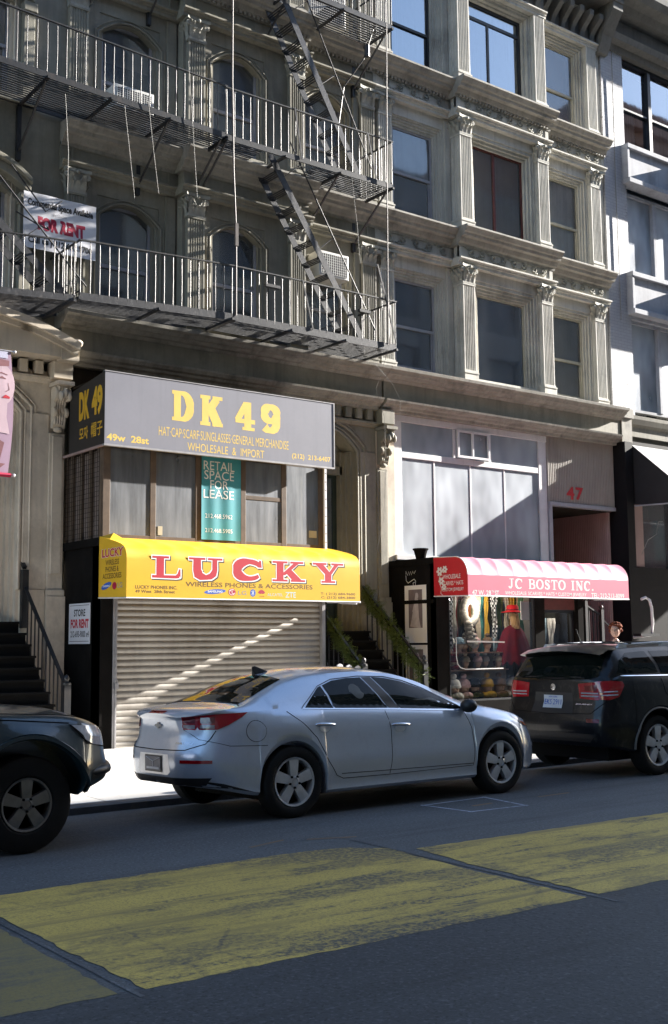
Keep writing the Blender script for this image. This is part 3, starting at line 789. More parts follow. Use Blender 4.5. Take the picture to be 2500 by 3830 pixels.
# ------------------------------------------------------------------ number 51 (left edge)
b51 = thing('row_building', 'tan brownstone with a curved hood over its street doorway', 'building', (0, 0, 0))
mb = MB(); hs = [(5.5, 6.72, z + .25, z + 2.15) for z in LV]
wall(mb, -6, 7.5, 6.0, 17, YF, hs)
for z in LV: arched_head(mb, 5.5, 6.72, z + 1.8, z + 2.1, z + 2.149, YF + .02, YF + .3)
mb.box(-6, 7.48, YF + 2.6, YF + 8, -.2, 17); mb.box(-6, 7.48, YF + .35, YF + 2.6, 16.7, 17)
mb.build('wall', M['wall51'] if 'wall51' in M else M['stone'], b51)
for z in LV:
    window(b51, 5.5, 6.72, z + .25, z + 2.15, YF, .2, (.06, .05), meet=z + 1.15, cm='tan', fm='greyframe')
    a = MB()
    pts = [(lerp(5.3, 6.92, i / 14), z + 1.86 + .36 * (1 - (2 * i / 14 - 1) ** 2)) for i in range(15)]
    for i in range(14):
        (xa, za), (xb, zb) = pts[i], pts[i + 1]
        a.py([(xa, za), (xb, zb), (xb, zb + .16), (xa, za + .16)], YF - .16, YF + .05)
        a.py([(xa, za + .16), (xb, zb + .16), (xb, zb + .24), (xa, za + .24)], YF - .24, YF + .05)
    a.box(6.76, 6.95, YF - .1, YF + .05, z + .25, z + 1.9); a.box(6.74, 6.97, YF - .16, YF + .05, z + 1.7, z + 1.86); a.box(5.2, 7.0, YF - .12, YF + .05, z + .12, z + .25)
    a.build('window_hood', M['stone'], b51, bevel=.01)
mb = MB(); wall(mb, -6, 5.2, 0, 6.0, YF, []); mb.build('wall', M['tan'], b51)
portal(b51, -6.74, 'tan', 2.0)
# curved door hood
mb = MB(); n = 24; top = []
for i in range(n + 1):
    x = lerp(4.15, 7.62, i / n); t = 2 * i / n - 1; top.append((x, 6.40 + .40 * (1 - t * t)))
for i in range(n):
    (xa, za), (xb, zb) = top[i], top[i + 1]
    mb.py([(xa, 6.16), (xb, 6.16), (xb, zb - .12), (xa, za - .12)], 16.82, YF)
    mb.py([(xa, za - .12), (xb, zb - .12), (xb, zb), (xa, za)], 16.68, YF)
    mb.py([(xa, za - .2), (xb, zb - .2), (xb, zb - .12), (xa, za - .12)], 16.75, YF - .01)
mb.build('door_hood', M['tan'], b51, smooth=40)
MB().ball((7.6, 16.74, 6.4), .09, .07, .07, 10, 7).box(7.36, 7.66, 16.8, YF, 6.12, 6.36).build('hood_end', M['tan'], b51, smooth=40)

# ------------------------------------------------------------------ number 45 (right edge, white brick)
def brickmat(name, c):
    n = NT(name); sp = n.n('ShaderNodeSeparateXYZ'); n.l(n.pos, sp.inputs[0])
    cb = n.n('ShaderNodeCombineXYZ'); n.l(n.math('ADD', sp.outputs[0], sp.outputs[1]), cb.inputs[0]); n.l(sp.outputs[2], cb.inputs[1])
    bt = n.n('ShaderNodeTexBrick'); bt.inputs['Scale'].default_value = 1; bt.inputs['Brick Width'].default_value = .22; bt.inputs['Row Height'].default_value = .075; bt.inputs['Mortar Size'].default_value = .006
    bt.inputs['Color1'].default_value = (*c, 1); bt.inputs['Color2'].default_value = (*[x * .9 for x in c], 1); bt.inputs['Mortar'].default_value = (*[x * .72 for x in c], 1)
    n.l(cb.outputs[0], bt.inputs['Vector'])
    k = n.mix(n.ramp(n.noise(1.5, detail=5), .3, .7, 0, .4), bt.outputs['Color'], tuple(x * .8 for x in c))
    k = n.mix(n.math('MULTIPLY', n.ramp(n.noise(11, (1, 1, 1.6), detail=5, off=6), .57, .6), n.ramp(n.noise(.45, off=13), .45, .55)), k, (.17, .16, .165))
    n.color(k); n.set(rough=.6, spec=.35)
    b = n.n('ShaderNodeBump'); b.inputs['Strength'].default_value = .5; b.inputs['Distance'].default_value = .008
    n.l(n.math('SUBTRACT', n.noise(40, detail=3), n.math('MULTIPLY', bt.outputs['Fac'], 1.2)), b.inputs['Height']); n.l(b.outputs[0], n.b.inputs['Normal'])
    return n.m
M['whitebrick'] = brickmat('white_painted_brick', (.37, .375, .40))
M['whitepaint'] = mat('pale_grey_painted_metal', (.34, .35, .38), .75, var=.2, scale=2, streak=.4, dirt=(.17, .165, .16), damt=.5)
b45 = thing('row_building', 'white painted brick loft with wide steel windows above a black shopfront', 'building', (0, 0, 0))
mb = MB(); mb.box(21.24, 22.04, 17.2, YF + .9, 6.9, 16.6); mb.box(21.24, 30, YF + .95, YF + 8, -.2, 19)
for x in (26.6, 29.2): mb.box(x, x + .8, 17.2, YF + .9, 6.9, 16.6)
mb.build('wall', M['whitebrick'], b45)
rows45 = [(7.05, 9.3, 'whitepaint'), (10.42, 12.5, 'whitepaint'), (13.62, 15.95, 'blackframe')]
for k, (z0, z1, fm) in enumerate(rows45):
    for i, (xa, xb) in enumerate(((22.04, 26.6), (27.4, 29.2))):
        f = MB(); y = YF + .04
        f.ring(xa + .07, xb - .07, z0 + .07, z1 - .07, .07, y, y + .12)
        mx = [xa + (xb - xa) * j / 4 for j in (1, 2, 3)] if i == 0 else [(xa + xb) / 2]
        for x in mx: f.box(x - .06, x + .06, y - .02, y + .1, z0 + .07, z1 - .07)
        if k == 2:
            e = [xa] + mx + [xb]
            for a, b in zip(e, e[1:]): f.box(a + .06, b - .06, y + .01, y + .09, z0 + 1.02, z0 + 1.08)
        wn_ = f.build('window', M[fm], b45, bevel=.006)
        MB().poly([(xa, y + .08, z0), (xb, y + .08, z0), (xb, y + .08, z1), (xa, y + .08, z1)]).build('pane', M['glass_milky' if k < 2 else 'glass_sky'], wn_, recalc=False)
        c = MB(); n = 60
        hz = z0 if k < 2 else z0 + .1
        for a, b, zt in ((xa + .1, xa + .74, z1), (xa + 1.16, xa + 2.0, z1), (xa + 2.1, xb, z1)) if k < 2 else ((xa + .1, xa + .7, z0 + 1.05), (xa + 1.2, xa + 2.2, z0 + 1.2), (xa + 2.3, xb, z1)):
            c.grid([[(lerp(a, min(b, xb), j / n), y + .16 + .018 * math.sin(j * .7) + .01 * math.sin(j * 2.1), z) for j in range(n + 1)] for z in (hz, zt)])
        c.build('curtain', M['curtain'], wn_, smooth=80, recalc=False)
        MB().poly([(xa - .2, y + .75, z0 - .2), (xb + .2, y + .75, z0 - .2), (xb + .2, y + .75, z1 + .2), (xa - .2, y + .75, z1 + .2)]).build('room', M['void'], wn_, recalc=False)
    # spandrel panel with projecting sill
    if k:
        zs, zl = z0, z0 - (1.0 if k == 1 else .95)
        s = MB(); s.box(21.9, 30, 17.0, YF + .1, zs - .12, zs - .002); s.box(21.96, 30, 17.08, YF + .1, zl + .08, zs - .12); s.box(21.9, 30, 16.98, YF + .1, zl - .04, zl + .08); s.box(21.9, 21.98, 17.02, YF, zl + .08, zs - .12)
        s.build('spandrel', M['whitepaint'], b45, bevel=.01)
        MB().box(23.68, 26.4, 16.78, 17.075, zl + .1, zs - .16).build('shadow_caster_box', M['whitepaint'], b45)  # box added out of view to cast the diagonal shadow on the spandrel
s = MB(); s.box(22.04, 30, 17.2, YF + .1, 9.3, 9.4); s.build('lintel', M['whitepaint'], b45)
MB().px([(YF + .1, 15.95), (17.15, 15.95), (17.12, 16.1), (16.95, 16.14), (16.9, 16.28), (17.1, 16.3), (17.1, 16.75), (16.85, 16.8), (16.75, 16.95), (16.5, 17.0), (16.4, 17.15), (16.38, 17.3), (YF + .1, 17.45)], 21.42, 30).build('cornice', M['stone_dk'], b45)
MB().box(21.3, 30, 17.15, YF + .95, 17.3, 19).build('wall', M['stone'], b45)
MB().px([(YF + .3, 6.25), (17.2, 6.25), (17.18, 6.35), (17.1, 6.4), (17.09, 6.62), (17.03, 6.68), (16.99, 6.8), (16.98, 6.88), (YF + .3, 6.98)], 21.62, 30).build('cornice', M['stone'], b45)
MB().box(21.26, 21.62, 16.98, YF + .1, 6.2, 6.95).box(21.24, 21.66, 16.94, YF + .1, 6.78, 6.99).build('end_block', M['ledge'], b45)
M['darkbrick'] = mat('black_shopfront', (.011, .010, .011), .65, var=.3, scale=3, spec=.15)
mb = MB(); mb.box(21.24, 21.5, 16.9, YF + .9, 0, 6.2); mb.box(21.5, 30, 16.95, YF + .9, 0, 3.3); mb.box(21.5, 30, 17.0, YF + .9, 5.3, 6.25); mb.box(23.1, 23.3, 16.95, YF + .9, 3.3, 5.3)
mb.build('shopfront', M['darkbrick'], b45)
MB().box(21.52, 21.92, 17.0, YF + .05, 3.32, 4.95).build('shopfront_panel', M['pinkwall'], b45)
MB().poly([(21.92, 17.12, 3.3), (29.9, 17.12, 3.3), (29.9, 17.12, 5.3), (21.92, 17.12, 5.3)]).build('shopfront_pane', M['glass'], b45, recalc=False)
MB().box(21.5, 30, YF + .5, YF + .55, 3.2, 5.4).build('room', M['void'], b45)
# ------------------------------------------------------------------ lettering
_tc = {}
def textgeo(body, bold=0.0, align=None):
    k = (body, bold)
    if k in _tc: return _tc[k]
    c = bpy.data.curves.new('t', 'FONT'); c.body = body; c.offset = bold; c.resolution_u = 3; c.fill_mode = 'FRONT'
    o = bpy.data.objects.new('t', c); col.objects.link(o)
    dg = bpy.context.evaluated_depsgraph_get()
    me = bpy.data.meshes.new_from_object(o.evaluated_get(dg))
    vs = [(v.co.x, v.co.y) for v in me.vertices]; fs = [tuple(p.vertices) for p in me.polygons]
    bpy.data.objects.remove(o); bpy.data.curves.remove(c); bpy.data.meshes.remove(me)
    x0 = min(v[0] for v in vs); x1 = max(v[0] for v in vs); y0 = min(v[1] for v in vs); y1 = max(v[1] for v in vs)
    vs = [((x - x0) / (x1 - x0), (y - y0) / (y1 - y0)) for x, y in vs]
    _tc[k] = (vs, fs); return _tc[k]

class Plane:
    """maps (u, v, lift) of a sign face into the world"""
    def __init__(s, fn): s.fn = fn
def front(y, eps=.004): return lambda u, v, k=0: (u, y - eps * .15 - k * .09, v)
def leftface(x, eps=.004): return lambda u, v, k=0: (x - eps * .15 - k * .09, u, v)

def text(mb, body, u0, u1, v0, v1, pl, bold=.012, k=0, ul=0):
    vs, fs = textgeo(body, bold)
    mb.add([pl(lerp(u0, u1, a), lerp(v0, v1, b), k) for a, b in vs], fs)

def arc(cx, cy, rx, ry, a0, a1, n=14):
    return [(cx + rx * math.cos(R(lerp(a0, a1, i / n))), cy + ry * math.sin(R(lerp(a0, a1, i / n)))) for i in range(n + 1)]

# strokes: (points, half-widths); each letter is drawn 1 high
GL = {
 'L': (1.62, [([(.52, .02), (.52, .98)], [.2, .2]), ([(.1, .95), (.98, .95)], [.05, .05]), ([(.1, .06), (1.35, .06), (1.5, .12)], [.06, .07, .09]), ([(1.5, .08), (1.56, .42)], [.09, .03])]),
 'U': (2.0, [([(.52, .96), (.52, .42), (.58, .24), (.74, .12), (1.0, .08), (1.25, .13), (1.42, .26), (1.48, .44), (1.48, .96)], [.2, .2, .18, .14, .11, .11, .12, .13, .13]), ([(.08, .95), (.96, .95)], [.05, .05]), ([(1.1, .95), (1.9, .95)], [.05, .05])]),
 'C': (1.8, [(arc(.98, .5, .74, .41, 38, 318, 22), [.09] * 2 + [.1, .11, .12, .14, .16, .17, .18, .185, .19, .19, .185, .18, .17, .16, .14, .12, .11, .1, .09, .08, .06]), ([(1.62, .98), (1.6, .64)], [.05, .11])]),
 'K': (2.05, [([(.52, .02), (.52, .98)], [.2, .2]), ([(.08, .95), (.96, .95)], [.05, .05]), ([(.08, .05), (.96, .05)], [.05, .05]), ([(.60, .36), (.80, .30), (1.66, .93), (1.34, .93)], None), ([(.78, .50), (1.08, .68), (1.84, .05), (1.26, .05)], None), ([(1.12, .95), (1.9, .95)], [.05, .05]), ([(1.15, .05), (2.0, .05)], [.05, .05])]),
 'Y': (2.0, [([(.20, .93), (.68, .93), (1.2, .44), (.8, .44)], None), ([(1.40, .93), (1.66, .93), (1.2, .42), (1.02, .48)], None), ([(1.0, .52), (1.0, .02)], [.2, .2]), ([(.05, .95), (.9, .95)], [.05, .05]), ([(1.2, .95), (1.95, .95)], [.05, .05]), ([(.58, .05), (1.44, .05)], [.05, .05])]),
 'D': (.86, [([(.22, .03), (.22, .97)], [.13, .13]), ([(.08, .93)] + arc(.40, .5, .30, .43, 90, -90, 12) + [(.08, .07)], [.07, .07, .075, .085, .1, .12, .135, .14, .135, .12, .1, .085, .075, .07, .07]), ([(.02, .94), (.3, .94)], [.06, .06]), ([(.02, .06), (.3, .06)], [.06, .06])]),
 'k': (.92, [([(.22, .03), (.22, .97)], [.13, .13]), ([(.02, .94), (.42, .94)], [.06, .06]), ([(.02, .06), (.42, .06)], [.06, .06]), ([(.3, .42), (.68, .92)], [.1, .1]), ([(.42, .6), (.72, .06)], [.13, .13]), ([(.5, .94), (.9, .94)], [.06, .06]), ([(.5, .06), (.92, .06)], [.06, .06])]),
 '4': (.84, [([(.52, .02), (.52, .98)], [.14, .14]), ([(.09, .32), (.46, .92)], [.08, .09]), ([(.02, .31), (.82, .31)], [.075, .075]), ([(.3, .055), (.8, .055)], [.055, .055])]),
 '9': (.8, [(arc(.4, .66, .27, .24, 0, 360, 24), [.13, .13, .12, .11, .1, .1, .1, .1, .11, .12, .13, .13, .13, .13, .12, .11, .1, .1, .1, .1, .11, .12, .13, .13, .13]), ([(.67, .66), (.67, .42), (.65, .3), (.58, .18), (.48, .11), (.36, .09), (.24, .12), (.15, .2)], [.13, .13, .125, .115, .1, .09, .1, .12])]),
 'J': (.6, [([(.38, .95), (.38, .25), (.3, .1), (.14, .1), (.1, .24)], [.09, .09, .08, .06, .08]), ([(.16, .96), (.6, .96)], [.04, .04])]),
 'c': (.8, [(arc(.43, .5, .34, .46, 45, 315, 18), [.05, .05, .05, .06, .07, .08, .09, .1, .1, .1, .1, .1, .09, .08, .07, .06, .05, .04, .03]), ([(.7, .98), (.7, .66)], [.03, .06])]),
 'B': (.82, [([(.2, .03), (.2, .97)], [.1, .1]), ([(.04, .95), (.5, .95), (.66, .85), (.66, .65), (.5, .54), (.2, .53)], [.045, .045, .08, .08, .045, .035]), ([(.2, .5), (.52, .5), (.72, .4), (.72, .15), (.52, .05), (.04, .05)], [.035, .04, .09, .09, .045, .045])]),
 'O': (.86, [(arc(.43, .5, .36, .46, 90, 450, 24), [.05, .05, .06, .07, .09, .1, .1, .1, .09, .07, .06, .05, .05, .05, .06, .07, .09, .1, .1, .1, .09, .07, .06, .05, .05])]),
 'S': (.68, [([(.58, .74), (.5, .9), (.34, .95), (.18, .9), (.12, .76), (.2, .62), (.46, .46), (.56, .3), (.52, .14), (.36, .06), (.2, .08), (.1, .26)], [.04, .05, .05, .06, .085, .1, .11, .1, .085, .06, .05, .04]), ([(.6, .97), (.6, .7)], [.03, .04]), ([(.09, .3), (.09, .03)], [.04, .03])]),
 'T': (.8, [([(.4, .03), (.4, .97)], [.1, .1]), ([(.03, .94), (.77, .94)], [.06, .06]), ([(.05, .96), (.04, .72)], [.05, .03]), ([(.75, .96), (.76, .72)], [.05, .03]), ([(.2, .04), (.6, .04)], [.04, .04])]),
 'I': (.44, [([(.22, .03), (.22, .97)], [.1, .1]), ([(.03, .96), (.41, .96)], [.04, .04]), ([(.03, .04), (.41, .04)], [.04, .04])]),
 'N': (.9, [([(.16, .03), (.16, .97)], [.05, .05]), ([(.74, .97), (.74, .03)], [.05, .05]), ([(.16, .95), (.74, .06)], [.1, .1]), ([(.02, .96), (.32, .96)], [.04, .04]), ([(.58, .96), (.9, .96)], [.04, .04]), ([(.02, .04), (.32, .04)], [.04, .04])]),
 '.': (.28, [([(.14, .0), (.14, .2)], [.1, .1])]),
}
def glyph(mb, ch, u0, u1, v0, v1, pl, grow=0, k=0, du=0, dv=0):
    w, st = GL[ch]; su = (u1 - u0) / w; sv = v1 - v0; g = grow / sv
    for i, (pts, ws) in enumerate(st):
        n = len(pts); L = []; Rr = []
        if ws is None:      # filled convex polygon, grown outwards for outlines
            Q = [Vector((p[0] * su / sv, p[1])) for p in pts]; c = sum(Q, Vector((0, 0))) / n; out = []
            for j, q in enumerate(Q):
                o = Vector((0, 0))
                for a, b in ((Q[j - 1], q), (q, Q[(j + 1) % n])):
                    d = (b - a).normalized(); nn = Vector((d.y, -d.x))
                    if nn.dot((a + b) / 2 - c) < 0: nn = -nn
                    o += nn
                q = q + o * g * .9; out.append(pl(u0 + du + q.x * sv, v0 + dv + q.y * sv, k + .0005 * i))
            mb.poly(out); continue
        ring_ = math.dist(pts[0], pts[-1]) < 1e-6
        for j, p in enumerate(pts):
            a = pts[max(0, j - 1)]; b = pts[min(n - 1, j + 1)]
            if ring_ and j in (0, n - 1): a, b = pts[-2], pts[1]
            # tangent in real proportions
            tx, ty = (b[0] - a[0]) * su / sv, b[1] - a[1]; q = math.hypot(tx, ty) or 1; tx /= q; ty /= q
            e = 0
            if j == 0: e = -g
            if j == n - 1: e = g
            h = ws[j] + g
            # half widths are measured in letter units; keep them proportional to the letter box
            kx = su / sv
            nx, ny = -ty, tx
            hh = h * (kx * abs(nx) + abs(ny)) if kx < 1 else h * (abs(nx) * min(kx, 1.1) + abs(ny))
            cx = p[0] * su / sv + tx * e; cy = p[1] + ty * e
            L.append((u0 + du + (cx + nx * hh) * sv, v0 + dv + (cy + ny * hh) * sv)); Rr.append((u0 + du + (cx - nx * hh) * sv, v0 + dv + (cy - ny * hh) * sv))
        kk = k + .0005 * i
        mb.add([pl(*p, kk) for p in L + Rr], [(j, j + 1, n + j + 1, n + j) for j in range(n - 1)])
def word(mb, s, u0, u1, v0, v1, pl, gap=.12, **kw):
    ws = [GL[c][0] if c != ' ' else .45 for c in s]; tot = sum(ws) + gap * (len(s) - 1); sc = (u1 - u0) / tot; u = u0
    for c, w in zip(s, ws):
        if c != ' ': glyph(mb, c, u, u + w * sc, v0, v1, pl, **kw)
        u += (w + gap) * sc

def disc(mb, cu, cv, ru, rv, pl, k=0, n=24, a0=0, a1=360, rot=0):
    pts = []
    for i in range(n + (a1 - a0 < 360)):
        a = R(a0 + (a1 - a0) * i / n); x, y = ru * math.cos(a), rv * math.sin(a)
        pts.append(pl(cu + x * math.cos(rot) - y * math.sin(rot), cv + x * math.sin(rot) + y * math.cos(rot), k))
    if a1 - a0 < 360: pts.append(pl(cu, cv, k))
    mb.poly(pts)
def strk(mb, pts, w, pl, k=0):
    n = len(pts); L = []; Q = []
    for j, p in enumerate(pts):
        a = pts[max(0, j - 1)]; b = pts[min(n - 1, j + 1)]; d = Vector((b[0] - a[0], b[1] - a[1]))
        d = d.normalized() if d.length else Vector((1, 0)); h = w[j] / 2 if isinstance(w, (list, tuple)) else w / 2
        L.append(pl(p[0] - d.y * h, p[1] + d.x * h, k)); Q.append(pl(p[0] + d.y * h, p[1] - d.x * h, k))
    mb.add(L + Q, [(j, j + 1, n + j + 1, n + j) for j in range(n - 1)])

def ink(name, c, rough=.6): return mat('ink_' + name, c, rough, var=.08, scale=5)
I = {'red': ink('red', (.46, .012, .03)), 'black': ink('black', (.02, .02, .022)), 'white': ink('white', (.80, .80, .78)), 'yellow': ink('yellow', (.72, .50, .10)), 'gold': ink('gold', (.62, .36, .02)),
     'blue': ink('blue', (.03, .10, .42)), 'grey': ink('grey', (.25, .25, .26)), 'crimson': ink('crimson', (.36, .008, .045)), 'paleblue': ink('paleblue', (.42, .60, .62)), 'brown': ink('brown', (.12, .06, .015)), 'red47': ink('red47', (.45, .03, .035)), 'cream': ink('cream', (.62, .62, .60)), 'faint': ink('faint', (.42, .58, .60))}

# ------------------------------------------------------------------ hat store: one storey box built out in front of number 49
st = thing('hat_store', 'boxy two storey shop annex with shuttered front built out beneath the grey hat store sign', 'shop', (0, 0, 0))
SX0, SX1, SY = 7.66, 11.87, 15.9
mb = MB()
mb.box(SX0, SX0 + .12, SY + .02, YF, 0, 3.2)                       # side base
mb.box(SX0 - .05, SX0 + .14, SY, YF, 3.12, 3.24)
mb.box(SX0, SX0 + .2, SY, SY + .3, 0, 3.24); mb.box(SX0 - .03, SX0 + .12, SY + .12, YF, .0, .35)
mb.box(SX1 - .1, SX1, SY, YF, 0, 3.24)
mb.box(SX0, SX1, SY + .002, SY + .3, 2.5, 3.24)
mb.build('wall', M['dark'], st)
mb = MB(); mb.box(SX0 + .002, SX1, SY - .16, YF, 5.70, 5.74); mb.box(SX0 + .02, SX1, SY + .3, YF - .02, 4.6, 5.7)
mb.build('roof', M['brown'], st)
# shutter
prof = []; z = .09; i = 0
while z < 2.62:
    for t, q in ((0, .0), (.12, .5), (.3, .9), (.55, 1), (.75, .85), (.88, .3)): prof.append((SY + .075 - .020 * q, z + .094 * t))
    z += .094
M['shutter'] = mat('dull_shutter_metal', (.40, .375, .34), .45, metal=.35, var=.16, scale=1.2, streak=.25, dirt=(.24, .215, .185), damt=.7, dscale=.8)
mb = MB(); mb.px(prof + [(SY + .1, z), (SY + .1, .09)], SX0 + .26, SX1 - .1); mb.box(SX0 + .26, SX1 - .1, SY + .03, SY + .09, .06, .12)
mb.build('shutter', M['shutter'], st, smooth=35)
M['galv'] = mat('galvanised_channel', (.42, .41, .42), .4, metal=.5, var=.2, scale=6, streak=.3)
mb = MB(); mb.box(SX0 + .2, SX0 + .27, SY - .015, SY + .1, .06, 2.55); mb.box(SX0 + .235, SX0 + .262, SY - .03, SY, .06, 2.5)
MB().box(SX1 - .105, SX1 - .04, SY - .015, SY + .1, .06, 2.55).build('shutter_rail', M['galv'], st)
for z in (.5, .9, 1.3, 1.7): mb.lathe((SX0 + .235, SY - .02, z), [(.012, 0), (.012, -.02), (0, -.022)], 8, 'y')
mb.build('shutter_rail', M['galv'], st)
mb = MB(); mb.box(SX0 + .215, SX0 + .275, SY - .07, SY - .03, .98, 1.06); mb.tube([(SX0 + .225, SY - .05, 1.06), (SX0 + .225, SY - .05, 1.1), (SX0 + .245, SY - .05, 1.12), (SX0 + .265, SY - .05, 1.1), (SX0 + .265, SY - .05, 1.06)], .007, 6); mb.build('padlock', M['galv'], st)
# glazed band above the awning: mullions, dusty panes
mb = MB()
for x in (7.66, 8.46, 9.27, 10.12, 10.93, 11.7): mb.box(x, x + (.12 if x < 7.7 else .10), SY - .018, SY + .12, 3.24, 4.7)
mb.box(SX0, SX1 - .05, SY - .0165, SY + .12, 3.22, 3.30); mb.box(SX0, SX1 - .05, SY, SY + .12, 4.62, 4.7); mb.box(10.22, 10.93, SY - .012, SY + .1, 3.99, 4.06)
fr = mb.build('window_frame', M['brownframe'], st, bevel=.005)
g = MB(); ed = [(7.78, 8.46), (8.56, 9.27), (9.37, 10.12), (10.22, 10.93), (11.03, 11.7)]
for a, b in ed: g.poly([(a, SY - .006, 3.3), (b, SY - .006, 3.3), (b, SY - .006, 4.62), (a, SY - .006, 4.62)])
g.build('pane', M['glass_dusty'], fr, recalc=False)
g = MB(); g.box(SX0 + .15, SX1 - .1, SY + .7, SY + .75, 3.2, 4.7); g.box(SX0 + .15, SX1 - .1, SY + .1, SY + .7, 3.2, 3.24); g.build('room', M['room'], fr)
MB().box(10.23, 10.6, SY + .09, SY + .1, 3.31, 4.6).build('board', M['blind_tan'], fr)
MB().box(11.5, 11.66, SY - .012, SY - .008, 3.42, 3.54).build('window_sticker', M['creamframe'], fr)
MB().box(8.6, 8.68, SY - .012, SY - .008, 3.32, 3.46).build('window_sticker', M['creamframe'], fr)
# side lights with wire mesh
mb = MB()
for y in (15.92, 16.28, 16.62, 16.95, 17.18): mb.box(SX0 - .005, SX0 + .08, y, y + .09, 3.24, 4.64)
M['brownpanel'] = mat('brown_side_panel', (.21, .165, .145), .7, var=.3, scale=3, streak=.5)
sf = mb.build('side_frame', M['brownframe'], st)
MB().box(SX0 + .04, SX0 + .06, 15.95, YF, 3.24, 4.64).build('side_panel', M['brownpanel'], sf)
mb = MB()
y = 16.0
while y < 17.2: mb.box(SX0 - .012, SX0 - .006, y, y + .005, 3.26, 4.62); y += .075
z = 3.28
while z < 4.62: mb.box(SX0 - .013, SX0 - .007, 16.0, 17.22, z, z + .005); z += .075
mb.build('wire_mesh', M['brown'], sf)
# steel post at the right corner
mb = MB(); mb.box(11.80, 11.87, SY - .03, SY + .02, 3.22, 4.66); mb.box(11.80, 11.815, SY - .06, SY - .03, 3.22, 4.66)
po = mb.build('corner_post', M['whiteframe'], st)
mb = MB()
for i in range(9): mb.lathe((11.84, SY - .031, 3.35 + i * .15), [(.012, 0), (.012, -.006), (0, -.007)], 8, 'y')
mb.build('bolt_hole', M['blackframe'], po)
mb = MB(); mb.tube([(11.86, SY - .03, 4.66), (11.95, SY + .1, 4.72), (12.0, SY + .5, 4.75)], .012, 6); mb.build('bracket', M['galv'], st)

# ------------------------------------------------------------------ grey sign over the hat store
M['signgrey'] = mat('sunlit_grey_sign_vinyl', (.215, .215, .25), .42, var=.07, scale=1.2, streak=.15, spec=.6)  # sign front, its grazing sunlight put into the paler grey
M['signdark'] = mat('shaded_sign_vinyl', (.028, .025, .023), .5, var=.2, scale=2, streak=.15)  # left side of the same sign, darkened for the shade it lies in
sg = thing('shop_sign', 'long grey box sign with big faded yellow slab letters and numerals', 'sign', (0, 0, 0))
GX0, GX1, GY, GZ0, GZ1 = 7.58, 11.90, 15.7, 4.64, 5.75
MB().box(GX0 + .004, GX1, GY, GY + .05, GZ0, GZ1).build('front_panel', M['signgrey'], sg)
MB().add([(GX0, GY + .001, GZ0), (GX0, 16.95, GZ0), (GX0, 16.95, 5.62), (GX0, GY + .001, GZ1), (GX0 + .04, GY + .052, GZ0), (GX0 + .04, 16.95, GZ0), (GX0 + .04, 16.95, 5.62), (GX0 + .04, GY + .052, GZ1)],
         [(0, 1, 2, 3), (4, 5, 6, 7), (0, 1, 5, 4), (1, 2, 6, 5), (2, 3, 7, 6), (3, 0, 4, 7)]).build('side_panel', M['signdark'], sg)
MB().box(GX0 - .004, GX1 + .02, GY - .008, GY + .06, GZ0 - .03, GZ0 - .001).box(GX0, GX1 + .02, GY - .006, GY + .06, GZ1 + .001, GZ1 + .014).box(GX1 + .001, GX1 + .02, GY - .007, GY + .06, GZ0, GZ1).build('edge_trim', M['galv'], sg)
MB().box(GX0 - .006, GX0 + .03, GY + .06, 17.2, GZ0 - .035, GZ0 - .002).build('side_trim', M['pinkwall'], sg)
P = front(GY)
t = MB(); glyph(t, 'D', 8.72, 9.13, 5.12, 5.6, P); glyph(t, 'k', 9.23, 9.66, 5.10, 5.59, P); glyph(t, '4', 9.89, 10.29, 5.1, 5.58, P); glyph(t, '9', 10.40, 10.78, 5.1, 5.59, P)
text(t, 'HAT·CAP·SCARF·SUNGLASSES·GENERAL MERCHANDISE', 8.50, 10.95, 4.855, 5.0, P, .0)
text(t, 'WHOLESALE  &  IMPORT', 9.01, 10.46, 4.665, 4.795, P, .0)
text(t, '49w  28st', 7.62, 8.33, 4.69, 4.80, P, .03); text(t, '(212)  213-6407', 11.02, 11.83, 4.70, 4.81, P, .02)
t.build('lettering', I['yellow'], sg, recalc=False)
P = leftface(GX0)
t = MB(); text(t, 'DK', 16.6, 16.23, 5.11, 5.57, P, .05); text(t, '49', 16.15, 15.78, 5.11, 5.57, P, .05)
text(t, '모자', 16.58, 16.27, 4.80, 5.0, P, .02); text(t, '帽子', 16.16, 15.77, 4.79, 5.02, P, .01)
t.build('lettering', I['gold'], sg, recalc=False)

# ------------------------------------------------------------------ teal poster in the window
ps = thing('window_poster', 'teal vertical poster in the hat store window reading RETAIL SPACE FOR LEASE', 'poster', (0, 0, 0))
M['teal'] = mat('teal_poster_vinyl', (.05, .29, .35), .5, var=.15, scale=2, spec=.5)
n = 20
MB().grid([[(lerp(9.37, 10.11, i / n), SY - .03 + .004 * math.sin(i * .8), z) for i in range(n + 1)] for z in (3.29, 3.7, 4.2, 4.66)]).build('sheet', M['teal'], ps, smooth=80, recalc=False)
P = lambda u, v, k=0: (u, SY - .032 + .004 * math.sin((u - 9.37) / .74 * 16), v)
t = MB()
for s, a, b, z0, z1 in (('RETAIL', 9.41, 9.99, 4.42, 4.565), ('SPACE', 9.42, 9.98, 4.265, 4.41), ('FOR', 9.53, 9.87, 4.115, 4.255), ('LEASE', 9.41, 9.98, 3.96, 4.10)): text(t, s, a, b, z0, z1, P, .002)
text(t, '212.468.5962', 9.44, 9.95, 3.64, 3.71, P, .0); text(t, '212.468.5905', 9.44, 9.95, 3.41, 3.475, P, .0)
t.build('lettering', I['white'], ps, recalc=False)

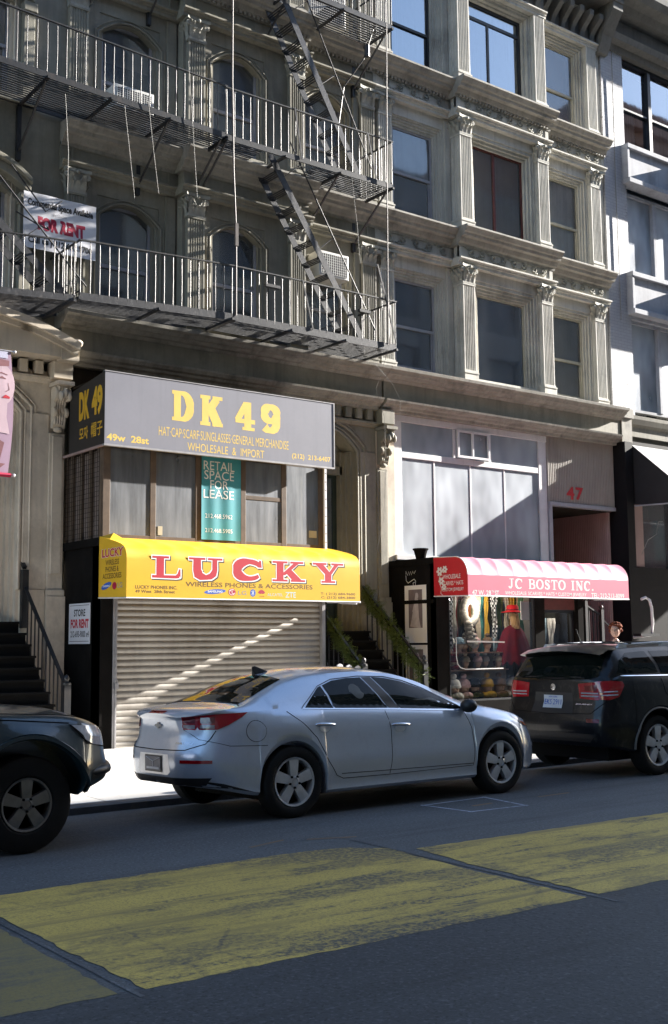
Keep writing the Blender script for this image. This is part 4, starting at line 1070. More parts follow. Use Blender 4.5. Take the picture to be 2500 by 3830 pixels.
# ------------------------------------------------------------------ yellow awning
M['awnyellow'] = mat('yellow_awning_vinyl', (.68, .40, .022), .45, var=.05, scale=3, spec=.45)
aw = thing('shop_awning', 'yellow vinyl awning with big red outlined letters over the shutter', 'awning', (0, 0, 0))
AX0, AX1, AY = 7.62, 11.89, 15.0
def awprof(t):      # 0 at the wall .. 1 at the front top edge
    return None
ap = [(15.9, 3.25), (15.75, 3.225), (15.55, 3.185), (15.35, 3.14), (15.2, 3.10), (15.1, 3.06), (15.04, 3.01), (15.008, 2.94), (15.0, 2.86)]
n = 88; rowsA = []
for j, (y, z) in enumerate(ap):
    r = []
    for i in range(n + 1):
        x = lerp(AX0, AX1, i / n); ph = (i % 8) / 8
        sag = -.012 * math.sin(math.pi * ph) * math.sin(math.pi * min(1, j / 8)) * 1.2
        r.append((x, y - sag * .3, z + sag))
    rowsA.append(r)
rowsA[-1] = [(p[0], 15.0, 2.86) for p in rowsA[-1]]; rowsA.append([(p[0], 15.0, 2.60) for p in rowsA[-1]]); rowsA.append([(p[0], 15.0, 2.30) for p in rowsA[-1]])
MB().grid(rowsA).build('fabric', M['awnyellow'], aw, smooth=30, recalc=False)
for x, nm in ((AX0, 'side_panel'), (AX1, 'side_panel')):
    MB().poly([(x, y, z) for y, z in ap] + [(x, 15.0, 2.30), (x, 15.9, 2.33)]).build(nm, M['awnyellow'], aw, recalc=False)
mb = MB(); mb.tube([(AX0, 15.004, 2.30), (AX1, 15.004, 2.30)], .012, 6); mb.tube([(AX0, 15.0, 2.3), (AX0, 15.9, 2.33)], .011, 6); mb.tube([(AX1, 15.0, 2.3), (AX1, 15.9, 2.33)], .02, 6); mb.tube([(AX1, 15.86, 2.38), (AX1, 15.5, 2.3), (AX1, 15.1, 2.28)], .02, 6)
mb.build('frame_bar', M['whiteframe'], aw)
MB().add([(AX0 + .02, 15.6, 3.18), (AX0 + .3, 15.6, 3.18), (AX0 + .16, 15.75, 3.30), (AX0 + .02, 15.9, 3.25), (AX0 + .3, 15.9, 3.25)], [(0, 1, 2), (0, 2, 3), (1, 4, 2), (2, 4, 3)]).build('corner_gusset', M['awnyellow'], aw)
P = front(15.0, .004)
LT = (('L', 8.00, 8.51), ('U', 8.62, 9.26), ('C', 9.41, 9.97), ('K', 10.12, 10.79), ('Y', 10.91, 11.56))
sh = MB(); wh = MB(); rd = MB()
for c, a, b in LT:
    glyph(sh, c, a, b, 2.60, 2.92, P, grow=.018, du=.016, dv=-.014); glyph(wh, c, a, b, 2.60, 2.92, P, grow=.016, k=.005); glyph(rd, c, a, b, 2.60, 2.92, P, k=.010)
P2 = leftface(AX0, .004)
text(rd, 'LUCKY', 15.80, 15.11, 2.92, 3.045, P2, .03, k=.003)
text(wh, 'LUCKY', 15.81, 15.10, 2.915, 3.05, P2, .05)
sh.build('letter_shadow', I['black'], aw, recalc=False); wh.build('letter_outline', I['white'], aw, recalc=False); rd.build('lettering', I['red'], aw, recalc=False)
t = MB(); text(t, 'WIRELESS PHONES & ACCESSORIES', 8.59, 10.92, 2.485, 2.555, P, .012); text(t, 'LUCKY PHONES INC.', 7.76, 8.45, 2.435, 2.485, P, .02); text(t, '49 West  28th Street', 7.76, 8.41, 2.375, 2.42, P, .02)
text(t, 'T: ( 212) 684-9600', 11.08, 11.79, 2.395, 2.445, P, .02); text(t, 'C: (212) 684-3800', 11.09, 11.79, 2.335, 2.385, P, .02)
text(t, 'WIRELESS', 15.68, 15.24, 2.80, 2.88, P2, .02); text(t, 'PHONES &', 15.68, 15.25, 2.70, 2.78, P2, .02); text(t, 'ACCESSORIES', 15.77, 15.16, 2.60, 2.68, P2, .02)
t.build('lettering', I['brown'], aw, recalc=False)
# phone maker emblems
bl = MB(); disc(bl, 9.10, 2.417, .19, .036, P, rot=.08); disc(bl, 9.78, 2.41, .05, .058, P); disc(bl, 15.645, 2.497, .17, .045, P2, rot=-.2); bl.build('emblem_blue', I['blue'], aw, recalc=False)
cr = MB(); disc(cr, 9.40, 2.415, .066, .056, P); disc(cr, 15.38, 2.49, .07, .055, P2)
for a in (-75, -50, -25, 0, 25, 50, 75):
    ca, sa = math.sin(R(a)), math.cos(R(a)); disc(cr, 9.94 + ca * .036, 2.405 + sa * .03, .012, .032, P, k=.0004 * (a + 80) / 25, n=10, rot=-R(a))
text(cr, 'HUAWEI', 9.895, 9.985, 2.35, 2.366, P, .0); cr.build('emblem_red', I['crimson'], aw, recalc=False)
w_ = MB(); text(w_, 'SAMSUNG', 8.97, 9.23, 2.402, 2.434, P, .02, k=.002); text(w_, 'SAMSUNG', 15.76, 15.53, 2.48, 2.51, P2, .02, k=.002)
strk(w_, [(9.40, 2.45), (9.40, 2.395), (9.435, 2.395)], .008, P, .002); strk(w_, arc(9.40, 2.415, .05, .043, 40, 350), .007, P, .0025); disc(w_, 9.375, 2.435, .008, .008, P, .002)
strk(w_, [(9.755, 2.385), (9.80, 2.43), (9.78, 2.455), (9.78, 2.365), (9.80, 2.39), (9.755, 2.435)], .007, P, .002)
w_.build('emblem_lettering', I['white'], aw, recalc=False)
t = MB(); text(t, 'LG', 9.51, 9.66, 2.375, 2.44, P, .01); text(t, 'LG', 15.28, 15.13, 2.455, 2.53, P2, .01); t.build('emblem_lettering', I['grey'], aw, recalc=False)
t = MB(); text(t, 'ALCATEL', 10.05, 10.34, 2.368, 2.41, P, .0); text(t, 'ZTE', 10.39, 10.59, 2.35, 2.435, P, .01); t.build('emblem_lettering', I['paleblue'], aw, recalc=False)

# ------------------------------------------------------------------ red awning
M['awnpink'] = mat('sunlit_front_red_vinyl', (.50, .11, .18), .5, var=.06, scale=3, spec=.45)  # front paled for the sun on it; same vinyl as the deep red ends
M['awnpinktop'] = mat('sunlit_top_red_vinyl', (.68, .25, .32), .5, var=.05, scale=3, spec=.45)  # top paler still, its overexposed sunlight put into the colour
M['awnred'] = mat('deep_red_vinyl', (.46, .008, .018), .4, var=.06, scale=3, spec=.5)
aw = thing('shop_awning', 'rounded red awning with scalloped top over the scarf shop window', 'awning', (0, 0, 0))
JX0, JX1 = 14.35, 18.80
jp = [(15.9, 3.19)] + [(15.33 + .33 * math.cos(R(a)), 2.83 + .34 * math.sin(R(a))) for a in (90, 100, 112, 124, 136, 148, 160, 170, 180)]
n = 11 * 8; rowsA = []
for j, (y, z) in enumerate(jp):
    r = []
    for i in range(n + 1):
        ph = (i % 8) / 8; s = math.sin(math.pi * ph) * math.sin(math.pi * j / 9.01) * .035
        a = R(90 + 90 * max(0, j - 1) / 8)
        r.append((lerp(JX0, JX1, i / n), y - s * math.cos(a), z - s * math.sin(a) * .9))
    rowsA.append(r)
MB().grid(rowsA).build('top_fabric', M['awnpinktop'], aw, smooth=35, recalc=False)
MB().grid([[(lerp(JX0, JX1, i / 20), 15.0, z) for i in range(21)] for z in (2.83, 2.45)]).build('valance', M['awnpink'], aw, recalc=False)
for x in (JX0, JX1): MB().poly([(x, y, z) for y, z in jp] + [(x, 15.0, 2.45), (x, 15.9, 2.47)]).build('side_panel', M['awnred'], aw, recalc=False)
mb = MB(); mb.tube([(JX0, 15.0, 2.45), (JX1, 15.0, 2.45)], .013, 6); mb.tube([(JX0, 15.0, 2.45), (JX0, 15.9, 2.47)], .012, 6); mb.tube([(JX1, 15.0, 2.45), (JX1, 15.9, 2.47)], .012, 6); mb.tube([(JX0 - .002, p[0], p[1]) for p in jp] , .010, 6)
mb.build('frame_bar', M['whiteframe'], aw)
P = front(15.0, .004); P2 = leftface(JX0, .004)
t = MB(); word(t, 'Jc', 15.36, 15.75, 2.60, 2.785, P); word(t, 'BOSTO', 15.90, 16.92, 2.60, 2.785, P); word(t, 'INc.', 17.08, 17.74, 2.60, 2.785, P)
text(t, '47 W. 28', 14.45, 14.92, 2.465, 2.555, P, .02); text(t, 'TH', 14.935, 15.0, 2.515, 2.557, P, .01); text(t, 'ST.', 15.02, 15.14, 2.465, 2.555, P, .02)
text(t, 'WHOLESALE: SCARVES * HATS * CUSTOM JEWELRY', 15.28, 17.52, 2.465, 2.555, P, .012); text(t, 'TEL: 212-213-8099', 17.66, 18.65, 2.465, 2.56, P, .012)
text(t, 'WHOLESALE', 15.66, 15.19, 2.775, 2.855, P2, .01); text(t, 'SCARVES * HATS', 15.67, 15.12, 2.655, 2.735, P2, .01); text(t, 'CUSTOM JEWELRY', 15.68, 15.11, 2.53, 2.61, P2, .01)
# trailing flower drawn on the end panel
for cu, cv, r in ((15.74, 2.92, .085), (15.60, 2.95, .07), (15.70, 2.74, .075), (15.63, 2.63, .06)):
    for a in range(0, 360, 60): disc(t, cu + r * .62 * math.cos(R(a)), cv + r * .62 * math.sin(R(a)), r * .45, r * .30, P2, k=.0006 + a * 1e-6 + r * .004, n=12, rot=R(a))
strk(t, [(15.72, 2.9), (15.76, 2.75), (15.7, 2.6), (15.72, 2.52), (15.66, 2.48)], .012, P2, .0016)
t.build('lettering', I['cream'], aw, recalc=False)

# ------------------------------------------------------------------ scarf shop under the red awning
sh = thing('scarf_shop', 'black fronted scarf and hat shop with display window under the red awning', 'shop', (0, 0, 0))
QX0, QX1 = 14.40, 18.45
mb = MB(); mb.box(QX0, QX0 + .14, SY + .01, YF + .05, 0, 3.1); mb.box(QX0, QX0 + .30, SY, SY + .16, 0, 3.1); mb.box(QX0 - .02, QX0 + .32, SY - .02, YF, 3.08, 3.2); mb.box(QX0, QX1, SY, SY + .16, 2.55, 3.2)
mb.box(QX0 + .3, 17.05, SY, SY + .14, .06, .52); mb.box(17.03, 17.3, SY, SY + .16, 0, 2.55); mb.box(18.3, QX1, SY, SY + .16, 0, 2.55); mb.box(QX1 - .08, QX1, SY + .16, YF, 0, 3.1)
mb.box(QX0, QX1, SY + .16, YF, 3.1, 3.16)
mb.box(QX0 - .02, QX0 + .14, SY + .05, YF, 2.35, 2.42)
mb.build('wall', M['dark'], sh)
mb = MB(); mb.ring(14.74, 17.0, .56, 2.5, .035, SY + .02, SY + .08); mb.box(14.70, 14.715, SY - .012, SY, 0.1, 2.5)
wf = mb.build('window_frame', M['blackframe'], sh)
MB().poly([(14.7, SY + .05, .52), (17.03, SY + .05, .52), (17.03, SY + .05, 2.55), (14.7, SY + .05, 2.55)]).build('pane', M['glass_clear'], wf, recalc=False)
t = MB(); P = front(SY + .045, .002)
strk(t, [(14.92, 1.72), (14.92, 1.35), (14.95, 1.22), (15.02, 1.15), (15.15, 1.12), (16.15, 1.12)], .018, P); strk(t, [(15.2, 1.64), (16.2, 1.62)], .03, P); t.build('window_line', I['cream'], wf, recalc=False)
mb = MB(); mb.ring(17.38, 18.22, .2, 2.2, .06, SY + .12, SY + .18); dr = mb.build('door', M['blackframe'], sh)
MB().poly([(17.36, SY + .15, .16), (18.24, SY + .15, .16), (18.24, SY + .15, 2.24), (17.36, SY + .15, 2.24)]).build('pane', M['glass_clear'], dr, recalc=False)
MB().box(17.32, 18.25, SY + .06, SY + .12, 2.26, 2.54).build('door_header', M['redframe'], sh)
M['shopwall'] = mat('shop_back_wall', (.12, .10, .08), .8, var=.3, scale=2)
MB().box(QX0 + .14, QX1 - .08, YF - .02, YF + .02, 0, 3.1).box(QX0 + .14, QX1 - .08, SY + .16, YF, .05, .1).build('back_wall', M['shopwall'], sh)
MB().box(14.56, 17.02, SY + .12, YF - .1, .50, .545).build('display_floor', M['shopwall'], sh)

# posters on the black side wall, a flower pot on its ledge, graffiti tag
M['posterwhite'] = mat('poster_paper', (.84, .82, .80), .6, var=.05)
M['posterphoto'] = mat('poster_photo', (.20, .16, .17), .5, var=.3, scale=6)
M['posterfig'] = mat('poster_figure', (.55, .50, .52), .5, var=.2, scale=8)
for i, (z0, z1, lb) in enumerate(((1.62, 2.70, 'upper bridal photo poster on the black wall beside the stoop'), (.55, 1.58, 'lower bridal photo poster on the black wall beside the stoop'))):
    t = thing('wall_poster', lb, 'poster', (0, 0, 0), group='bridal posters')
    MB().box(QX0 - .012, QX0 - .001, 16.17, 16.78, z0, z1).build('paper', M['posterwhite'], t)
    P = leftface(QX0 - .012, .001)
    q = MB(); q.poly([P(16.67, z1 - .80), P(16.28, z1 - .80), P(16.28, z1 - .08), P(16.67, z1 - .08)]); q.build('photo', M['posterphoto'], t, recalc=False)
    q = MB(); P = leftface(QX0 - .012, .003)
    disc(q, 16.43, z1 - .2, .04, .06, P); strk(q, [(16.43, z1 - .26), (16.44, z1 - .42), (16.46, z1 - .6), (16.48, z1 - .79)], [.06, .10, .16, .30], P, .001); strk(q, [(16.48, z1 - .3), (16.55, z1 - .5)], .035, P, .0015); strk(q, [(16.45, z1 - .15), (16.5, z1 - .45), (16.56, z1 - .78)], [.03, .07, .14], P, .0005)
    q.build('figure', M['posterfig'], t, recalc=False)
t = MB(); P = leftface(QX0, .003); u = lambda a: 16.75 - a
strk(t, [(u(0), 2.92), (u(.0), 2.98), (u(.05), 2.9), (u(.08), 2.97), (u(.1), 2.9), (u(.14), 2.97), (u(.16), 2.9), (u(.2), 2.97), (u(.24), 2.92), (u(.28), 2.98)], .012, P)
strk(t, [(u(.0), 2.9), (u(.01), 2.8), (u(.06), 2.75), (u(.16), 2.79), (u(.24), 2.82), (u(.28), 2.78), (u(.27), 2.70), (u(.22), 2.69), (u(.2), 2.74), (u(.25), 2.76)], .014, P, .0005)
t.build('graffiti_tag', I['cream'], sh, recalc=False)
t = thing('flower_pot', 'small black planter tub on the ledge above the black wall', 'planter', (14.52, 16.45, 3.2))
mb = MB(); mb.lathe((0, 0, 0), [(.09, 0), (.13, .16), (.15, .17), (.15, .2), (.13, .2), (.12, .16), (0, .15)], 16); mb.build('tub', M['dark'], t, smooth=40)

# numerals on the ribbed panel
t = MB(); P = lambda u, v, k=0: (u, YF - .045 - k, v)
n7 = MB(); text(n7, '4', 19.54, 19.80, 4.77, 5.06, P, .03); text(n7, '7', 19.84, 20.10, 4.77, 5.06, P, .03)
q = n7
tag(q.build('house_number', I['red47'], None, recalc=False), 'red numerals 47 mounted on the ribbed taupe panel', 'house number')
# faint painted lettering on the shop window of number 47
t = MB(); P = front(YF + .088, .002); text(t, 'Delta Silver Studio', 14.98, 15.62, 4.93, 5.0, P, .0); text(t, '47 W. 28th Street', 15.0, 15.62, 4.80, 4.87, P, .0)
tag(t.build('window_lettering', I['grey'], None, recalc=False), 'faint grey lettering in the corner of the curtained shop window', 'lettering')

# ------------------------------------------------------------------ For Rent signs
fs = thing('rent_banner', 'white Commercial Space FOR RENT banner tied above the lower fire escape', 'banner', (0, 0, 0))
M['vinylwhite'] = mat('white_banner_vinyl', (.66, .66, .70), .45, var=.06, scale=3, spec=.5)
BY = 17.05
n = 16
MB().grid([[(lerp(6.78, 8.03, i / n), BY + .012 * math.sin(i * .9) * math.sin(j * .75), lerp(7.92, 8.84, j / 12)) for i in range(n + 1)] for j in range(13)]).build('sheet', M['vinylwhite'], fs, smooth=80, recalc=False)
P = lambda u, v, k=0: (u, BY - .0025 + .012 * math.sin((u - 6.78) / 1.25 * 14.4) * math.sin((v - 7.92) / .92 * 9), v)
t = MB(); text(t, 'Commercial Space Available', 6.85, 7.98, 8.59, 8.74, P, .045); text(t, 'Call us | 212.693.9700', 6.87, 7.97, 7.98, 8.12, P, .045); t.build('lettering', I['black'], fs, recalc=False)
t = MB(); text(t, 'FOR RENT', 7.02, 7.84, 8.24, 8.47, P, .07); t.build('lettering', I['crimson'], fs, recalc=False)
t = MB(); text(t, 'By Owner', 7.28, 7.52, 8.505, 8.565, P, .0); t.build('lettering', I['grey'], fs, recalc=False)
mb = MB(); mb.tube([(7.4, BY - .05, 8.78), (7.1, BY - .12, 8.52), (6.5, 16.9, 9.15)], .012, 6); mb.tube([(7.15, BY - .06, 8.3), (7.18, BY - .08, 8.25), (7.0, 16.95, 8.28), (6.6, 16.9, 8.4)], .012, 6); mb.build('tie_rod', M['iron'], fs)
rs = thing('rent_sign', 'small white STORE FOR RENT sign on the black shop side wall', 'sign', (0, 0, 0))
MB().box(7.635, 7.645, 16.22, 16.97, 1.65, 2.27).build('board', M['vinylwhite'], rs)
P = leftface(7.635, .003)
t = MB(); text(t, 'STORE', 16.79, 16.38, 2.07, 2.18, P, .03); text(t, '212-693-9000 x4', 16.9, 16.25, 1.75, 1.85, P, .02); strk(t, [(16.94, 1.69), (16.25, 1.69)], .008, P); strk(t, [(16.94, 2.24), (16.25, 2.24)], .008, P); t.build('lettering', I['black'], rs, recalc=False)
t = MB(); text(t, 'FOR RENT', 16.9, 16.26, 1.89, 2.03, P, .05); t.build('lettering', I['red'], rs, recalc=False)

# hanging fabric banner with a woman's face, seen edge-cropped at the left
fb = thing('hanging_banner', 'mauve portrait banner on a red bar beside the curved door hood', 'banner', (0, 0, 0))
M['mauve'] = mat('mauve_banner_print', (.33, .22, .30), .6, var=.1, scale=2); M['bskin'] = mat('banner_skin_print', (.52, .38, .43), .6, var=.08, scale=3); M['bhair'] = mat('banner_hair_print', (.22, .09, .10), .6, var=.2, scale=8); M['bveil'] = mat('banner_veil_print', (.50, .49, .62), .6, var=.08, scale=3)
BX0, BX1, BY, BZ0, BZ1 = 5.25, 6.06, 15.6, 4.05, 5.79
n = 12
def wob(u, k=0, v=0): return (u, BY - k + .003 * math.sin((u - BX0) * 7), v)
MB().grid([[wob(lerp(BX0, BX1, i / n) + (.06 * math.sin(math.pi * j / 8)) * i / n, 0, lerp(BZ0, BZ1, j / 8)) for i in range(n + 1)] for j in range(9)]).build('sheet', M['mauve'], fb, smooth=80, recalc=False)
P = lambda u, v, k=0: wob(u, .004 + k, v)
q = MB(); strk(q, [(5.3, BZ1 - .02), (5.35, 5.2), (5.45, 4.6), (5.5, 4.1)], [.5, .45, .5, .5], P); strk(q, [(5.3, BZ1 - .06), (5.7, BZ1 - .05), (6.02, BZ1 - .05)], .1, P, .0004); q.build('print_veil', M['bveil'], fb, recalc=False)
q = MB(); disc(q, 5.93, 5.30, .20, .30, P, .001, 28); strk(q, [(5.93, 5.1), (5.92, 4.85), (5.9, 4.62)], [.2, .2, .34], P, .0014); q.build('print_skin', M['bskin'], fb, recalc=False)
q = MB(); strk(q, [(6.04, 5.62), (5.86, 5.62), (5.74, 5.5), (5.70, 5.3), (5.72, 5.0)], [.08, .12, .1, .06, .03], P, .002); strk(q, [(5.86, 5.45), (5.93, 5.475), (6.02, 5.45)], [.012, .02, .012], P, .0024); strk(q, [(5.88, 5.395), (5.94, 5.41), (6.0, 5.39)], [.01, .035, .01], P, .0024); strk(q, [(5.95, 4.5), (5.8, 4.2), (5.9, 4.08)], [.1, .25, .3], P, .002); strk(q, [(6.03, 5.34), (6.05, 5.24), (6.0, 5.21)], [.006, .012, .012], P, .0024); q.build('print_hair', M['bhair'], fb, recalc=False)
q = MB(); strk(q, [(5.955, 5.12), (6.0, 5.14), (6.06, 5.125)], [.01, .05, .03], P, .003); q.build('print_lips', I['red'], fb, recalc=False)
mb = MB(); mb.tube([(BX0, BY, BZ0 - .03), (BX1 + .04, BY, BZ0 - .03)], .03, 8); mb.build('bottom_bar', I['crimson'], fb)
mb = MB(); mb.tube([(BX0, BY, BZ1 + .01), (BX1 + .06, BY, BZ1 + .01)], .012, 6); mb.ball((BX1 + .06, BY, BZ1 + .01), .025); mb.ball((BX1 + .08, BY, BZ0 - .03), .03); mb.tube([(5.6, BY, BZ1), (5.6, YF, BZ1 + .1)], .015, 6); mb.build('top_bar', M['galv'], fb)
# ------------------------------------------------------------------ stoops, railings, garlands
M['stoop'] = mat('black_painted_stoop', (.012, .0115, .011), .75, var=.3, scale=3, bump=.2, spec=.12)
def stoop(label, x0, x1, zl, y0, y1, n):
    t = thing('stoop', label, 'steps', (0, 0, 0))
    mb = MB(); rise = (zl - .09) / n; run = (y1 - y0) / n
    for i in range(n):
        z = .09 + rise * (i + 1)
        mb.box(x0, x1, y0 + run * i, y1 + .7, z - rise, z - .002); mb.box(x0 - .02, x1 + .02, y0 + run * i - .025, y0 + run * (i + 1), z - .035, z)
    mb.build('steps', M['stoop'], t, bevel=.004)
    return t
stoop('dark steep steps up to the green door beside the yellow awning', 12.26, 13.74, 1.85, 15.35, 17.25, 10)
stoop('dark steps up to the doorway under the curved hood', 5.2, 6.96, 2.0, 15.4, 17.4, 11)
def railing(label, x, ya, za, yb, zb, group, newel=True, drop=.82):
    """sloping iron stair rail from the street newel (ya, za) up to (yb, zb)"""
    t = thing('stair_railing', label, 'railing', (0, 0, 0), group=group)
    mb = MB(); mb.bar((x, ya, za), (x, yb, zb), .05, .03); mb.bar((x, ya, za - drop), (x, yb, zb - drop), .035, .02); mb.build('handrail', M['iron'], t)
    mb = MB(); n = int((yb - ya) / .135)
    for i in range(1, n):
        y = lerp(ya, yb, i / n); z = lerp(za, zb, i / n); mb.box(x - .009, x + .009, y - .009, y + .009, z - drop - .12, z)
    mb.build('baluster_row', M['iron'], t)
    mb = MB(); mb.box(x - .05, x + .05, ya - .06, ya + .04, .06, za + .02); mb.lathe((x, ya - .01, za + .02), [(.065, 0), (.065, .03), (.03, .05), (.045, .09), (.03, .13), (0, .15)], 10); mb.build('newel', M['iron'], t, smooth=40)
    return t
railing('iron stair rail with fir garland beside the black shop wall', 13.73, 15.52, 1.24, 17.25, 2.72, 'stoop railings')
railing('iron stair rail with fir garland close to the roller shutter', 12.26, 15.40, 1.22, 17.2, 2.75, 'stoop railings')
t = railing('bare iron stair rail in front of the tan doorway', 6.97, 15.55, 1.05, 17.14, 2.55, 'stoop railings')
mb = MB(); mb.box(6.92, 7.02, 17.1, 17.2, 1.9, 2.80); mb.bar((6.97, 17.15, 2.83), (6.97, 17.95, 3.48), .06, .05); mb.build('upper_rail', M['iron'], t)

def leafcolors(n, c):
    q = NT(n)
    k = q.mix(q.ramp(q.noise(6), .3, .7), tuple(x * .55 for x in c), c); k = q.mix(q.ramp(q.noise(45, detail=2), .45, .7, 0, .6), k, tuple(min(1, x * 1.9) for x in c))
    q.color(k); q.set(rough=.55, spec=.3); return q.m
M['fir'] = leafcolors('fir_sprig', (.105, .14, .03))
def garland(label, pts, n, r):
    t = thing('garland', label, 'garland', (0, 0, 0), group='fir garlands')
    mb = MB(); P = [Vector(p) for p in pts]; L = [0]
    for a, b in zip(P, P[1:]): L.append(L[-1] + (b - a).length)
    def at(s):
        for i in range(len(P) - 1):
            if s <= L[i + 1]: return P[i].lerp(P[i + 1], (s - L[i]) / (L[i + 1] - L[i])), (P[i + 1] - P[i]).normalized()
        return P[-1], (P[-1] - P[-2]).normalized()
    for i in range(n):
        s = random.random() * L[-1]; p, d = at(s); rr_ = r * (.45 + 1.0 * math.sin(s * 7 + 1) ** 2)
        o = Vector((random.gauss(0, 1), random.gauss(0, 1), random.gauss(-.25, 1))).normalized()
        b = p + o * rr_ * random.random() * .55; tip = b + (o + d * random.uniform(-1.1, .2)).normalized() * random.uniform(.05, .16) + Vector((0, 0, -.02))
        ax = (tip - b).normalized(); sd = ax.cross(Vector((random.random(), random.random(), random.random())).normalized())
        if sd.length < .1: continue
        sd.normalize(); m_ = b.lerp(tip, .5)
        for k in range(4):     # needles in pairs along the sprig
            q = b.lerp(tip, .15 + .22 * k); ln = .055 * (1 - k * .15)
            for sg_ in (-1, 1):
                e = q + (sd * sg_ + ax * .9).normalized() * ln; w = ax.cross(sd) * .005
                mb.add([q - ax * .004, q + ax * .005, e], [(0, 1, 2)]); mb.add([q - w, q + w, e], [(0, 1, 2)])
    mb.build('sprigs', M['fir'], t, recalc=False)
    MB().tube(pts, .016, 6).build('core', M['brown'], t)
garland('long fir garland draped down the stair rail by the black shop wall', [(13.72, 17.2, 2.68), (13.70, 16.9, 2.32), (13.7, 16.5, 2.02), (13.70, 16.2, 1.7), (13.7, 15.9, 1.42), (13.7, 15.62, 1.22), (13.7, 15.52, 1.02)], 1300, .19)
garland('short fir garland on the stair rail beside the roller shutter', [(12.26, 16.3, 2.0), (12.24, 16.05, 1.72), (12.24, 15.75, 1.45), (12.24, 15.45, 1.2)], 600, .17)
t = thing('fence_panel', 'white round topped pickets showing above the silver car roof', 'pickets', (11.72, 15.4, 0))
mb = MB()
for i, x in enumerate((-.02, .17, .36)): mb.py([(x, .1), (x + .14, .1), (x + .14, 1.22 - .02 * i), (x + .12, 1.27 - .02 * i), (x + .07, 1.29 - .02 * i), (x + .02, 1.27 - .02 * i), (x, 1.22 - .02 * i)], 0, .025)
mb.box(-.03, .52, .026, .05, .5, .58); mb.build('pickets', M['whiteframe'], t)

# ------------------------------------------------------------------ fire escape
M['rustrod'] = mat('rusty_rod', (.085, .07, .064), .6, var=.3, scale=14)
M['baluster'] = mat('sunlit_iron_bar', (.105, .09, .085), .4, var=.35, scale=18, bump=.2, spec=.6)  # iron made paler and pinkish for the sun catching the bars
fe = thing('fire_escape', 'black iron fire escape with slatted balconies and steep stairs across the arched facade', 'fire escape', (0, 0, 0))
FY0, FY1 = 16.05, 17.18
def balcony(x0, x1, z, zf=lambda x: 0, ends=(True, True), gap=None, front_h=.10, nose=True):
    Z = lambda x: z + zf(x)
    def seg(mb, xa, xb, y, dz, w, h):
        k = max(1, int((xb - xa) / 1.4))
        for i in range(k):
            a, b = lerp(xa, xb, i / k), lerp(xa, xb, (i + 1) / k); mb.bar((a, y, Z(a) + dz), (b, y, Z(b) + dz), w, h)
    mb = MB()
    seg(mb, x0, x1, FY0, -.02, .012, front_h); seg(mb, x0, x1, FY0 + .03, .02, .05, .012); seg(mb, x0, x1, FY1, -.02, .02, .08)
    k = max(2, round((x1 - x0) / 1.15))
    for i in range(k + 1):
        x = lerp(x0, x1, i / k); mb.box(x - .02, x + .02, FY0 - .03, FY1 + .06, Z(x) - .075, Z(x) - .032)
    y = FY0 + .09
    while y < FY1 - .04:
        for xa, xb in ([(x0, x1)] if not gap or not (gap[2] < y < gap[3]) else [(x0, gap[0]), (gap[1], x1)]):
            seg(mb, xa, xb, y, -.018, .034, .010)
        y += .068
    mb.build('platform', M['ironlit' if z < 8 else 'iron'], fe)
    for i in range(k + 1):
        if z > 8 and (i % 2 == 0 or i == k):
            mb = MB()
            x = lerp(x0, x1, i / k); x = min(max(x, x0 + .05), x1 - .05); zz = Z(x)
            mb.bar((x, FY0 + .1, zz - .07), (x, FY1 + .05, zz - .85), .028, .028); mb.box(x - .035, x + .035, FY1 - .0, FY1 + .07, zz - .98, zz - .06)
            mb.build('bracket', M['iron'], fe)
    mb = MB(); hh = .87
    seg(mb, x0 - .02, x1 + .02, FY0, hh, .035, .02)
    for e, x in zip(ends, (x0, x1)):
        if e: mb.bar((x, FY0, Z(x) + hh), (x, FY1, Z(x) + hh), .02, .03); mb.bar((x, FY0, Z(x) + .06), (x, FY1, Z(x) + .06), .02, .02)
    ra = mb.build('railing', M['iron'], fe)
    mb = MB(); n = int((x1 - x0) / .158)
    for i in range(n + 1):
        x = lerp(x0 + .01, x1 - .01, i / n); j = random.uniform(-.008, .008); mb.tube([(x, FY0, Z(x) - .0), (x + j, FY0 + j * .5, Z(x) + hh * .5), (x, FY0, Z(x) + hh)], .0078, 6)
    for e, x in zip(ends, (x0, x1)):
        if e:
            for i in range(1, 7): mb.tube([(x, lerp(FY0, FY1, i / 7), Z(x)), (x, lerp(FY0, FY1, i / 7), Z(x) + hh)], .0085, 6)
    mb.build('balusters', M['baluster'], ra, smooth=60)
balcony(10.1, 13.65, 7.1, ends=(False, True), front_h=.13)
balcony(7.3, 10.06, 6.97, lambda x: (x - 7.3) * .047, (True, False), front_h=.12)
balcony(4.6, 7.22, 6.84, lambda x: (x - 6.1) * .07, (False, False))
balcony(9.93, 13.62, 10.22, ends=(False, True), gap=(10.75, 11.9, 16.2, 16.85))
balcony(4.6, 9.93, 10.24, lambda x: (9.93 - x) * .036, (False, False))
balcony(9.0, 13.66, 13.42, ends=(False, True), gap=(11.0, 12.2, 16.2, 16.85))
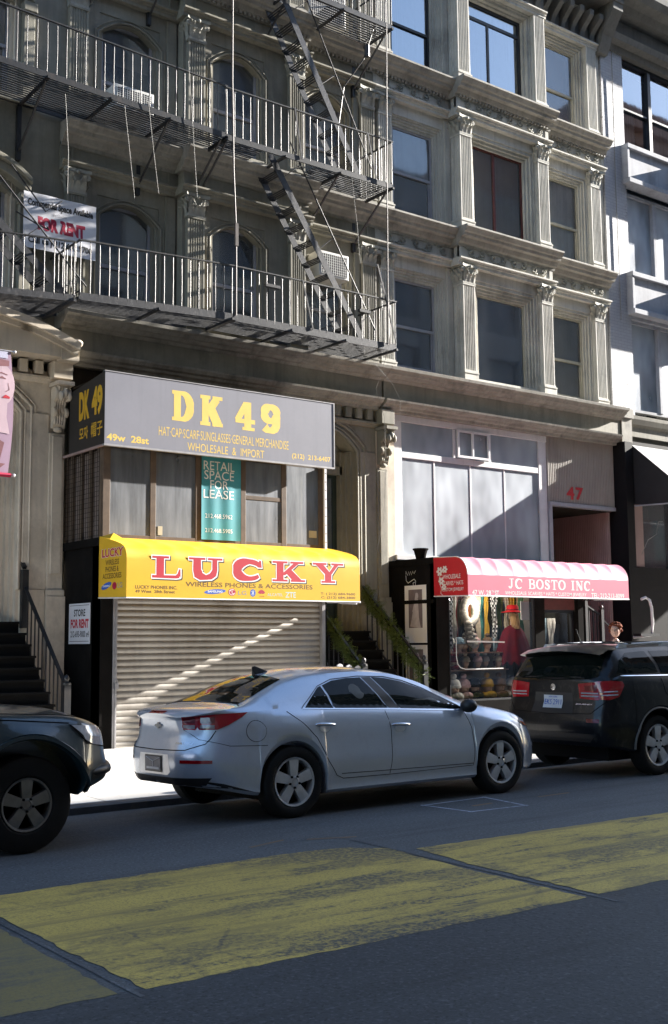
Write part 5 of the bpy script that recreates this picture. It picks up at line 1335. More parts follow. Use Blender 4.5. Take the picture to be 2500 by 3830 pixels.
def flight(xa, za, xb, zb, ya=16.25, yb=16.76, hand=True):
    mb = MB()
    for y in (ya, yb): mb.bar((xa, y, za), (xb, y, zb), .012, .125, (0, 0, 1))
    st_ = mb.build('stair', M['ironlit'], fe)
    n = int(abs(za - zb) / .265)
    for i in range(1, n):
        mb = MB()
        x, z = lerp(xa, xb, i / n), lerp(za, zb, i / n)
        for dx in (-.085, -.03, .025, .08): mb.box(x + dx - .012, x + dx + .012, ya, yb, z - .006, z + .006)
        mb.box(x - .10, x + .10, ya + .008, ya + .02, z - .02, z + .02); mb.box(x - .10, x + .10, yb - .02, yb - .008, z - .02, z + .02)
        mb.build('tread', M['iron'], st_)
    mb = MB(); d = Vector((xb - xa, 0, zb - za)).normalized(); nrm = Vector((-d.z, 0, d.x)) if d.x > 0 else Vector((d.z, 0, -d.x))
    o = Vector((.42, 0, .36))
    a, b = Vector((xa, ya, za)) + o, Vector((xb, ya, zb)) + o * .7
    mb.tube([a, b], .013, 6)
    for t_ in (.12, .5, .92): mb.tube([Vector((lerp(xa, xb, t_), ya, lerp(za, zb, t_))), a.lerp(b, t_)], .008, 5)
    mb.build('stair_rail', M['iron'], st_)
flight(10.97, 10.22, 13.02, 7.16)
flight(11.18, 13.42, 12.98, 10.28)
flight(5.6, 8.5, 7.3, 7.0, 16.45, 16.95)
# guide rods, pulley line, latches
mb = MB()
mb.tube([(10.03, 16.0, 14.2), (10.02, 16.0, 11.2), (10.05, 16.0, 9.6), (10.1, 16.0, 8.55), (10.1, 16.0, 7.1)], .014, 6)
mb.tube([(13.48, 16.0, 13.4), (13.44, 16.0, 10.3), (13.43, 16.02, 7.1)], .012, 6); mb.box(10.07, 10.13, 15.97, 16.01, 8.3, 8.7)
mb.build('guide_rod', M['rustrod'], fe)
mb = MB(); mb.tube([(13.3, 16.15, 13.35), (13.15, 16.3, 12.7), (12.9, 16.6, 12.2), (12.85, 16.7, 11.5)], .013, 6); mb.lathe((13.2, 16.25, 12.75), [(0, 0), (.05, 0), (.05, .22), (0, .22)], 8)
mb.bar((11.5, 16.03, 7.98), (11.72, 16.03, 7.12), .012, .03); mb.bar((13.2, 16.02, 8.6), (13.62, 16.02, 7.2), .015, .03); mb.bar((11.35, 16.03, 11.12), (11.5, 16.03, 10.2), .012, .03); mb.bar((13.0, 16.02, 11.1), (13.2, 16.02, 10.25), .012, .03)
mb.box(10.7, 11.0, 15.99, 16.06, 7.72, 7.77); mb.box(12.75, 13.0, 15.99, 16.06, 7.62, 7.67)
mb.build('latch_bar', M['iron'], fe)

# ------------------------------------------------------------------ air conditioners on the sills
M['acwhite'] = mat('aged_white_appliance', (.60, .59, .56), .5, var=.1, scale=4, streak=.3, dirt=(.3, .27, .23), damt=.4)
M['acgrille'] = mat('dark_coil_grille', (.14, .125, .12), .6, var=.2, scale=20)
def aircon(label, x0, x1, y0, y1, z0, z1):
    t = thing('air_conditioner', label, 'air conditioner', (0, 0, 0), group='window air conditioners')
    MB().box(x0, x1, y0 + .012, y1, z0, z1).build('casing', M['acwhite'], t, bevel=.012)
    mb = MB(); mb.box(x0 + .05, x1 - .05, y0 + .006, y0 + .02, z0 + .05, z1 - .05); mb.build('coil', M['acgrille'], t)
    mb = MB(); n = int((x1 - x0 - .1) / .045)
    for i in range(n + 1): x = lerp(x0 + .05, x1 - .05, i / n); mb.box(x - .005, x + .005, y0 - .002, y0 + .008, z0 + .05, z1 - .05)
    for i in range(9): z = lerp(z0 + .05, z1 - .05, i / 8); mb.box(x0 + .05, x1 - .05, y0, y0 + .007, z - .004, z + .004)
    mb.build('grille', M['acwhite'], t)
aircon('white air conditioner in the arched window above the long upper balcony', 8.24, 8.98, 16.85, 17.4, 10.6, 11.0)
aircon('white air conditioner high in the window behind the lower stair flight', 12.5, 13.2, 16.88, 17.4, 8.5, 8.99)
aircon('big white air conditioner on the topmost balcony', 12.35, 13.25, 16.95, 17.4, 13.62, 14.35)
# ------------------------------------------------------------------ loose cables
M['cable'] = mat('pale_cable', (.22, .21, .19), .6, var=.2, scale=10); M['cabled'] = mat('dark_cable', (.06, .06, .06), .6)
def cable(label, pts, r=.0035, m='cable', g='cables on the facades'):
    t = MB(); P = [Vector(p) for p in pts]; out = []
    for a, b in zip(P, P[1:]):
        for i in range(6): out.append(a.lerp(b, i / 6))
    out.append(P[-1])
    t.tube(out, r, 5)
    tag(t.build('cable', M[m], smooth=60), label, 'cable', g)
cable('thin cord from the upper balcony down to the rent banner', [(7.0, 16.02, 10.1), (7.08, 16.05, 9.2), (7.1, 16.1, 8.55)])
cable('thin hanging cord under the upper balcony in front of the arched window', [(8.01, 16.02, 10.2), (8.12, 16.05, 9.5), (8.22, 16.05, 8.72)])
cable('thin hanging cord under the upper balcony nearest the bracketed stone corner', [(8.43, 16.02, 10.4), (8.55, 16.05, 9.6), (8.65, 16.05, 8.9)])
cable('cord crossing the upper railing near the arched middle window', [(9.16, 16.0, 11.3), (9.26, 16.02, 10.2), (9.37, 16.05, 9.01)])
cable('thin line from the upper balcony corner to the stone pilaster', [(12.63, 16.05, 10.2), (12.75, 16.05, 9.3), (12.81, 16.05, 8.55)])
cable('pale drop cable running down from the lower balcony past the stoop doorway', [(13.45, 16.05, 7.0), (13.6, 16.6, 6.4), (13.9, 16.72, 5.9), (14.15, 17.0, 5.0), (14.12, 17.05, 4.0), (13.95, 17.1, 3.3)])
cable('loose cable end curling over the stone band', [(13.45, 16.6, 6.98), (13.7, 16.5, 6.7), (14.0, 16.55, 6.5), (14.3, 16.72, 6.3), (14.32, 16.75, 6.1)])
cable('thin white conduit on the white brick pier', [(21.62, 17.16, 16.0), (21.60, 17.17, 12.5), (21.62, 17.17, 9.2)], .010)
cable('bent pale wire inside the dark shopfront window', [(21.7, 16.9, 3.6), (21.95, 16.9, 3.95), (22.3, 16.92, 4.1), (22.42, 16.95, 4.4), (22.6, 16.95, 4.42)], .008)
# canopy over the dark shopfront at the right edge
cp = thing('shop_awning', 'black sloping canopy over the dark shopfront of the white loft', 'awning', (0, 0, 0))
M['blackcanvas'] = mat('black_canvas', (.02, .019, .02), .7, var=.2); M['greycanvas'] = mat('grey_canvas_top', (.30, .29, .29), .7, var=.15, scale=3)  # top fabric paler than the side panel
MB().poly([(21.55, 16.95, 6.15), (30, 16.95, 6.15), (30, 15.3, 4.75), (21.55, 15.3, 4.75)]).build('top_fabric', M['greycanvas'], cp, recalc=False)
MB().poly([(21.55, 16.95, 6.15), (21.55, 15.3, 4.75), (21.55, 15.3, 4.6), (21.55, 16.95, 4.75)]).build('side_panel', M['blackcanvas'], cp, recalc=False)
MB().tube([(21.55, 15.3, 4.66), (30, 15.3, 4.66)], .02, 6).tube([(21.55, 16.95, 4.72), (21.55, 15.3, 4.66)], .018, 6).build('frame_bar', M['greyframe'], cp)
# entrance railing of number 47
t = thing('stair_railing', 'black iron rail by the pink walled entrance beside the scarf shop door', 'railing', (0, 0, 0), group='stoop railings')
mb = MB()
for x, y, z in ((18.62, 15.95, 2.45), (19.12, 15.95, 2.28)): mb.box(x - .04, x + .04, y, y + .08, .08, z); mb.ball((x, y + .04, z + .05), .05, n=10, m=6)
mb.build('newel', M['iron'], t)
mb = MB(); mb.bar((18.62, 16.0, 2.38), (19.12, 16.0, 2.16), .04, .03); mb.bar((19.12, 16.0, 2.1), (19.6, 15.95, 1.75), .03, .03)
for i in range(1, 4): x = lerp(18.62, 19.12, i / 4); mb.box(x - .009, x + .009, 15.99, 16.01, .1, 2.38 - .06 * i)
mb.build('handrail', M['iron'], t)
mb = MB(); mb.box(18.46, 21.05, 16.1, 17.3, .05, .9)
for i in range(5): mb.box(18.5, 21.05, 16.1 + .22 * i, 17.6, .05, .12 + .2 * (i + 1))
mb2 = thing('stoop', 'dark entrance steps behind the black iron rail and the parked black crossover', 'steps', (0, 0, 0)); mb.build('steps', M['stoop'], mb2)
# ------------------------------------------------------------------ cars
def carpaint(name, c, metal=.0, rough=.3, flake=.0, coat=.8, spec=.5):
    n = NT(name); k = n.mix(n.ramp(n.noise(1.2, detail=3), .35, .65, 0, .35), c, tuple(x * .82 for x in c))
    if flake: k = n.mix(n.ramp(n.noise(260, detail=1), .5, .7, 0, flake), k, tuple(min(1, x * 1.35) for x in c))
    k = n.mix(n.ramp(n.noise(14, (1, 1, .6), detail=6, off=3), .55, .75, 0, .12), k, (.25, .23, .2))
    n.color(k); n.set(rough=rough, metal=metal, coat=coat, spec=spec); n.b.inputs['Coat Roughness'].default_value = .04
    return n.m
M['silver'] = carpaint('silver_car_paint', (.52, .57, .65), .34, .24, .3, .7)
M['green_black'] = carpaint('blue_black_car_paint', (.009, .024, .031), .0, .3, 0, .6, .4)
M['black_car'] = carpaint('black_car_paint', (.006, .007, .009), .0, .28, 0, .25, .22)
M['carglass'] = flat('tinted_car_glass', (.003, .006, .005), .03, spec=.16)
M['trimblack'] = flat('black_plastic_trim', (.014, .014, .015), .45)
M['seam'] = flat('panel_gap', (.006, .006, .007), .8, spec=.1)
M['chrome'] = flat('chrome', (.75, .76, .78), .12, metal=1)
M['tyre'] = mat('tyre_rubber', (.012, .012, .012), .75, var=.3, scale=12, spec=.25)
M['alloy'] = mat('brake_dusted_alloy', (.62, .63, .65), .34, metal=.5, var=.15, scale=10)
M['alloy_dull'] = mat('dull_dark_alloy', (.25, .24, .23), .42, metal=.7, var=.2, scale=10)
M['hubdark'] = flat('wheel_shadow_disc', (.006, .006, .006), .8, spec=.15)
M['lampred'] = flat('red_lamp_lens', (.34, .004, .010), .08, spec=.6, coat=.6)
M['lampdeep'] = flat('dark_red_lamp_lens', (.14, .003, .006), .1, spec=.6, coat=.6)
M['lampclear'] = mat('clear_lamp_lens', (.50, .50, .52), .12, metal=.2, var=.3, scale=30, coat=.6)
M['lampback'] = mat('reversing_lamp_lens', (.30, .26, .26), .15, metal=.2, var=.3, scale=30, coat=.5)
M['lampamber'] = flat('amber_lamp_lens', (.40, .09, .01), .15, spec=.6)
M['plate'] = mat('licence_plate', (.60, .61, .62), .4, var=.1, scale=8)
M['platedark'] = mat('framed_licence_plate', (.10, .11, .14), .4, var=.2, scale=10)

def interp(tab, x):
    """smooth interpolation through (x, value) pairs"""
    if x <= tab[0][0]: return tab[0][1]
    if x >= tab[-1][0]: return tab[-1][1]
    for i in range(len(tab) - 1):
        (xa, va), (xb, vb) = tab[i], tab[i + 1]
        if xa <= x <= xb:
            h = xb - xa; t = (x - xa) / h
            def sl(j):
                if j <= 0 or j >= len(tab) - 1:
                    j = min(max(j, 1), len(tab) - 1); return (tab[j][1] - tab[j - 1][1]) / (tab[j][0] - tab[j - 1][0])
                a = (tab[j][1] - tab[j - 1][1]) / (tab[j][0] - tab[j - 1][0]); b = (tab[j + 1][1] - tab[j][1]) / (tab[j + 1][0] - tab[j][0])
                return 0 if a * b <= 0 else 2 * a * b / (a + b)
            ma, mb_ = sl(i) * h, sl(i + 1) * h
            return (2 * t**3 - 3 * t * t + 1) * va + (t**3 - 2 * t * t + t) * ma + (-2 * t**3 + 3 * t * t) * vb + (t**3 - t * t) * mb_
    return tab[-1][1]

class Car:
    """lofted body: x forward from the rear bumper, y to the car's left (-y = kerb-away side after placing), z up"""
    def __init__(s, name, label, loc, paint, spec, rz=0):
        s.t = thing(name, label, 'car', loc, rz); s.p = spec; s.paint = paint
        s.parts = []
        L = spec['len']; arch = spec['arch']
        xs = set(i * L / 110 for i in range(111))
        for e in (.008, .02, .035, .05, .075, .1, .13): xs |= {e, L - e}
        for xc, zc, r in arch:
            for k in range(29): xs.add(xc + r * math.cos(math.pi * k / 28))
            xs |= {xc - r - .003, xc + r + .003}
        xs = sorted(x for x in xs if 0 <= x <= L)
        ys = [xs[0]]
        for x in xs[1:]:
            if x - ys[-1] > .0015: ys.append(x)
        s.xs = ys
        v = []; rows = []
        for x in ys:
            sec = s.section(x); row = [(s.shift(x, q[1]), -q[0], q[1]) for q in sec]
            rows.append(row + [(a, -b, c) for a, b, c in row[::-1][1:]])
        mb = MB(); mb.grid(rows)
        m = len(rows[0]); n = len(rows)
        # caps joined left to right
        for base, fl in ((0, False), ((n - 1) * m, True)):
            for k in range(m // 2):
                a, b = base + k, base + k + 1; c, d = base + m - 2 - k, base + m - 1 - k
                if b == c: mb.f.append((a, b, d))
                else: mb.f.append((a, b, c, d))
        s.body = mb.build('body', paint, s.t, smooth=spec.get('smooth', 32))
        me = s.body.data
        s.bvh = BVHTree.FromPolygons([w.co.copy() for w in me.vertices], [tuple(q.vertices) for q in me.polygons])
    def shift(s, x, z):
        p = s.p; L = p['len']; r = max(0, 1 - x / p['rear_reach']); f = max(0, 1 - (L - x) / p['front_reach'])
        return x + interp(p['rear_shift'], z) * r * r * (3 - 2 * r) - interp(p['front_shift'], z) * f * f * (3 - 2 * f)
    def section(s, x):
        p = s.p
        w = interp(p['w'], x); zs = interp(p['sill'], x); zb = interp(p['belt'], x); zt = interp(p['top'], x); wt = interp(p['wtop'], x); ze = interp(p['edge'], x)
        wb = w - p['belt_in']
        za = 0; lip = 0
        for xc, zc, r in p['arch']:
            d = abs(x - xc)
            if d <= r: za = max(za, zc + math.sqrt(max(0, r * r - d * d)))
            if d <= r + .12: lip = max(lip, p.get('flare', .012) * (1 - max(0, d - r) / .12))
        zz = max(zs, za)
        out = [(0, zs), (w * .70, zs), (w * .70, max(zs, za)), (w - .045, zz), (w - .018 + lip * .6, zz + .004 if za else zz + .03)]
        zl = zz + .055 if za else zs + .09
        for t in (0, .22, .45, .68, .88):
            z = lerp(min(zl, zb - .06), zb - .03, t); out.append((w - p['tuck'] * (1 - min(1, (z - zs) / .25)) ** 2 * (0 if za > zs + .1 else 1) - p['crease'] * math.exp(-((z - p['crease_z']) / .05) ** 2) + lip * (1 - t) - p['shoulder'] * t * t, z))
        out.append((wb, zb))
        for t in (.12, .4, .7): out.append((lerp(wb, wt, t) + (.020 if ze - zb > .15 else .006) * math.sin(math.pi * t) - .02 * (t == .12) * (ze - zb > .15), lerp(zb, ze, t)))
        out.append((wt, ze))
        for t in (.06, .18, .4, .7, 1): out.append((wt * (1 - t), ze + (zt - ze) * (1 - (1 - t) ** 2.4)))
        return out
    def hit(s, o, d):
        r = s.bvh.ray_cast(Vector(o), Vector(d)); return r[0]
    def proj(s, view, a, b, eps):
        if view == 'side': h = s.hit((a, -3, b), (0, 1, 0)); return h + Vector((0, -eps, 0)) if h else None
        if view == 'far': h = s.hit((a, 3, b), (0, -1, 0)); return h + Vector((0, eps, 0)) if h else None
        if view == 'rear': h = s.hit((-2, a, b), (1, 0, 0)); return h + Vector((-eps, 0, 0)) if h else None
        if view == 'front': h = s.hit((9, a, b), (-1, 0, 0)); return h + Vector((eps, 0, 0)) if h else None
        if view == 'top': h = s.hit((a, b, 4), (0, 0, -1)); return h + Vector((0, 0, eps)) if h else None
        if view == 'rq':    # rear three quarter
            d = Vector((.78, .62, 0)).normalized(); n_ = Vector((-d.y, d.x, 0)); o = n_ * a - d * 4; o.z = b; h = s.hit(o, d); return h - d * eps if h else None
    def patch(s, name, view, pts, m, eps=.004, step=.06, parent=None, smooth=True):
        bm = bmesh.new(); vs = [bm.verts.new((a, b, 0)) for a, b in pts]; bm.faces.new(vs)
        bmesh.ops.triangulate(bm, faces=bm.faces[:])
        for _ in range(6):
            e = [q for q in bm.edges if q.calc_length() > step]
            if not e: break
            bmesh.ops.subdivide_edges(bm, edges=e, cuts=1); bmesh.ops.triangulate(bm, faces=[f for f in bm.faces if len(f.verts) > 3])
        bad = []
        for q in bm.verts:
            h = s.proj(view, q.co.x, q.co.y, eps)
            if h is None: bad.append(q)
            else: q.co = h
        bmesh.ops.delete(bm, geom=bad, context='VERTS')
        me = bpy.data.meshes.new(name); bm.to_mesh(me); bm.free(); me.materials.append(m)
        for q in me.polygons: q.use_smooth = smooth
        o = bpy.data.objects.new(name, me); col.objects.link(o); o.parent = parent or s.t
        return o
    def line(s, name, view, pts, w, m, eps=.003, parent=None, h=None):
        out = []
        for (a, b), (c, d) in zip(pts, pts[1:]):
            k = max(1, int(math.hypot(c - a, d - b) / .04))
            for i in range(k): out.append((lerp(a, c, i / k), lerp(b, d, i / k)))
        out.append(pts[-1])
        q = [s.proj(view, a, b, eps) for a, b in out]; q = [k for k in q if k]
        mb = MB()
        if len(q) > 1: mb.tube(q, w / 2, 5)
        return mb.build(name, m, parent or s.t, smooth=60)
    def wheel(s, x, y, z, r, rim, spokes, m, near=True, w=.21, star=.5):
        e = pempty('wheel', s.t, (x, y, z)); q = -1 if y < 0 else 1
        t = MB(); t.lathe((0, 0, 0), [(rim * 1.0, q * (-w)), (r * .93, q * (-w)), (r, q * (-w + .03)), (r, q * -.03), (r * .97, q * -.008), (r * .9, q * .004), (rim * 1.12, q * .002), (rim * 1.03, q * -.012), (rim * 1.0, q * -.03)], 40, 'y', False); t.build('tyre', M['tyre'], e, smooth=35)
        mb = MB(); mb.lathe((0, 0, 0), [(rim * 1.04, q * -.02), (rim * 1.02, q * -.002), (rim * .95, q * -.006), (rim * .92, q * -.035), (rim * .91, q * -.12)], 40, 'y', False)
        for k in range(spokes):
            a = 2 * math.pi * k / spokes + math.pi / 2; ca, sa = math.cos(a), math.sin(a)
            def pt(rr_, tt, yy): return (rr_ * ca - tt * sa, q * yy, rr_ * sa + tt * ca)
            r0, r1 = rim * .14, rim * .95; w0, w1 = rim * star * .42, rim * star * .62
            A = [pt(r0, -w0, -.012), pt(r0, w0, -.012), pt(r1, w1, -.012), pt(r1, -w1, -.012), pt((r0 + r1) / 2, 0, -.002)]
            B = [pt(r0, -w0, -.07), pt(r0, w0, -.07), pt(r1, w1, -.07), pt(r1, -w1, -.07)]
            mb.add(A + B, [(0, 1, 4), (1, 2, 4), (2, 3, 4), (3, 0, 4), (0, 5, 6, 1), (1, 6, 7, 2), (2, 7, 8, 3), (3, 8, 5, 0)])
        mb.lathe((0, 0, 0), [(rim * .30, q * -.06), (rim * .29, q * -.012), (rim * .17, q * -.002), (rim * .16, q * -.012), (0, q * -.008)], 20, 'y', False); mb.build('rim', m, e, smooth=30)
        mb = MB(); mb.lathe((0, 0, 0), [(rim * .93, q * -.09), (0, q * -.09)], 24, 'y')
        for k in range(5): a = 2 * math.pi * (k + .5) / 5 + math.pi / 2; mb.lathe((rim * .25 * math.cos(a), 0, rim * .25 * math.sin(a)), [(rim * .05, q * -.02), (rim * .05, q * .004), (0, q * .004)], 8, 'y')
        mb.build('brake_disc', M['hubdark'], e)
        return e

# ---- silver saloon
sp = dict(len=4.86, rear_reach=.75, front_reach=.7, belt_in=.075, tuck=.06, crease=-.014, crease_z=.86, shoulder=.055, flare=.010,
    arch=[(1.10, .335, .375), (3.84, .335, .375)],
    w=[(0, .38), (.02, .46), (.06, .55), (.14, .665), (.3, .79), (.6, .885), (1.2, .925), (3.6, .925), (4.2, .885), (4.45, .80), (4.62, .67), (4.74, .53), (4.82, .40), (4.86, .33)],
    sill=[(0, .34), (.3, .30), (.7, .24), (1.5, .20), (3.4, .20), (4.2, .22), (4.6, .24), (4.86, .27)],
    belt=[(0, .93), (.3, .985), (.8, 1.0), (1.3, .99), (2.3, .95), (3.3, .90), (3.7, .87), (4.2, .80), (4.55, .72), (4.8, .62), (4.86, .56)],
    edge=[(0, .96), (.3, 1.02), (.62, 1.05), (.8, 1.10), (1.0, 1.18), (1.25, 1.265), (1.6, 1.325), (2.1, 1.345), (2.5, 1.32), (2.85, 1.24), (3.2, 1.10), (3.5, .985), (3.65, .945), (3.9, .905), (4.3, .82), (4.6, .735), (4.8, .64), (4.86, .58)],
    top=[(0, 1.0), (.12, 1.045), (.35, 1.06), (.58, 1.075), (.8, 1.155), (1.05, 1.265), (1.3, 1.345), (1.7, 1.40), (2.1, 1.405), (2.5, 1.375), (2.85, 1.285), (3.2, 1.15), (3.5, 1.035), (3.65, .985), (4.0, .945), (4.4, .86), (4.65, .775), (4.8, .68), (4.86, .62)],
    wtop=[(0, .36), (.04, .48), (.1, .58), (.3, .73), (.6, .75), (.85, .68), (1.2, .60), (1.7, .575), (2.3, .575), (2.8, .60), (3.2, .655), (3.5, .71), (3.7, .78), (4.1, .76), (4.5, .66), (4.75, .5), (4.86, .36)],
    rear_shift=[(.2, .28), (.34, .15), (.45, .10), (.64, .10), (.70, .13), (.8, .165), (.95, .145), (1.0, .12), (1.04, .14), (1.1, .3), (1.5, .5)],
    front_shift=[(.2, .09), (.35, .03), (.55, .05), (.7, .12), (.85, .2), (1.2, .3)])
CS = Car('silver_saloon', 'silver saloon parked in front of the roller shutter', (5.29, 9.985, -.02), M['silver'], sp)
CS.t.rotation_euler = (R(-1.2), 0, 0)
def arcp(xc, zc, r, a0, a1, n=10): return [(xc + r * math.cos(R(lerp(a0, a1, i / n))), zc + r * math.sin(R(lerp(a0, a1, i / n)))) for i in range(n + 1)]
G = M['carglass']
CS.patch('rear_quarter_pane', 'side', [(1.30, 1.015), (1.42, 1.115), (1.54, 1.20), (1.585, 1.215), (1.635, 1.0)], G)
CS.patch('rear_door_pane', 'side', [(1.66, 1.0), (1.61, 1.22), (1.75, 1.262), (1.95, 1.282), (2.13, 1.286), (2.33, .975)], G)
CS.patch('front_door_pane', 'side', [(2.50, .965), (2.28, 1.286), (2.45, 1.272), (2.65, 1.235), (2.9, 1.155), (3.12, 1.055), (3.32, .955), (3.36, .925)], G)
CS.patch('pillar_trim', 'side', [(2.345, .975), (2.145, 1.286), (2.265, 1.286), (2.485, .967)], M['trimblack'], .003)
for v in ('far',):
    CS.patch('door_pane', v, [(1.30, 1.015), (1.42, 1.115), (1.6, 1.22), (1.95, 1.282), (2.28, 1.286), (2.65, 1.235), (2.9, 1.155), (3.12, 1.055), (3.36, .93)], G)
CS.line('window_trim', 'side', [(1.255, 1.008), (1.66, .988), (2.4, .955), (3.40, .905)], .013, M['chrome'])
CS.line('window_trim', 'side', [(1.255, 1.01), (1.4, 1.115), (1.55, 1.215), (1.75, 1.276), (2.1, 1.30), (2.45, 1.286), (2.68, 1.242), (2.92, 1.16), (3.15, 1.05), (3.36, .94)], .009, M['trimblack'])
# rear and front screens
def screen(c, nm, x0, x1, wa, wb, m, eps=.004):
    n = 8; pts = [(lerp(x0, x1, i / n), -lerp(wa, wb, i / n)) for i in range(n + 1)]
    return c.patch(nm, 'top', pts + [(x, -y) for x, y in pts[::-1]], m, eps)
screen(CS, 'rear_screen', .66, 1.23, .62, .50, G)
screen(CS, 'windscreen', 2.72, 3.58, .54, .66, G)
# shut lines
S = M['seam']
CS.line('door_gap', 'side', [(1.06, .99), (1.2, .88), (1.36, .73), (1.5, .5), (1.6, .36), (1.68, .325), (2.28, .32)], .007, S, .0005)
CS.line('door_gap', 'side', [(2.27, .95), (2.31, .75), (2.30, .5), (2.27, .33)], .006, S, .0005)
CS.line('door_gap', 'side', [(3.36, .90), (3.43, .72), (3.44, .5), (3.42, .33), (2.28, .32)], .006, S, .0005)
CS.line('sill_crease', 'side', [(1.66, .372), (2.4, .362), (3.42, .352)], .014, M['trimblack'], -.004)
CS.line('boot_gap', 'top', [(.62, -.70), (.66, -.60), (.64, 0), (.66, .60), (.62, .70)], .008, S, .0005)
CS.line('bonnet_gap', 'top', [(3.62, -.74), (3.9, -.77), (4.2, -.74), (4.45, -.66)], .007, S, .0005)
CS.patch('fuel_flap', 'side', arcp(.70, .825, .095, 0, 345, 20), M['silver'], .0035)
CS.line('fuel_flap_gap', 'side', arcp(.70, .825, .097, 0, 360, 24), .006, S, .0005)
CS.line('bumper_gap', 'side', [(.18, .85), (.25, .76), (.45, .70), (.80, .69)], .006, S, .0005)
for x, z in ((1.47, .845), (2.43, .80)):
    h = CS.proj('side', x, z, 0)
    mb = MB(); mb.tube([(x - .115, h.y - .012, z + .004), (x - .09, h.y - .038, z + .008), (x, h.y - .046, z + .006), (x + .09, h.y - .038, z), (x + .115, h.y - .012, z - .004)], [.012, .017, .018, .017, .012], 8); mb.build('door_handle', M['chrome'], CS.t, smooth=60)
    CS.patch('handle_cup', 'side', [(x - .06 + .075 + .07 * math.cos(R(a)) - .015, z - .03 + .04 * math.sin(R(a))) for a in range(0, 360, 24)], M['alloy'], .002)
# lamps
LP = [(-.43, .965), (-.435, .87), (-.45, .85), (-.58, .845), (-.60, .875), (-.62, .85), (-.80, .85), (-.90, .89), (-1.0, .955), (-1.04, 1.0), (-.8, .99), (-.6, .975)]
rt_ = CS.patch('tail_lamp', 'rq', LP, M['lampred'], .006, .03)
for a, b in ((-.445, -.575), (-.63, -.775)): CS.patch('reverse_lamp', 'rq', [(a, .893), (a, .862), (b, .858), (b, .893)], M['lampback'], .009, .02, rt_); CS.patch('lamp_lens', 'rq', [(a, .958), (a, .91), (b, .908), (b, .965)], M['lampdeep'], .009, .02, rt_)
CS.patch('tail_lamp', 'rear', [(.40, .965), (.42, .86), (.58, .845), (.66, .85), (.70, .97)], M['lampred'], .006, .03)
CS.patch('bumper_reflector', 'rear', [(-.46, .575), (-.46, .545), (-.74, .545), (-.74, .575)], M['lampred'], .006, .03)
CS.patch('bumper_reflector', 'rear', [(.46, .575), (.46, .545), (.69, .545), (.69, .575)], M['lampred'], .006, .03)
CS.patch('stop_lamp', 'rear', [(-.15, 1.018), (-.15, .995), (.15, .995), (.15, 1.018)], M['lampred'], .006, .03)
CS.patch('plate_recess', 'rear', [(-.27, .62), (-.31, .46), (-.26, .43), (.26, .43), (.31, .46), (.27, .62)], M['alloy'], .002)
CS.patch('plate_frame', 'rear', [(-.165, .605), (-.165, .45), (.165, .45), (.165, .605)], M['trimblack'], .008)
pl = CS.patch('licence_plate', 'rear', [(-.150, .592), (-.150, .462), (.150, .462), (.150, .592)], M['platedark'], .013)
hx = CS.proj('rear', 0, .52, .016).x
mb = MB(); mb.tube([(hx, -.13, .585), (hx, 0, .548), (hx, .13, .585)], .004, 5); mb.box(hx, hx + .004, -.12, .12, .475, .495); mb.box(hx, hx + .004, -.004, .004, .5, .55); mb.build('plate_print', M['plate'], pl)
CS.line('boot_gap', 'rear', [(-.72, .84), (-.66, .72), (-.5, .665), (0, .655), (.5, .665), (.66, .72), (.72, .84)], .010, S, .0005)
# winged-cross badge on the boot lid
mb = MB(); h = CS.proj('rear', 0, .88, 0); x = h.x - .008
mb.prism([(x, -.065, .868), (x, -.018, .868), (x, -.024, .852), (x, .026, .852), (x, .020, .868), (x, .065, .868), (x, .058, .892), (x, .018, .892), (x, .024, .908), (x, -.026, .908), (x, -.020, .892), (x, -.058, .892)], (-.006, 0, 0)); mb.build('badge', M['chrome'], CS.t)
mb = MB(); h = CS.proj('rear', -.5, .725, 0); text(mb, 'MALIBU', -.36, -.56, .715, .735, lambda u, v, k=0: ((CS.proj('rear', u, v, .004) or h)[0], u, v), .0); mb.build('badge', M['chrome'], CS.t, recalc=False)
CS.patch('bumper_skirt', 'rear', [(-.72, .415), (-.66, .345), (0, .335), (.66, .345), (.72, .415), (0, .405)], M['trimblack'], .004)
CS.patch('skirt', 'side', [(.04, .40), (.1, .345), (.45, .315), (.68, .27), (.4, .36), (.2, .395)], M['trimblack'], .003)
CS.patch('headlamp', 'side', [(4.08, .845), (4.12, .80), (4.3, .70), (4.52, .655), (4.6, .68), (4.5, .735), (4.3, .79)], M['lampclear'], .006, .03)
CS.patch('indicator', 'side', [(4.22, .755), (4.3, .705), (4.42, .69), (4.36, .735)], M['lampamber'], .009, .03)
CS.patch('headlamp_trim', 'side', [(4.40, .76), (4.44, .70), (4.56, .665), (4.58, .69), (4.5, .735)], M['trimblack'], .010, .03)
CS.patch('grille', 'front', [(-.45, .62), (-.4, .42), (.4, .42), (.45, .62)], M['trimblack'], .006)
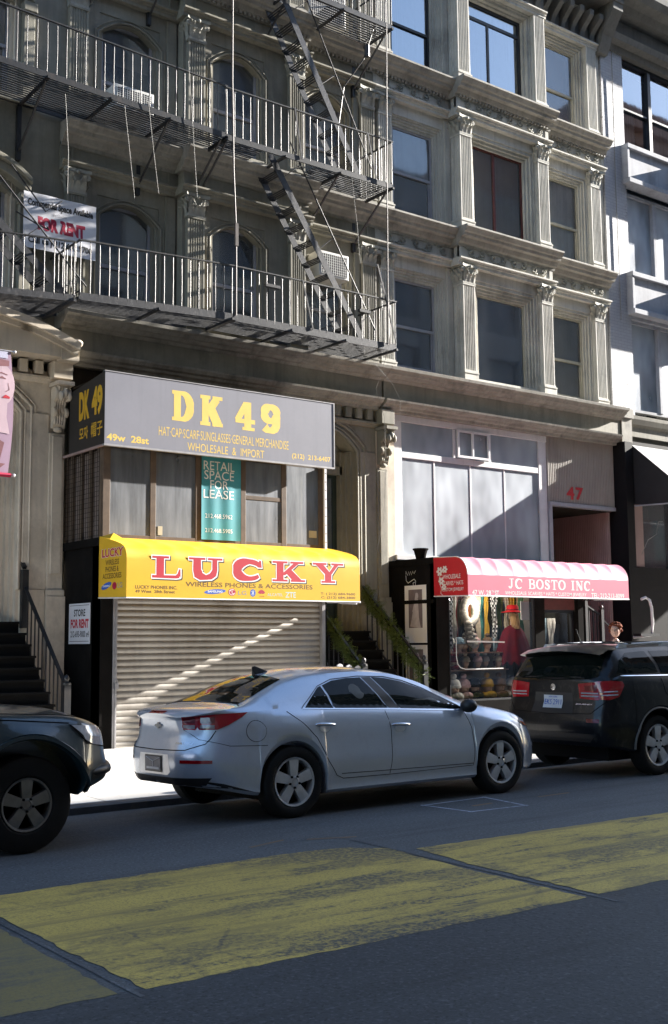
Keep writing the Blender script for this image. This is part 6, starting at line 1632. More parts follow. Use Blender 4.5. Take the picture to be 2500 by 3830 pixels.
# mirror, aerial
h = CS.proj('side', 3.32, .95, 0)
mb = MB(); mb.ball((3.36, h.y - .13, .955), .085, .10, .072, 16, 10); mb.bar((3.38, h.y + .02, .93), (3.37, h.y - .08, .935), .06, .03); mb.build('wing_mirror', M['trimblack'], CS.t, smooth=60)
h = CS.proj('far', 3.32, .95, 0); mb = MB(); mb.ball((3.36, h.y + .13, .955), .085, .10, .072, 16, 10); mb.bar((3.38, h.y - .02, .93), (3.37, h.y + .08, .935), .06, .03); mb.build('wing_mirror', M['silver'], CS.t, smooth=60)
h = CS.proj('top', 1.36, 0, 0)
mb = MB(); mb.add([(1.24, -.03, h.z - .05), (1.24, .03, h.z - .05), (1.44, .03, h.z - .005), (1.44, -.03, h.z - .005), (1.26, 0, h.z + .07), (1.22, 0, h.z + .06)], [(0, 1, 5), (1, 2, 4, 5), (2, 3, 4), (3, 0, 5, 4), (0, 1, 2, 3)]); mb.build('aerial_fin', M['trimblack'], CS.t, bevel=.006)
for y in (-.915, .915):
    CS.wheel(1.10, y, .335, .335, .222, 5, M['alloy'], star=.40); CS.wheel(3.84, y, .335, .335, .222, 5, M['alloy'], star=.40)
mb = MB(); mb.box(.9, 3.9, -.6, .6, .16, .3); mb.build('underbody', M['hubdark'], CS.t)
# mirror reflection sticker and headrests glimpsed through the door glass
M['seatgrey'] = mat('seat_fabric_glimpse', (.055, .065, .06), .5, var=.3, scale=8)
CS.patch('headrest', 'side', [(1.98 + .075 * math.cos(R(a)) + (.03 if math.sin(R(a)) < 0 else 0), 1.15 + .075 * math.sin(R(a))) for a in range(0, 360, 20)], M['seatgrey'], .0055, .04)
CS.patch('steering_wheel', 'side', [(2.70, 1.045), (2.98, 1.055), (3.06, 1.015), (2.95, 1.03), (2.78, 1.035)], M['seatgrey'], .0055, .04)

# ---- black crossover on the right
sp2 = dict(len=4.89, rear_reach=.6, front_reach=.7, belt_in=.05, tuck=.05, crease=.0, crease_z=.9, shoulder=.03, flare=.022,
    arch=[(.93, .36, .43), (3.82, .36, .43)],
    w=[(0, .66), (.02, .74), (.06, .80), (.14, .85), (.3, .89), (.6, .91), (1.2, .92), (3.8, .92), (4.3, .89), (4.6, .8), (4.8, .66), (4.89, .5)],
    sill=[(0, .37), (.25, .34), (.5, .30), (1.4, .27), (3.4, .27), (4.4, .3), (4.89, .34)],
    belt=[(0, 1.12), (.25, 1.17), (.7, 1.185), (1.3, 1.17), (2.3, 1.12), (3.4, 1.08), (3.8, 1.05), (4.4, .98), (4.8, .88), (4.89, .82)],
    edge=[(0, 1.16), (.1, 1.22), (.25, 1.40), (.4, 1.505), (.6, 1.53), (1.2, 1.55), (2.0, 1.555), (2.6, 1.52), (3.0, 1.42), (3.4, 1.22), (3.7, 1.12), (4.2, 1.05), (4.6, .97), (4.89, .85)],
    top=[(0, 1.20), (.1, 1.30), (.25, 1.46), (.4, 1.555), (.6, 1.575), (1.2, 1.60), (2.0, 1.605), (2.6, 1.57), (3.0, 1.48), (3.4, 1.28), (3.7, 1.17), (4.2, 1.10), (4.6, 1.02), (4.89, .9)],
    wtop=[(0, .62), (.06, .70), (.2, .70), (.4, .66), (.8, .645), (2, .64), (2.6, .65), (3.2, .72), (3.6, .78), (4.2, .76), (4.6, .66), (4.89, .45)],
    rear_shift=[(.2, .14), (.4, .03), (.55, .0), (.72, .0), (.78, .05), (.9, .07), (1.12, .07), (1.2, .08), (1.6, .12)],
    front_shift=[(.2, .08), (.4, 0), (.7, .03), (.9, .12), (1.1, .2), (1.7, .3)])
CX = Car('black_crossover', 'black crossover with roof rails and red tail lamps parked before the scarf shop', (10.88, 9.95, 0), M['black_car'], sp2)
CX.patch('quarter_pane', 'side', [(.30, 1.235), (.42, 1.39), (.60, 1.48), (.98, 1.50), (1.06, 1.235)], G)
CX.patch('rear_door_pane', 'side', [(1.12, 1.232), (1.06, 1.50), (2.0, 1.50), (2.08, 1.19)], G)
CX.patch('front_door_pane', 'side', [(2.2, 1.185), (2.12, 1.50), (2.6, 1.47), (3.0, 1.33), (3.3, 1.15)], G)
CX.patch('tailgate_pane', 'rear', [(-.52, 1.17), (-.66, 1.20), (-.60, 1.46), (-.3, 1.50), (.3, 1.50), (.60, 1.46), (.66, 1.20), (.52, 1.17), (0, 1.15)], G, .006)
CX.patch('windscreen', 'top', [(2.75, -.55), (3.5, -.68), (3.55, 0), (3.5, .68), (2.75, .55)], G)
CX.line('belt_trim', 'side', [(.35, 1.205), (1.2, 1.195), (2.3, 1.15), (3.3, 1.10)], .020, M['chrome'])
CX.line('door_gap', 'side', [(1.05, 1.17), (1.07, 1.0), (1.2, .85), (1.36, .66), (1.42, .4)], .008, S, .0005); CX.line('door_gap', 'side', [(2.12, 1.14), (2.14, .7), (2.12, .36)], .008, S, .0005)
CX.line('wheel_lip', 'side', arcp(.93, .36, .452, -18, 198, 30), .028, M['alloy_dull'], .006)  # silver-grey strip paints the sky's reflection along the arch lip
for sgn in (-1, 1):
    a = CX.patch('tail_lamp', 'rear', [(sgn * .40, 1.11), (sgn * .42, .935), (sgn * .70, .92), (sgn * .76, 1.0), (sgn * .78, 1.14), (sgn * .6, 1.13)], M['lampred'], .007, .03)
    for z in (.965, 1.0): CX.line('lamp_strip', 'rear', [(sgn * .45, z), (sgn * .70, z)], .018, M['lampclear'], .007, a)
a = CX.patch('tail_lamp', 'side', [(.02, 1.14), (.03, .93), (.15, .925), (.26, .96), (.36, 1.10), (.34, 1.14), (.2, 1.15)], M['lampred'], .006, .03)
for z in (.975, 1.015): CX.line('lamp_strip', 'side', [(.05, z), (.25, z + .01)], .016, M['lampclear'], .006, a)
CX.patch('lamp_core', 'rear', [(-.5, 1.09), (-.5, 1.03), (-.68, 1.03), (-.68, 1.10)], M['lampdeep'], .010, .03, a)
CX.patch('plate_recess', 'rear', [(-.30, 1.0), (-.34, .74), (.34, .74), (.30, 1.0)], M['trimblack'], .003)
pl = CX.patch('licence_plate', 'rear', [(-.155, .965), (-.155, .81), (.155, .81), (.155, .965)], M['plate'], .012)
mb = MB(); h = CX.proj('rear', 0, .88, .016); text(mb, 'EKS 2911', .135, -.135, .85, .915, lambda u, v, k=0: ((CX.proj('rear', u, v, .016) or h)[0], u, v), .0); text(mb, 'NEW YORK', .07, -.07, .935, .955, lambda u, v, k=0: ((CX.proj('rear', u, v, .016) or h)[0], u, v), .01); mb.build('plate_print', I['blue'], pl, recalc=False)
mb = MB(); h = CX.proj('rear', 0, 1.06, 0); mb.lathe((h.x - .012, 0, 1.065), [(.0, -.004), (.04, -.002), (.042, .01), (.0, .01)], 14, 'x'); mb.box(h.x - .02, h.x - .013, -.03, .03, 1.04, 1.05); mb.build('badge', M['chrome'], CX.t)
mb = MB(); h = CX.proj('rear', -.55, .86, .004); text(mb, 'JOURNEY', -.36, -.62, .855, .875, lambda u, v, k=0: ((CX.proj('rear', u, v, .005) or h)[0], u, v), .0); mb.build('badge', M['chrome'], CX.t, recalc=False)
CX.line('tailgate_gap', 'rear', [(-.80, 1.16), (-.78, .90), (-.62, .76), (0, .74), (.62, .76), (.78, .90), (.80, 1.16)], .010, S, .0005)
CX.patch('bumper_reflector', 'rear', [(-.56, .70), (-.56, .655), (-.74, .655), (-.74, .70)], M['lampdeep'], .006, .03)
CX.patch('bumper_skirt', 'rear', [(-.7, .52), (-.6, .42), (.6, .42), (.7, .52)], M['trimblack'], .004)
mb = MB(); mb.grid([[(.27 - .10 + a, y * .66, 1.535 - b - .05 * abs(y) ** 2) for y in (-1, -.8, -.4, 0, .4, .8, 1)] for a, b in ((.0, .03), (.16, -.03), (.32, -.05))]); mb.grid([[(.17, y * .66, 1.505 - .05 * abs(y) ** 2) for y in (-1, -.5, 0, .5, 1)], [(.30, y * .64, 1.47 - .05 * abs(y) ** 2) for y in (-1, -.5, 0, .5, 1)]]); mb.build('spoiler', M['black_car'], CX.t, smooth=50)
CX.patch('stop_lamp', 'rear', [(-.14, 1.505), (-.14, 1.475), (.14, 1.475), (.14, 1.505)], M['lampdeep'], .02, .03)
for y in (-.60, .60):
    mb = MB(); zt = lambda x: CX.proj('top', x, y, 0).z
    mb.tube([(.55, y, zt(.55)), (.68, y, zt(.68) + .035), (1.3, y, zt(1.3) + .042), (2.0, y, zt(2.0) + .042), (2.4, y, zt(2.4) + .03), (2.52, y, zt(2.52))], .016, 8)
    for x in (.66, 1.5, 2.38): mb.add([(x - .10, y - .02, zt(x) - .01), (x + .10, y - .02, zt(x) - .01), (x + .05, y - .02, zt(x) + .05), (x - .05, y - .02, zt(x) + .05), (x - .10, y + .02, zt(x) - .01), (x + .10, y + .02, zt(x) - .01), (x + .05, y + .02, zt(x) + .05), (x - .05, y + .02, zt(x) + .05)], [(0, 1, 2, 3), (4, 5, 6, 7), (0, 1, 5, 4), (1, 2, 6, 5), (2, 3, 7, 6), (3, 0, 4, 7)])
    mb.build('roof_rail', M['alloy'], CX.t, smooth=40)
for x in (.80, 1.75):
    mb = MB(); z = CX.proj('top', x, .60, 0).z + .05; mb.bar((x, -.62, z), (x, .62, z), .05, .016); mb.build('roof_bar', M['trimblack'], CX.t)
mb = MB(); z = CX.proj('top', 1.0, .35, 0).z; mb.tube([(1.02, .35, z), (.92, .35, z + .2)], .006, 6); mb.ball((1.02, .35, z), .05, .035, .03); mb.build('roof_aerial', M['trimblack'], CX.t)
h = CX.proj('side', 1.32, 1.05, 0); mb = MB(); mb.tube([(1.2, h.y - .01, 1.05), (1.23, h.y - .04, 1.052), (1.42, h.y - .04, 1.05), (1.45, h.y - .01, 1.045)], .015, 8); mb.build('door_handle', M['chrome'], CX.t, smooth=60)
for y in (-.905, .905):
    CX.wheel(.93, y, .36, .36, .245, 5, M['alloy'], star=.42); CX.wheel(3.82, y, .36, .36, .245, 5, M['alloy'], star=.42)
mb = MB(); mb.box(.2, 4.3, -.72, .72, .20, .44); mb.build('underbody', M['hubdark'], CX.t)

# ---- dark off-roader nose at the left edge
sp3 = dict(len=4.40, rear_reach=.5, front_reach=.6, belt_in=.035, tuck=.04, crease=.0, crease_z=.9, shoulder=.02, flare=.055,
    arch=[(.85, .38, .47), (3.55, .38, .50)],
    w=[(0, .7), (.1, .84), (.3, .89), (3.5, .90), (4.0, .90), (4.14, .87), (4.22, .82), (4.30, .76), (4.37, .66), (4.40, .52)],
    sill=[(0, .5), (.4, .42), (3, .4), (4.0, .42), (4.18, .42), (4.35, .50), (4.40, .52)],
    belt=[(0, 1.1), (2.4, 1.10), (3.2, 1.07), (3.7, 1.03), (4.06, .995), (4.26, .96), (4.35, .92), (4.40, .88)],
    edge=[(0, 1.5), (.2, 1.7), (2.0, 1.72), (2.3, 1.65), (2.75, 1.22), (2.85, 1.13), (3.2, 1.095), (3.7, 1.065), (4.06, 1.035), (4.26, .99), (4.35, .945), (4.40, .90)],
    top=[(0, 1.55), (.2, 1.76), (2.0, 1.78), (2.3, 1.7), (2.75, 1.27), (2.85, 1.17), (3.2, 1.15), (3.7, 1.125), (4.06, 1.09), (4.22, 1.04), (4.35, .97), (4.40, .92)],
    wtop=[(0, .6), (.3, .68), (2, .68), (2.5, .72), (2.85, .8), (3.3, .80), (3.9, .80), (4.18, .76), (4.34, .66), (4.40, .46)],
    rear_shift=[(.2, 0), (1.8, 0)], front_shift=[(.3, .28), (.42, .20), (.52, .03), (.6, 0), (.66, .03), (.75, .05), (.9, .07), (1.0, .12), (1.2, .2)])
CL = Car('dark_offroader', 'dark blue-black off-roader parked nose first behind the silver saloon', (.13, 9.80, 0), M['green_black'], sp3)
CL.patch('headlamp', 'side', [(3.92, .985), (4.17, .965), (4.36, .93), (4.43, .80), (4.32, .785), (4.06, .83), (4.02, .90)], M['lampclear'], .007, .03)
CL.patch('headlamp_rim', 'side', [(3.89, .995), (3.92, .985), (4.02, .90), (4.06, .83), (4.32, .785), (4.31, .775), (4.13, .818), (3.99, .89)], M['seam'], .008, .03)
CL.patch('headlamp', 'front', [(.50, .93), (.72, .95), (.80, .80), (.55, .80)], M['lampclear'], .007, .04)
CL.patch('grille', 'front', [(-.45, .94), (-.42, .72), (.42, .72), (.45, .94)], M['chrome'], .006)
CL.line('wing_gap', 'side', [(3.9, 1.0), (3.4, 1.045), (2.9, 1.07)], .010, S, .0005)
CL.line('door_gap', 'side', [(2.85, 1.08), (2.92, .8), (2.9, .45)], .008, S, .0005)
CL.line('bonnet_gap', 'top', [(2.95, -.74), (3.4, -.76), (4.0, -.755), (4.2, -.72)], .008, S, .0005)
CL.line('wheel_lip', 'side', arcp(3.55, .38, .53, 0, 178, 26), .05, M['green_black'], .006)
CL.patch('bumper_cladding', 'side', [(4.1, .60), (4.12, .52), (4.26, .55), (4.34, .62), (4.34, .66), (4.2, .645)], M['trimblack'], .006, .04)
CL.patch('front_plate', 'front', [(-.15, .66), (-.15, .55), (.15, .55), (.15, .66)], M['plate'], .012)
mb = MB(); mb.tube([(4.2, .86, .60), (4.32, .74, .60), (4.40, .5, .60), (4.43, 0, .6), (4.40, -.5, .60), (4.32, -.70, .60), (4.22, -.83, .60), (4.1, -.88, .59)], [.03, .045, .05, .05, .05, .045, .04, .02], 10); mb.build('bumper_bar', M['trimblack'], CL.t, smooth=60)
screen(CL, 'windscreen', 2.28, 2.8, .62, .70, G)
CL.patch('door_pane', 'side', [(.4, 1.18), (.5, 1.62), (1.9, 1.64), (2.2, 1.55), (2.6, 1.16)], G); CL.patch('door_pane', 'far', [(.4, 1.18), (.5, 1.62), (1.9, 1.64), (2.2, 1.55), (2.6, 1.16)], G)
for y in (-.90, .90):
    CL.wheel(.85, y, .38, .38, .205, 5, M['alloy_dull'], w=.25, star=.4); CL.wheel(3.55, y, .38, .38, .205, 5, M['alloy_dull'], w=.25, star=.4)
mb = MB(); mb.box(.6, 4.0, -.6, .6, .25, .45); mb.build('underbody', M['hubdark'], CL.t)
# ------------------------------------------------------------------ goods in the scarf shop window
def cloth(name, c, v=.25): return mat(name, c, .9, var=v, scale=12, spec=.15)
scol = {'grey': (.30, .29, .28), 'mustard': (.42, .25, .03), 'olive': (.10, .12, .05), 'teal': (.04, .16, .15), 'beige': (.42, .36, .28), 'green': (.06, .15, .08), 'white': (.62, .60, .56), 'rust': (.28, .10, .04), 'navy': (.02, .03, .07), 'paleblue': (.30, .42, .50), 'burgundy': (.14, .01, .02), 'pink': (.55, .36, .36), 'black': (.012, .012, .012), 'brown': (.12, .07, .04)}
SM = {k: cloth('knit_' + k, v) for k, v in scol.items()}
n = NT('black_white_check'); sp_ = n.n('ShaderNodeTexChecker'); sp_.inputs['Scale'].default_value = 22; sp_.inputs['Color1'].default_value = (.6, .6, .6, 1); sp_.inputs['Color2'].default_value = (.015, .015, .015, 1); n.l(n.pos, sp_.inputs[0]); n.l(sp_.outputs[0], n.b.inputs['Base Color']); n.set(rough=.9); SM['check'] = n.m
def scarf(x, y, z0, z1, w, c, label, fluffy=0):
    mb = MB(); k = 10; rows = []
    for j in range(13):
        t = j / 12; z = lerp(z1, z0, t)
        rows.append([(x + w * (i / k - .5) * (1 - .25 * math.sin(math.pi * t)) + .012 * math.sin(t * 9 + x * 7), y + .018 * math.sin(i * 2.1 + x * 20 + t * 2) + .015 * math.sin(t * 11 + i), z) for i in range(k + 1)])
    mb.grid(rows)
    for i in range(k): mb.tube([(rows[-1][i][0], rows[-1][i][1], z0), (rows[-1][i][0] + .004, rows[-1][i][1], z0 - .05)], .004, 4)
    return tag(mb.build('scarf', SM[c], smooth=60, recalc=False), label, 'scarf', 'scarves hanging in the shop window')
YB = 16.55
sl_ = [(14.98, 16.15, .12, 'check', 'checked scarf at the lamp end of the shop window'), (15.14, YB, .14, 'mustard', 'mustard scarf hanging behind the white fur stole'), (15.30, YB + .1, .13, 'olive', 'dark olive scarf beside the mustard one'), (15.50, YB + .06, .13, 'grey', 'grey scarf half behind the white fur stole'), (15.84, YB, .13, 'rust', 'rust scarf beside the fur stole'),
       (15.97, YB + .08, .12, 'olive', 'short olive scarf next to the rust one'), (16.09, YB, .12, 'beige', 'beige scarf near the middle of the rail'), (16.21, YB + .06, .12, 'teal', 'teal scarf near the checked scarf by the mannequin'), (16.34, YB + .02, .11, 'mustard', 'mustard scarf touching the checked scarf by the mannequin'), (16.48, YB - .05, .17, 'check', 'black and white checked scarf beside the red hat'), (16.62, YB + .06, .12, 'paleblue', 'pale blue scarf behind the red hat'),
       (16.76, YB + .1, .12, 'green', 'green scarf half hidden by the red hat'), (16.92, YB + .04, .12, 'beige', 'beige scarf just beyond the red hat'), (17.06, YB + .05, .14, 'mustard', 'mustard scarf beyond the red hat, nearest the white card'), (17.2, YB + .1, .12, 'olive', 'olive scarf low beside the shop door post'), (17.34, YB + .04, .12, 'green', 'green scarf against the shop door post')]
for i, (x, y, w, c, lb) in enumerate(sl_): scarf(x, y, 1.5 + .14 * ((i * 7) % 5) / 2, 2.55, w, c, lb)
for i, c in enumerate(('brown', 'navy', 'olive', 'burgundy', 'black', 'brown', 'teal', 'black', 'olive', 'navy', 'brown')):
    o = scarf(15.05 + i * .245, 16.9 + .04 * (i % 2), 1.35 + .07 * (i % 3), 2.6, .25, c, 'dark scarf in the back row of the shop window'); o['group'] = 'dark scarves in the back row'
for x, c, lb in ((17.55, 'beige', 'beige shawl hanging inside the shop doorway'), (17.78, 'paleblue', 'pale blue shawl hanging inside the shop doorway'), (17.66, 'green', 'dark green shawl low in the shop doorway'), (18.02, 'white', 'long cream shawl hanging inside the shop doorway')):
    scarf(x, 16.4 if c != 'green' else 16.3, 1.0 if c != 'green' else .7, 2.1 if c != 'green' else 1.45, .2, c, lb)
# white fur collar garment
t = thing('fur_stole', 'thick white fur stole looped high in the shop window', 'fur stole', (0, 0, 0))
mb = MB(); random.seed(11)
for j in range(26):
    a = j / 25 * 2 * math.pi; mb.ball((15.58 + .17 * math.cos(a), 16.25, 2.22 + .22 * math.sin(a)), .085 + .02 * random.random(), .08, .09, 8, 6)
for j in range(10): mb.ball((15.48 + .016 * j * (1 if j % 2 else .4), 16.2, 1.98 - .045 * j), .10, .08, .07, 8, 6)
mb.build('fur', cloth('cream_fur', (.34, .31, .27), .35), t, smooth=60)
# mannequin in red cape and hat
mq = thing('mannequin', 'mannequin in a dark red cape and red brimmed hat in the shop window', 'mannequin', (16.80, 16.3, .80))
M['cape'] = cloth('dark_red_cape', (.10, .003, .008), .2); M['redhat'] = cloth('red_felt_hat', (.40, .008, .012), .1); M['mskin'] = mat('mannequin_skin', (.45, .30, .22), .5, var=.1)
mb = MB()
pr = [(1.16, .05), (1.14, .10), (1.10, .19), (1.02, .26), (.85, .33), (.65, .40), (.5, .45), (.40, .47)]
mb.grid([[(r * math.cos(2 * math.pi * i / 56) * (1 + (1.22 - z) * .13 * math.sin(9 * 2 * math.pi * i / 56)), r * .62 * math.sin(2 * math.pi * i / 56) * (1 + (1.22 - z) * .15 * math.sin(9 * 2 * math.pi * i / 56)), z + (.05 * math.sin(i * 1.9) if z < .45 else 0)) for i in range(57)] for z, r in pr]); mb.build('cape', M['cape'], mq, smooth=60)
mb = MB(); mb.ball((0, 0, 1.36), .085, .10, .125, 16, 10); mb.tube([(0, 0, 1.27), (0, 0, 1.1)], .055, 10); mb.ball((0, -.1, 1.35), .015, .02, .025, 8, 5)
for sx in (-1, 1): mb.tube([(sx * .09, 0, .9), (sx * .1, 0, .45), (sx * .1, .02, .02)], [.09, .075, .05], 10)
mb.build('body', M['mskin'], mq, smooth=60)
mb = MB(); mb.tube([(-.09, .02, .9), (-.1, 0, .4), (-.1, .02, .0)], [.11, .09, .07], 10); mb.tube([(.09, .02, .9), (.1, 0, .4), (.1, .02, .0)], [.11, .09, .07], 10); mb.build('trousers', SM['black'], mq, smooth=60)
mb = MB(); mb.lathe((0, 0, 1.42), [(.0, .14), (.09, .135), (.12, .10), (.125, .03), (.15, .012), (.22, .0), (.235, -.012), (.22, -.016), (.12, -.01)], 24); ht = mb.build('hat', M['redhat'], mq, smooth=50)
MB().lathe((0, 0, 1.44), [(.128, 0), (.130, .03)], 24).build('hat_band', SM['burgundy'], ht)
mb = MB()
for i in range(9): a = R(200 + i * 17); mb.tube([(.08 * math.cos(a), .08 * math.sin(a), 1.4), (.10 * math.cos(a), .10 * math.sin(a) - .02, 1.25), (.09 * math.cos(a), .12 * math.sin(a) - .04, 1.08)], [.02, .022, .01], 6)
mb.build('hair', cloth('mannequin_hair', (.33, .20, .10)), mq, smooth=60)
# shelves and display heads with knitted hats
M['shelfglass'] = mat('shelf_board', (.22, .12, .08), .5, var=.2)
for z, lb in ((1.43, 'brown display shelf holding the pale bobble hats'), (1.10, 'brown display shelf under the middle row of hats')):
    t = thing('display_shelf', lb, 'shelf', (0, 0, 0)); MB().box(14.85, 16.55, 16.2, 16.7, z - .02, z).build('board', M['shelfglass'], t)
_h = {}
def hathead(x, y, z, c, label, scarf_c=None, bobble=True, s=1.0):
    t = thing('hat_display', label, 'hat display', (x, y, z), group='display heads with knitted hats')
    if 'm' not in _h:
        mb = MB(); mb.ball((0, 0, .16), .075, .09, .115, 14, 9); mb.tube([(0, .01, .08), (0, .02, 0)], [.05, .06], 10); mb.ball((0, -.09, .15), .014, .018, .022, 8, 5); mb.ball((-.03, -.08, .17), .012, .008, .008, 6, 4); mb.ball((.03, -.08, .17), .012, .008, .008, 6, 4)
        _h['m'] = mb.build('head', M['mskin'], t, smooth=60)
    else:
        o = _h['m'].copy(); col.objects.link(o); o.parent = t
    mb = MB(); pr = [(.092, .17), (.105, .18), (.107, .21), (.098, .215), (.095, .25), (.07, .29), (.03, .31), (0, .312)]
    mb.grid([[(r * math.cos(2 * math.pi * i / 24) * (1 + .03 * (i % 2)), r * math.sin(2 * math.pi * i / 24) * 1.08 * (1 + .03 * (i % 2)), zz) for i in range(25)] for r, zz in pr])
    if bobble: mb.ball((0, 0, .345), .05, .05, .045, 12, 8)
    mb.build('knit_hat', SM[c], t, smooth=50)
    if scarf_c:
        mb = MB()
        for j in range(16): a = 2 * math.pi * j / 16; mb.ball((.10 * math.cos(a), .10 * math.sin(a), .05 + .012 * math.sin(a * 3)), .055, .05, .05, 8, 6)
        mb.build('snood', SM[scarf_c], t, smooth=60)
    t.scale = (s, s, s)
for a in ((15.08, 16.3, 1.43, 'white', 'white bobble hat on a head under the lit spot lamp', None, True), (15.31, 16.28, 1.43, 'paleblue', 'pale blue earflap hat on the top shelf', None, False), (15.48, 16.34, 1.43, 'white', 'plain white hat next to the pale blue earflap hat', None, False), (15.85, 16.4, 1.43, 'pink', 'pinkish bobble hat on the top shelf', None, True), (16.12, 16.34, 1.43, 'brown', 'brown bobble hat on the top shelf nearest the red cape', None, True), (15.66, 16.5, 1.43, 'grey', 'grey bobble hat at the back of the top shelf', None, True),
          (15.2, 16.35, 1.10, 'burgundy', 'dark burgundy hat and snood on the middle shelf', 'burgundy', False), (15.48, 16.3, 1.10, 'beige', 'beige bobble hat on the middle shelf', None, True), (15.81, 16.3, 1.10, 'pink', 'pink bobble hat on the middle shelf', None, True), (16.1, 16.4, 1.10, 'grey', 'grey bobble hat on the middle shelf', None, True), (16.36, 16.3, 1.10, 'beige', 'light beige bobble hat on the middle shelf near the cape', None, True),
          (15.12, 16.25, .55, 'white', 'big pale fur hat with snood in the bottom row', 'white', True), (15.42, 16.3, .55, 'pink', 'pale pink fur hat with snood in the bottom row', 'pink', True), (15.74, 16.35, .55, 'black', 'black hat and snood in the bottom row', 'black', False), (16.04, 16.3, .55, 'mustard', 'mustard bobble hat with mustard snood in the bottom row', 'mustard', True), (16.37, 16.3, .55, 'brown', 'brown knitted hat and snood in the bottom row', 'brown', True), (16.70, 16.25, .55, 'white', 'tall white knitted hat with white snood in the bottom row', 'white', False)):
    hathead(*a, s=1.25 if a[2] < .6 else .86 if a[2] < 1.2 else .95)
# lit spot lamp at the top of the window
t = thing('spot_lamp', 'small lit spot lamp in the upper corner of the shop window', 'lamp', (14.78, 16.0, 2.42))
MB().ball((0, 0, 0), .035).build('bulb', flat('lit_bulb', (1, 1, 1), emit=(1, .97, .92, 8)), t, smooth=60); MB().lathe((0, .06, .02), [(.04, 0), (.045, .05), (0, .07)], 12, 'y').build('holder', M['trimblack'], t)
t = thing('price_card', 'white card taped inside the shop window near the door post', 'card', (0, 0, 0)); MB().box(16.75, 16.98, 16.02, 16.03, 2.05, 2.42).build('card', M['posterwhite'], t)
L_ = bpy.data.lights.new('shop_light', 'POINT'); L_.energy = 15; L_.color = (1, .9, .75); L_.shadow_soft_size = .15
lo = bpy.data.objects.new('shop_light', L_); col.objects.link(lo); lo.location = (15.8, 16.15, 2.75)
L_ = bpy.data.lights.new('hat_fill_light', 'POINT'); L_.energy = 8; L_.color = (1, .92, .8); L_.shadow_soft_size = .2  # unseen fill light added to brighten the hats
lo = bpy.data.objects.new('hat_fill_light', L_); col.objects.link(lo); lo.location = (15.6, 15.98, 2.3)
L_ = bpy.data.lights.new('doorway_light', 'POINT'); L_.energy = 14; L_.color = (1, .92, .8); L_.shadow_soft_size = .15
lo = bpy.data.objects.new('doorway_light', L_); col.objects.link(lo); lo.location = (17.7, 16.3, 2.7)

# ------------------------------------------------------------------ person on the pavement behind the black crossover
def skin_chain(name, verts, edges, rad, m, parent, sub=2):
    me = bpy.data.meshes.new(name); me.from_pydata(verts, edges, []); o = bpy.data.objects.new(name, me); col.objects.link(o); o.parent = parent; me.materials.append(m)
    mo = o.modifiers.new('skin', 'SKIN'); mo.use_smooth_shade = True
    for i, r in enumerate(rad):
        sv = me.skin_vertices[0].data[i]; sv.radius = (r, r) if not isinstance(r, tuple) else r; sv.use_root = (i == 0)
    o.modifiers.new('sub', 'SUBSURF').levels = sub; o.modifiers['sub'].render_levels = sub
    return o
pe = thing('person', 'person in a red coat with reddish brown hair walking behind the black crossover', 'person', (15.90, 13.0, .10), R(-62))
M['skin'] = mat('skin', (.52, .32, .24), .5, var=.08, scale=20); M['redcoat'] = cloth('red_coat', (.42, .012, .03), .12); M['jeans'] = cloth('dark_jeans', (.03, .035, .06)); M['phair'] = cloth('reddish_brown_hair', (.16, .045, .022), .3); M['shoe'] = flat('dark_shoe', (.02, .018, .016), .5)
H_ = 1.72   # faces -y locally, then turned
V = [(0, 0, .98), (0, .0, 1.2), (0, .01, 1.38), (0, 0, 1.50), (0, -.015, 1.58), (-.10, 0, .92), (-.11, -.10, .50), (-.11, -.06, .10), (-.11, -.19, .05), (.10, 0, .92), (.11, .12, .52), (.11, .24, .14), (.11, .14, .06), (-.19, 0, 1.42), (-.24, .10, 1.16), (-.23, .02, .93), (-.225, -.03, .85), (.19, 0, 1.42), (.25, -.04, 1.16), (.23, -.2, .98), (.215, -.27, .93)]
E_ = [(0, 1), (1, 2), (2, 3), (3, 4), (0, 5), (5, 6), (6, 7), (7, 8), (0, 9), (9, 10), (10, 11), (11, 12), (2, 13), (13, 14), (14, 15), (15, 16), (2, 17), (17, 18), (18, 19), (19, 20)]
RD = [(.15, .11), (.13, .10), (.15, .11), .055, .05, .09, .06, .042, .035, .09, .06, .042, .035, .065, .048, .036, .03, .065, .048, .036, .03]
skin_chain('body', V, E_, RD, M['skin'], pe)
# coat and trousers follow the same skeleton, slightly fuller
skin_chain('coat', [(0, 0, .80), (0, 0, 1.0), (0, 0, 1.2), (0, .01, 1.39), (0, 0, 1.47), (-.2, 0, 1.42), (-.245, .10, 1.16), (-.235, .03, .96), (.2, 0, 1.42), (.255, -.04, 1.16), (.235, -.18, 1.0)], [(0, 1), (1, 2), (2, 3), (3, 4), (3, 5), (5, 6), (6, 7), (3, 8), (8, 9), (9, 10)], [(.21, .17), (.19, .15), (.165, .13), (.18, .135), .075, .085, .066, .056, .085, .066, .056], M['redcoat'], pe)
skin_chain('trousers', [(0, 0, .95), (-.1, 0, .90), (-.11, -.10, .5), (-.11, -.06, .12), (.1, 0, .90), (.11, .12, .52), (.11, .235, .16)], [(0, 1), (1, 2), (2, 3), (0, 4), (4, 5), (5, 6)], [(.155, .12), .11, .08, .062, .11, .08, .062], M['jeans'], pe)
mb = MB(); mb.ball((0, -.02, 1.70), .078, .098, .118, 20, 14); mb.ball((0, -.118, 1.69), .014, .02, .03, 8, 6); mb.ball((0, -.10, 1.645), .026, .012, .008, 8, 5)
for sx in (-1, 1): mb.ball((sx * .078, -.005, 1.69), .012, .025, .032, 8, 6)
mb.build('head', M['skin'], pe, smooth=60)
mb = MB()
for sx in (-1, 1): mb.ball((sx * .03, -.108, 1.712), .014, .007, .007, 8, 5)
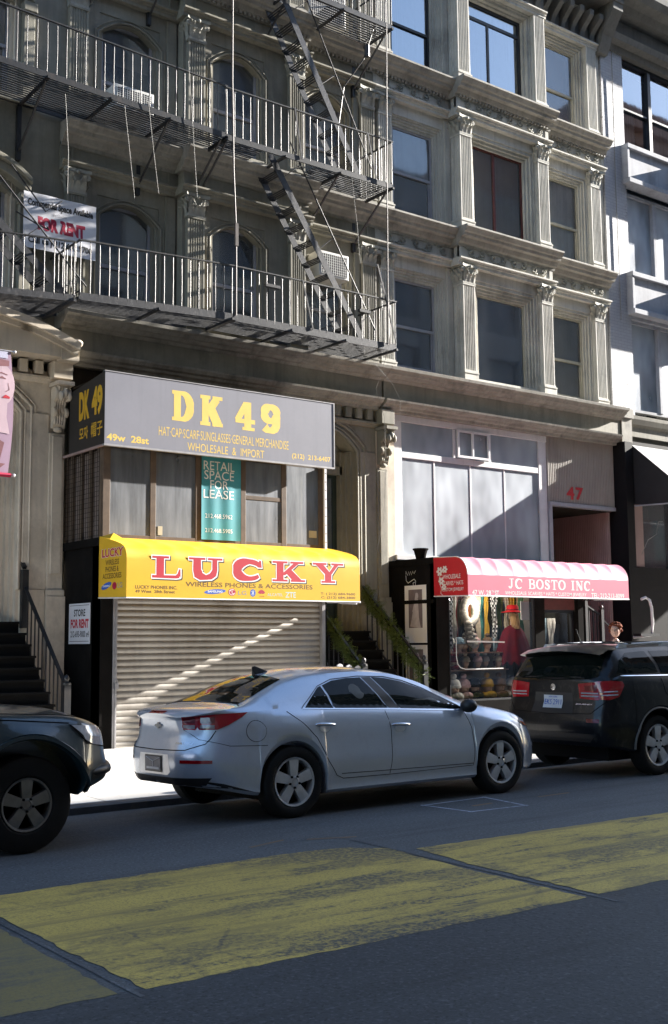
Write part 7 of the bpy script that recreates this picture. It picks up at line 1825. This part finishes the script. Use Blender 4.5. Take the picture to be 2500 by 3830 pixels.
mb.build('eyes', flat('eye_dark', (.03, .02, .02), .3), pe)
mb = MB(); random.seed(3); mb.ball((0, .015, 1.73), .098, .108, .11, 18, 12)
for i in range(70):
    a = random.random() * 2 * math.pi; e = random.uniform(-.35, 1.2); d = Vector((math.cos(a) * math.cos(e), math.sin(a) * math.cos(e), math.sin(e)))
    if d.y < -.55 and d.z < .5: continue
    mb.ball(Vector((0, .015, 1.73)) + Vector((d.x * .10, d.y * .11, d.z * .112)), .028, .028, .024, 7, 5)
mb.build('hair', M['phair'], pe, smooth=60)
def hand(par, c, s):
    mb = MB(); mb.ball(c, .02, .038, .05, 12, 8)
    for k, (dy, ln) in enumerate(((-.03, .06), (-.01, .072), (.01, .068), (.03, .054))):
        b = Vector(c) + Vector((0, dy, -.04)); mb.tube([b, b + Vector((s * .008, 0, -ln * .55)), b + Vector((s * .022, 0, -ln))], [.010, .009, .007], 7)
    b = Vector(c) + Vector((s * .01, -.035, 0)); mb.tube([b, b + Vector((s * .015, -.022, -.025)), b + Vector((s * .02, -.022, -.05))], [.011, .010, .008], 7); mb.build('hand', M['skin'], par, smooth=60)
hand(pe, (-.225, -.03, .82), 1); hand(pe, (.212, -.28, .88), -1)
mb = MB()
for x, y, z in ((-.11, -.11, .045), (.11, .20, .07)): mb.ball((x, y, z), .045, .13, .045, 12, 8); mb.box(x - .043, x + .043, y - .12, y + .12, z - .046, z - .025)
mb.build('shoes', M['shoe'], pe, smooth=50)
# gooseneck lamp seen over the crossover roof
t = thing('gooseneck_lamp', 'bent white gooseneck lamp on a bracket against the black shopfront', 'lamp', (21.3, 16.4, 0))
mb = MB(); mb.tube([(0, .5, 1.7), (0, .0, 1.75), (.02, -.02, 2.0), (0, -.02, 2.35), (-.06, -.02, 2.52), (-.2, -.02, 2.58), (-.34, -.02, 2.54)], .035, 8); mb.build('arm', M['whiteframe'], t, smooth=60)
mb = MB(); mb.box(-.5, .15, -.1, .1, 1.72, 1.78); mb.build('bracket', M['blackframe'], t)
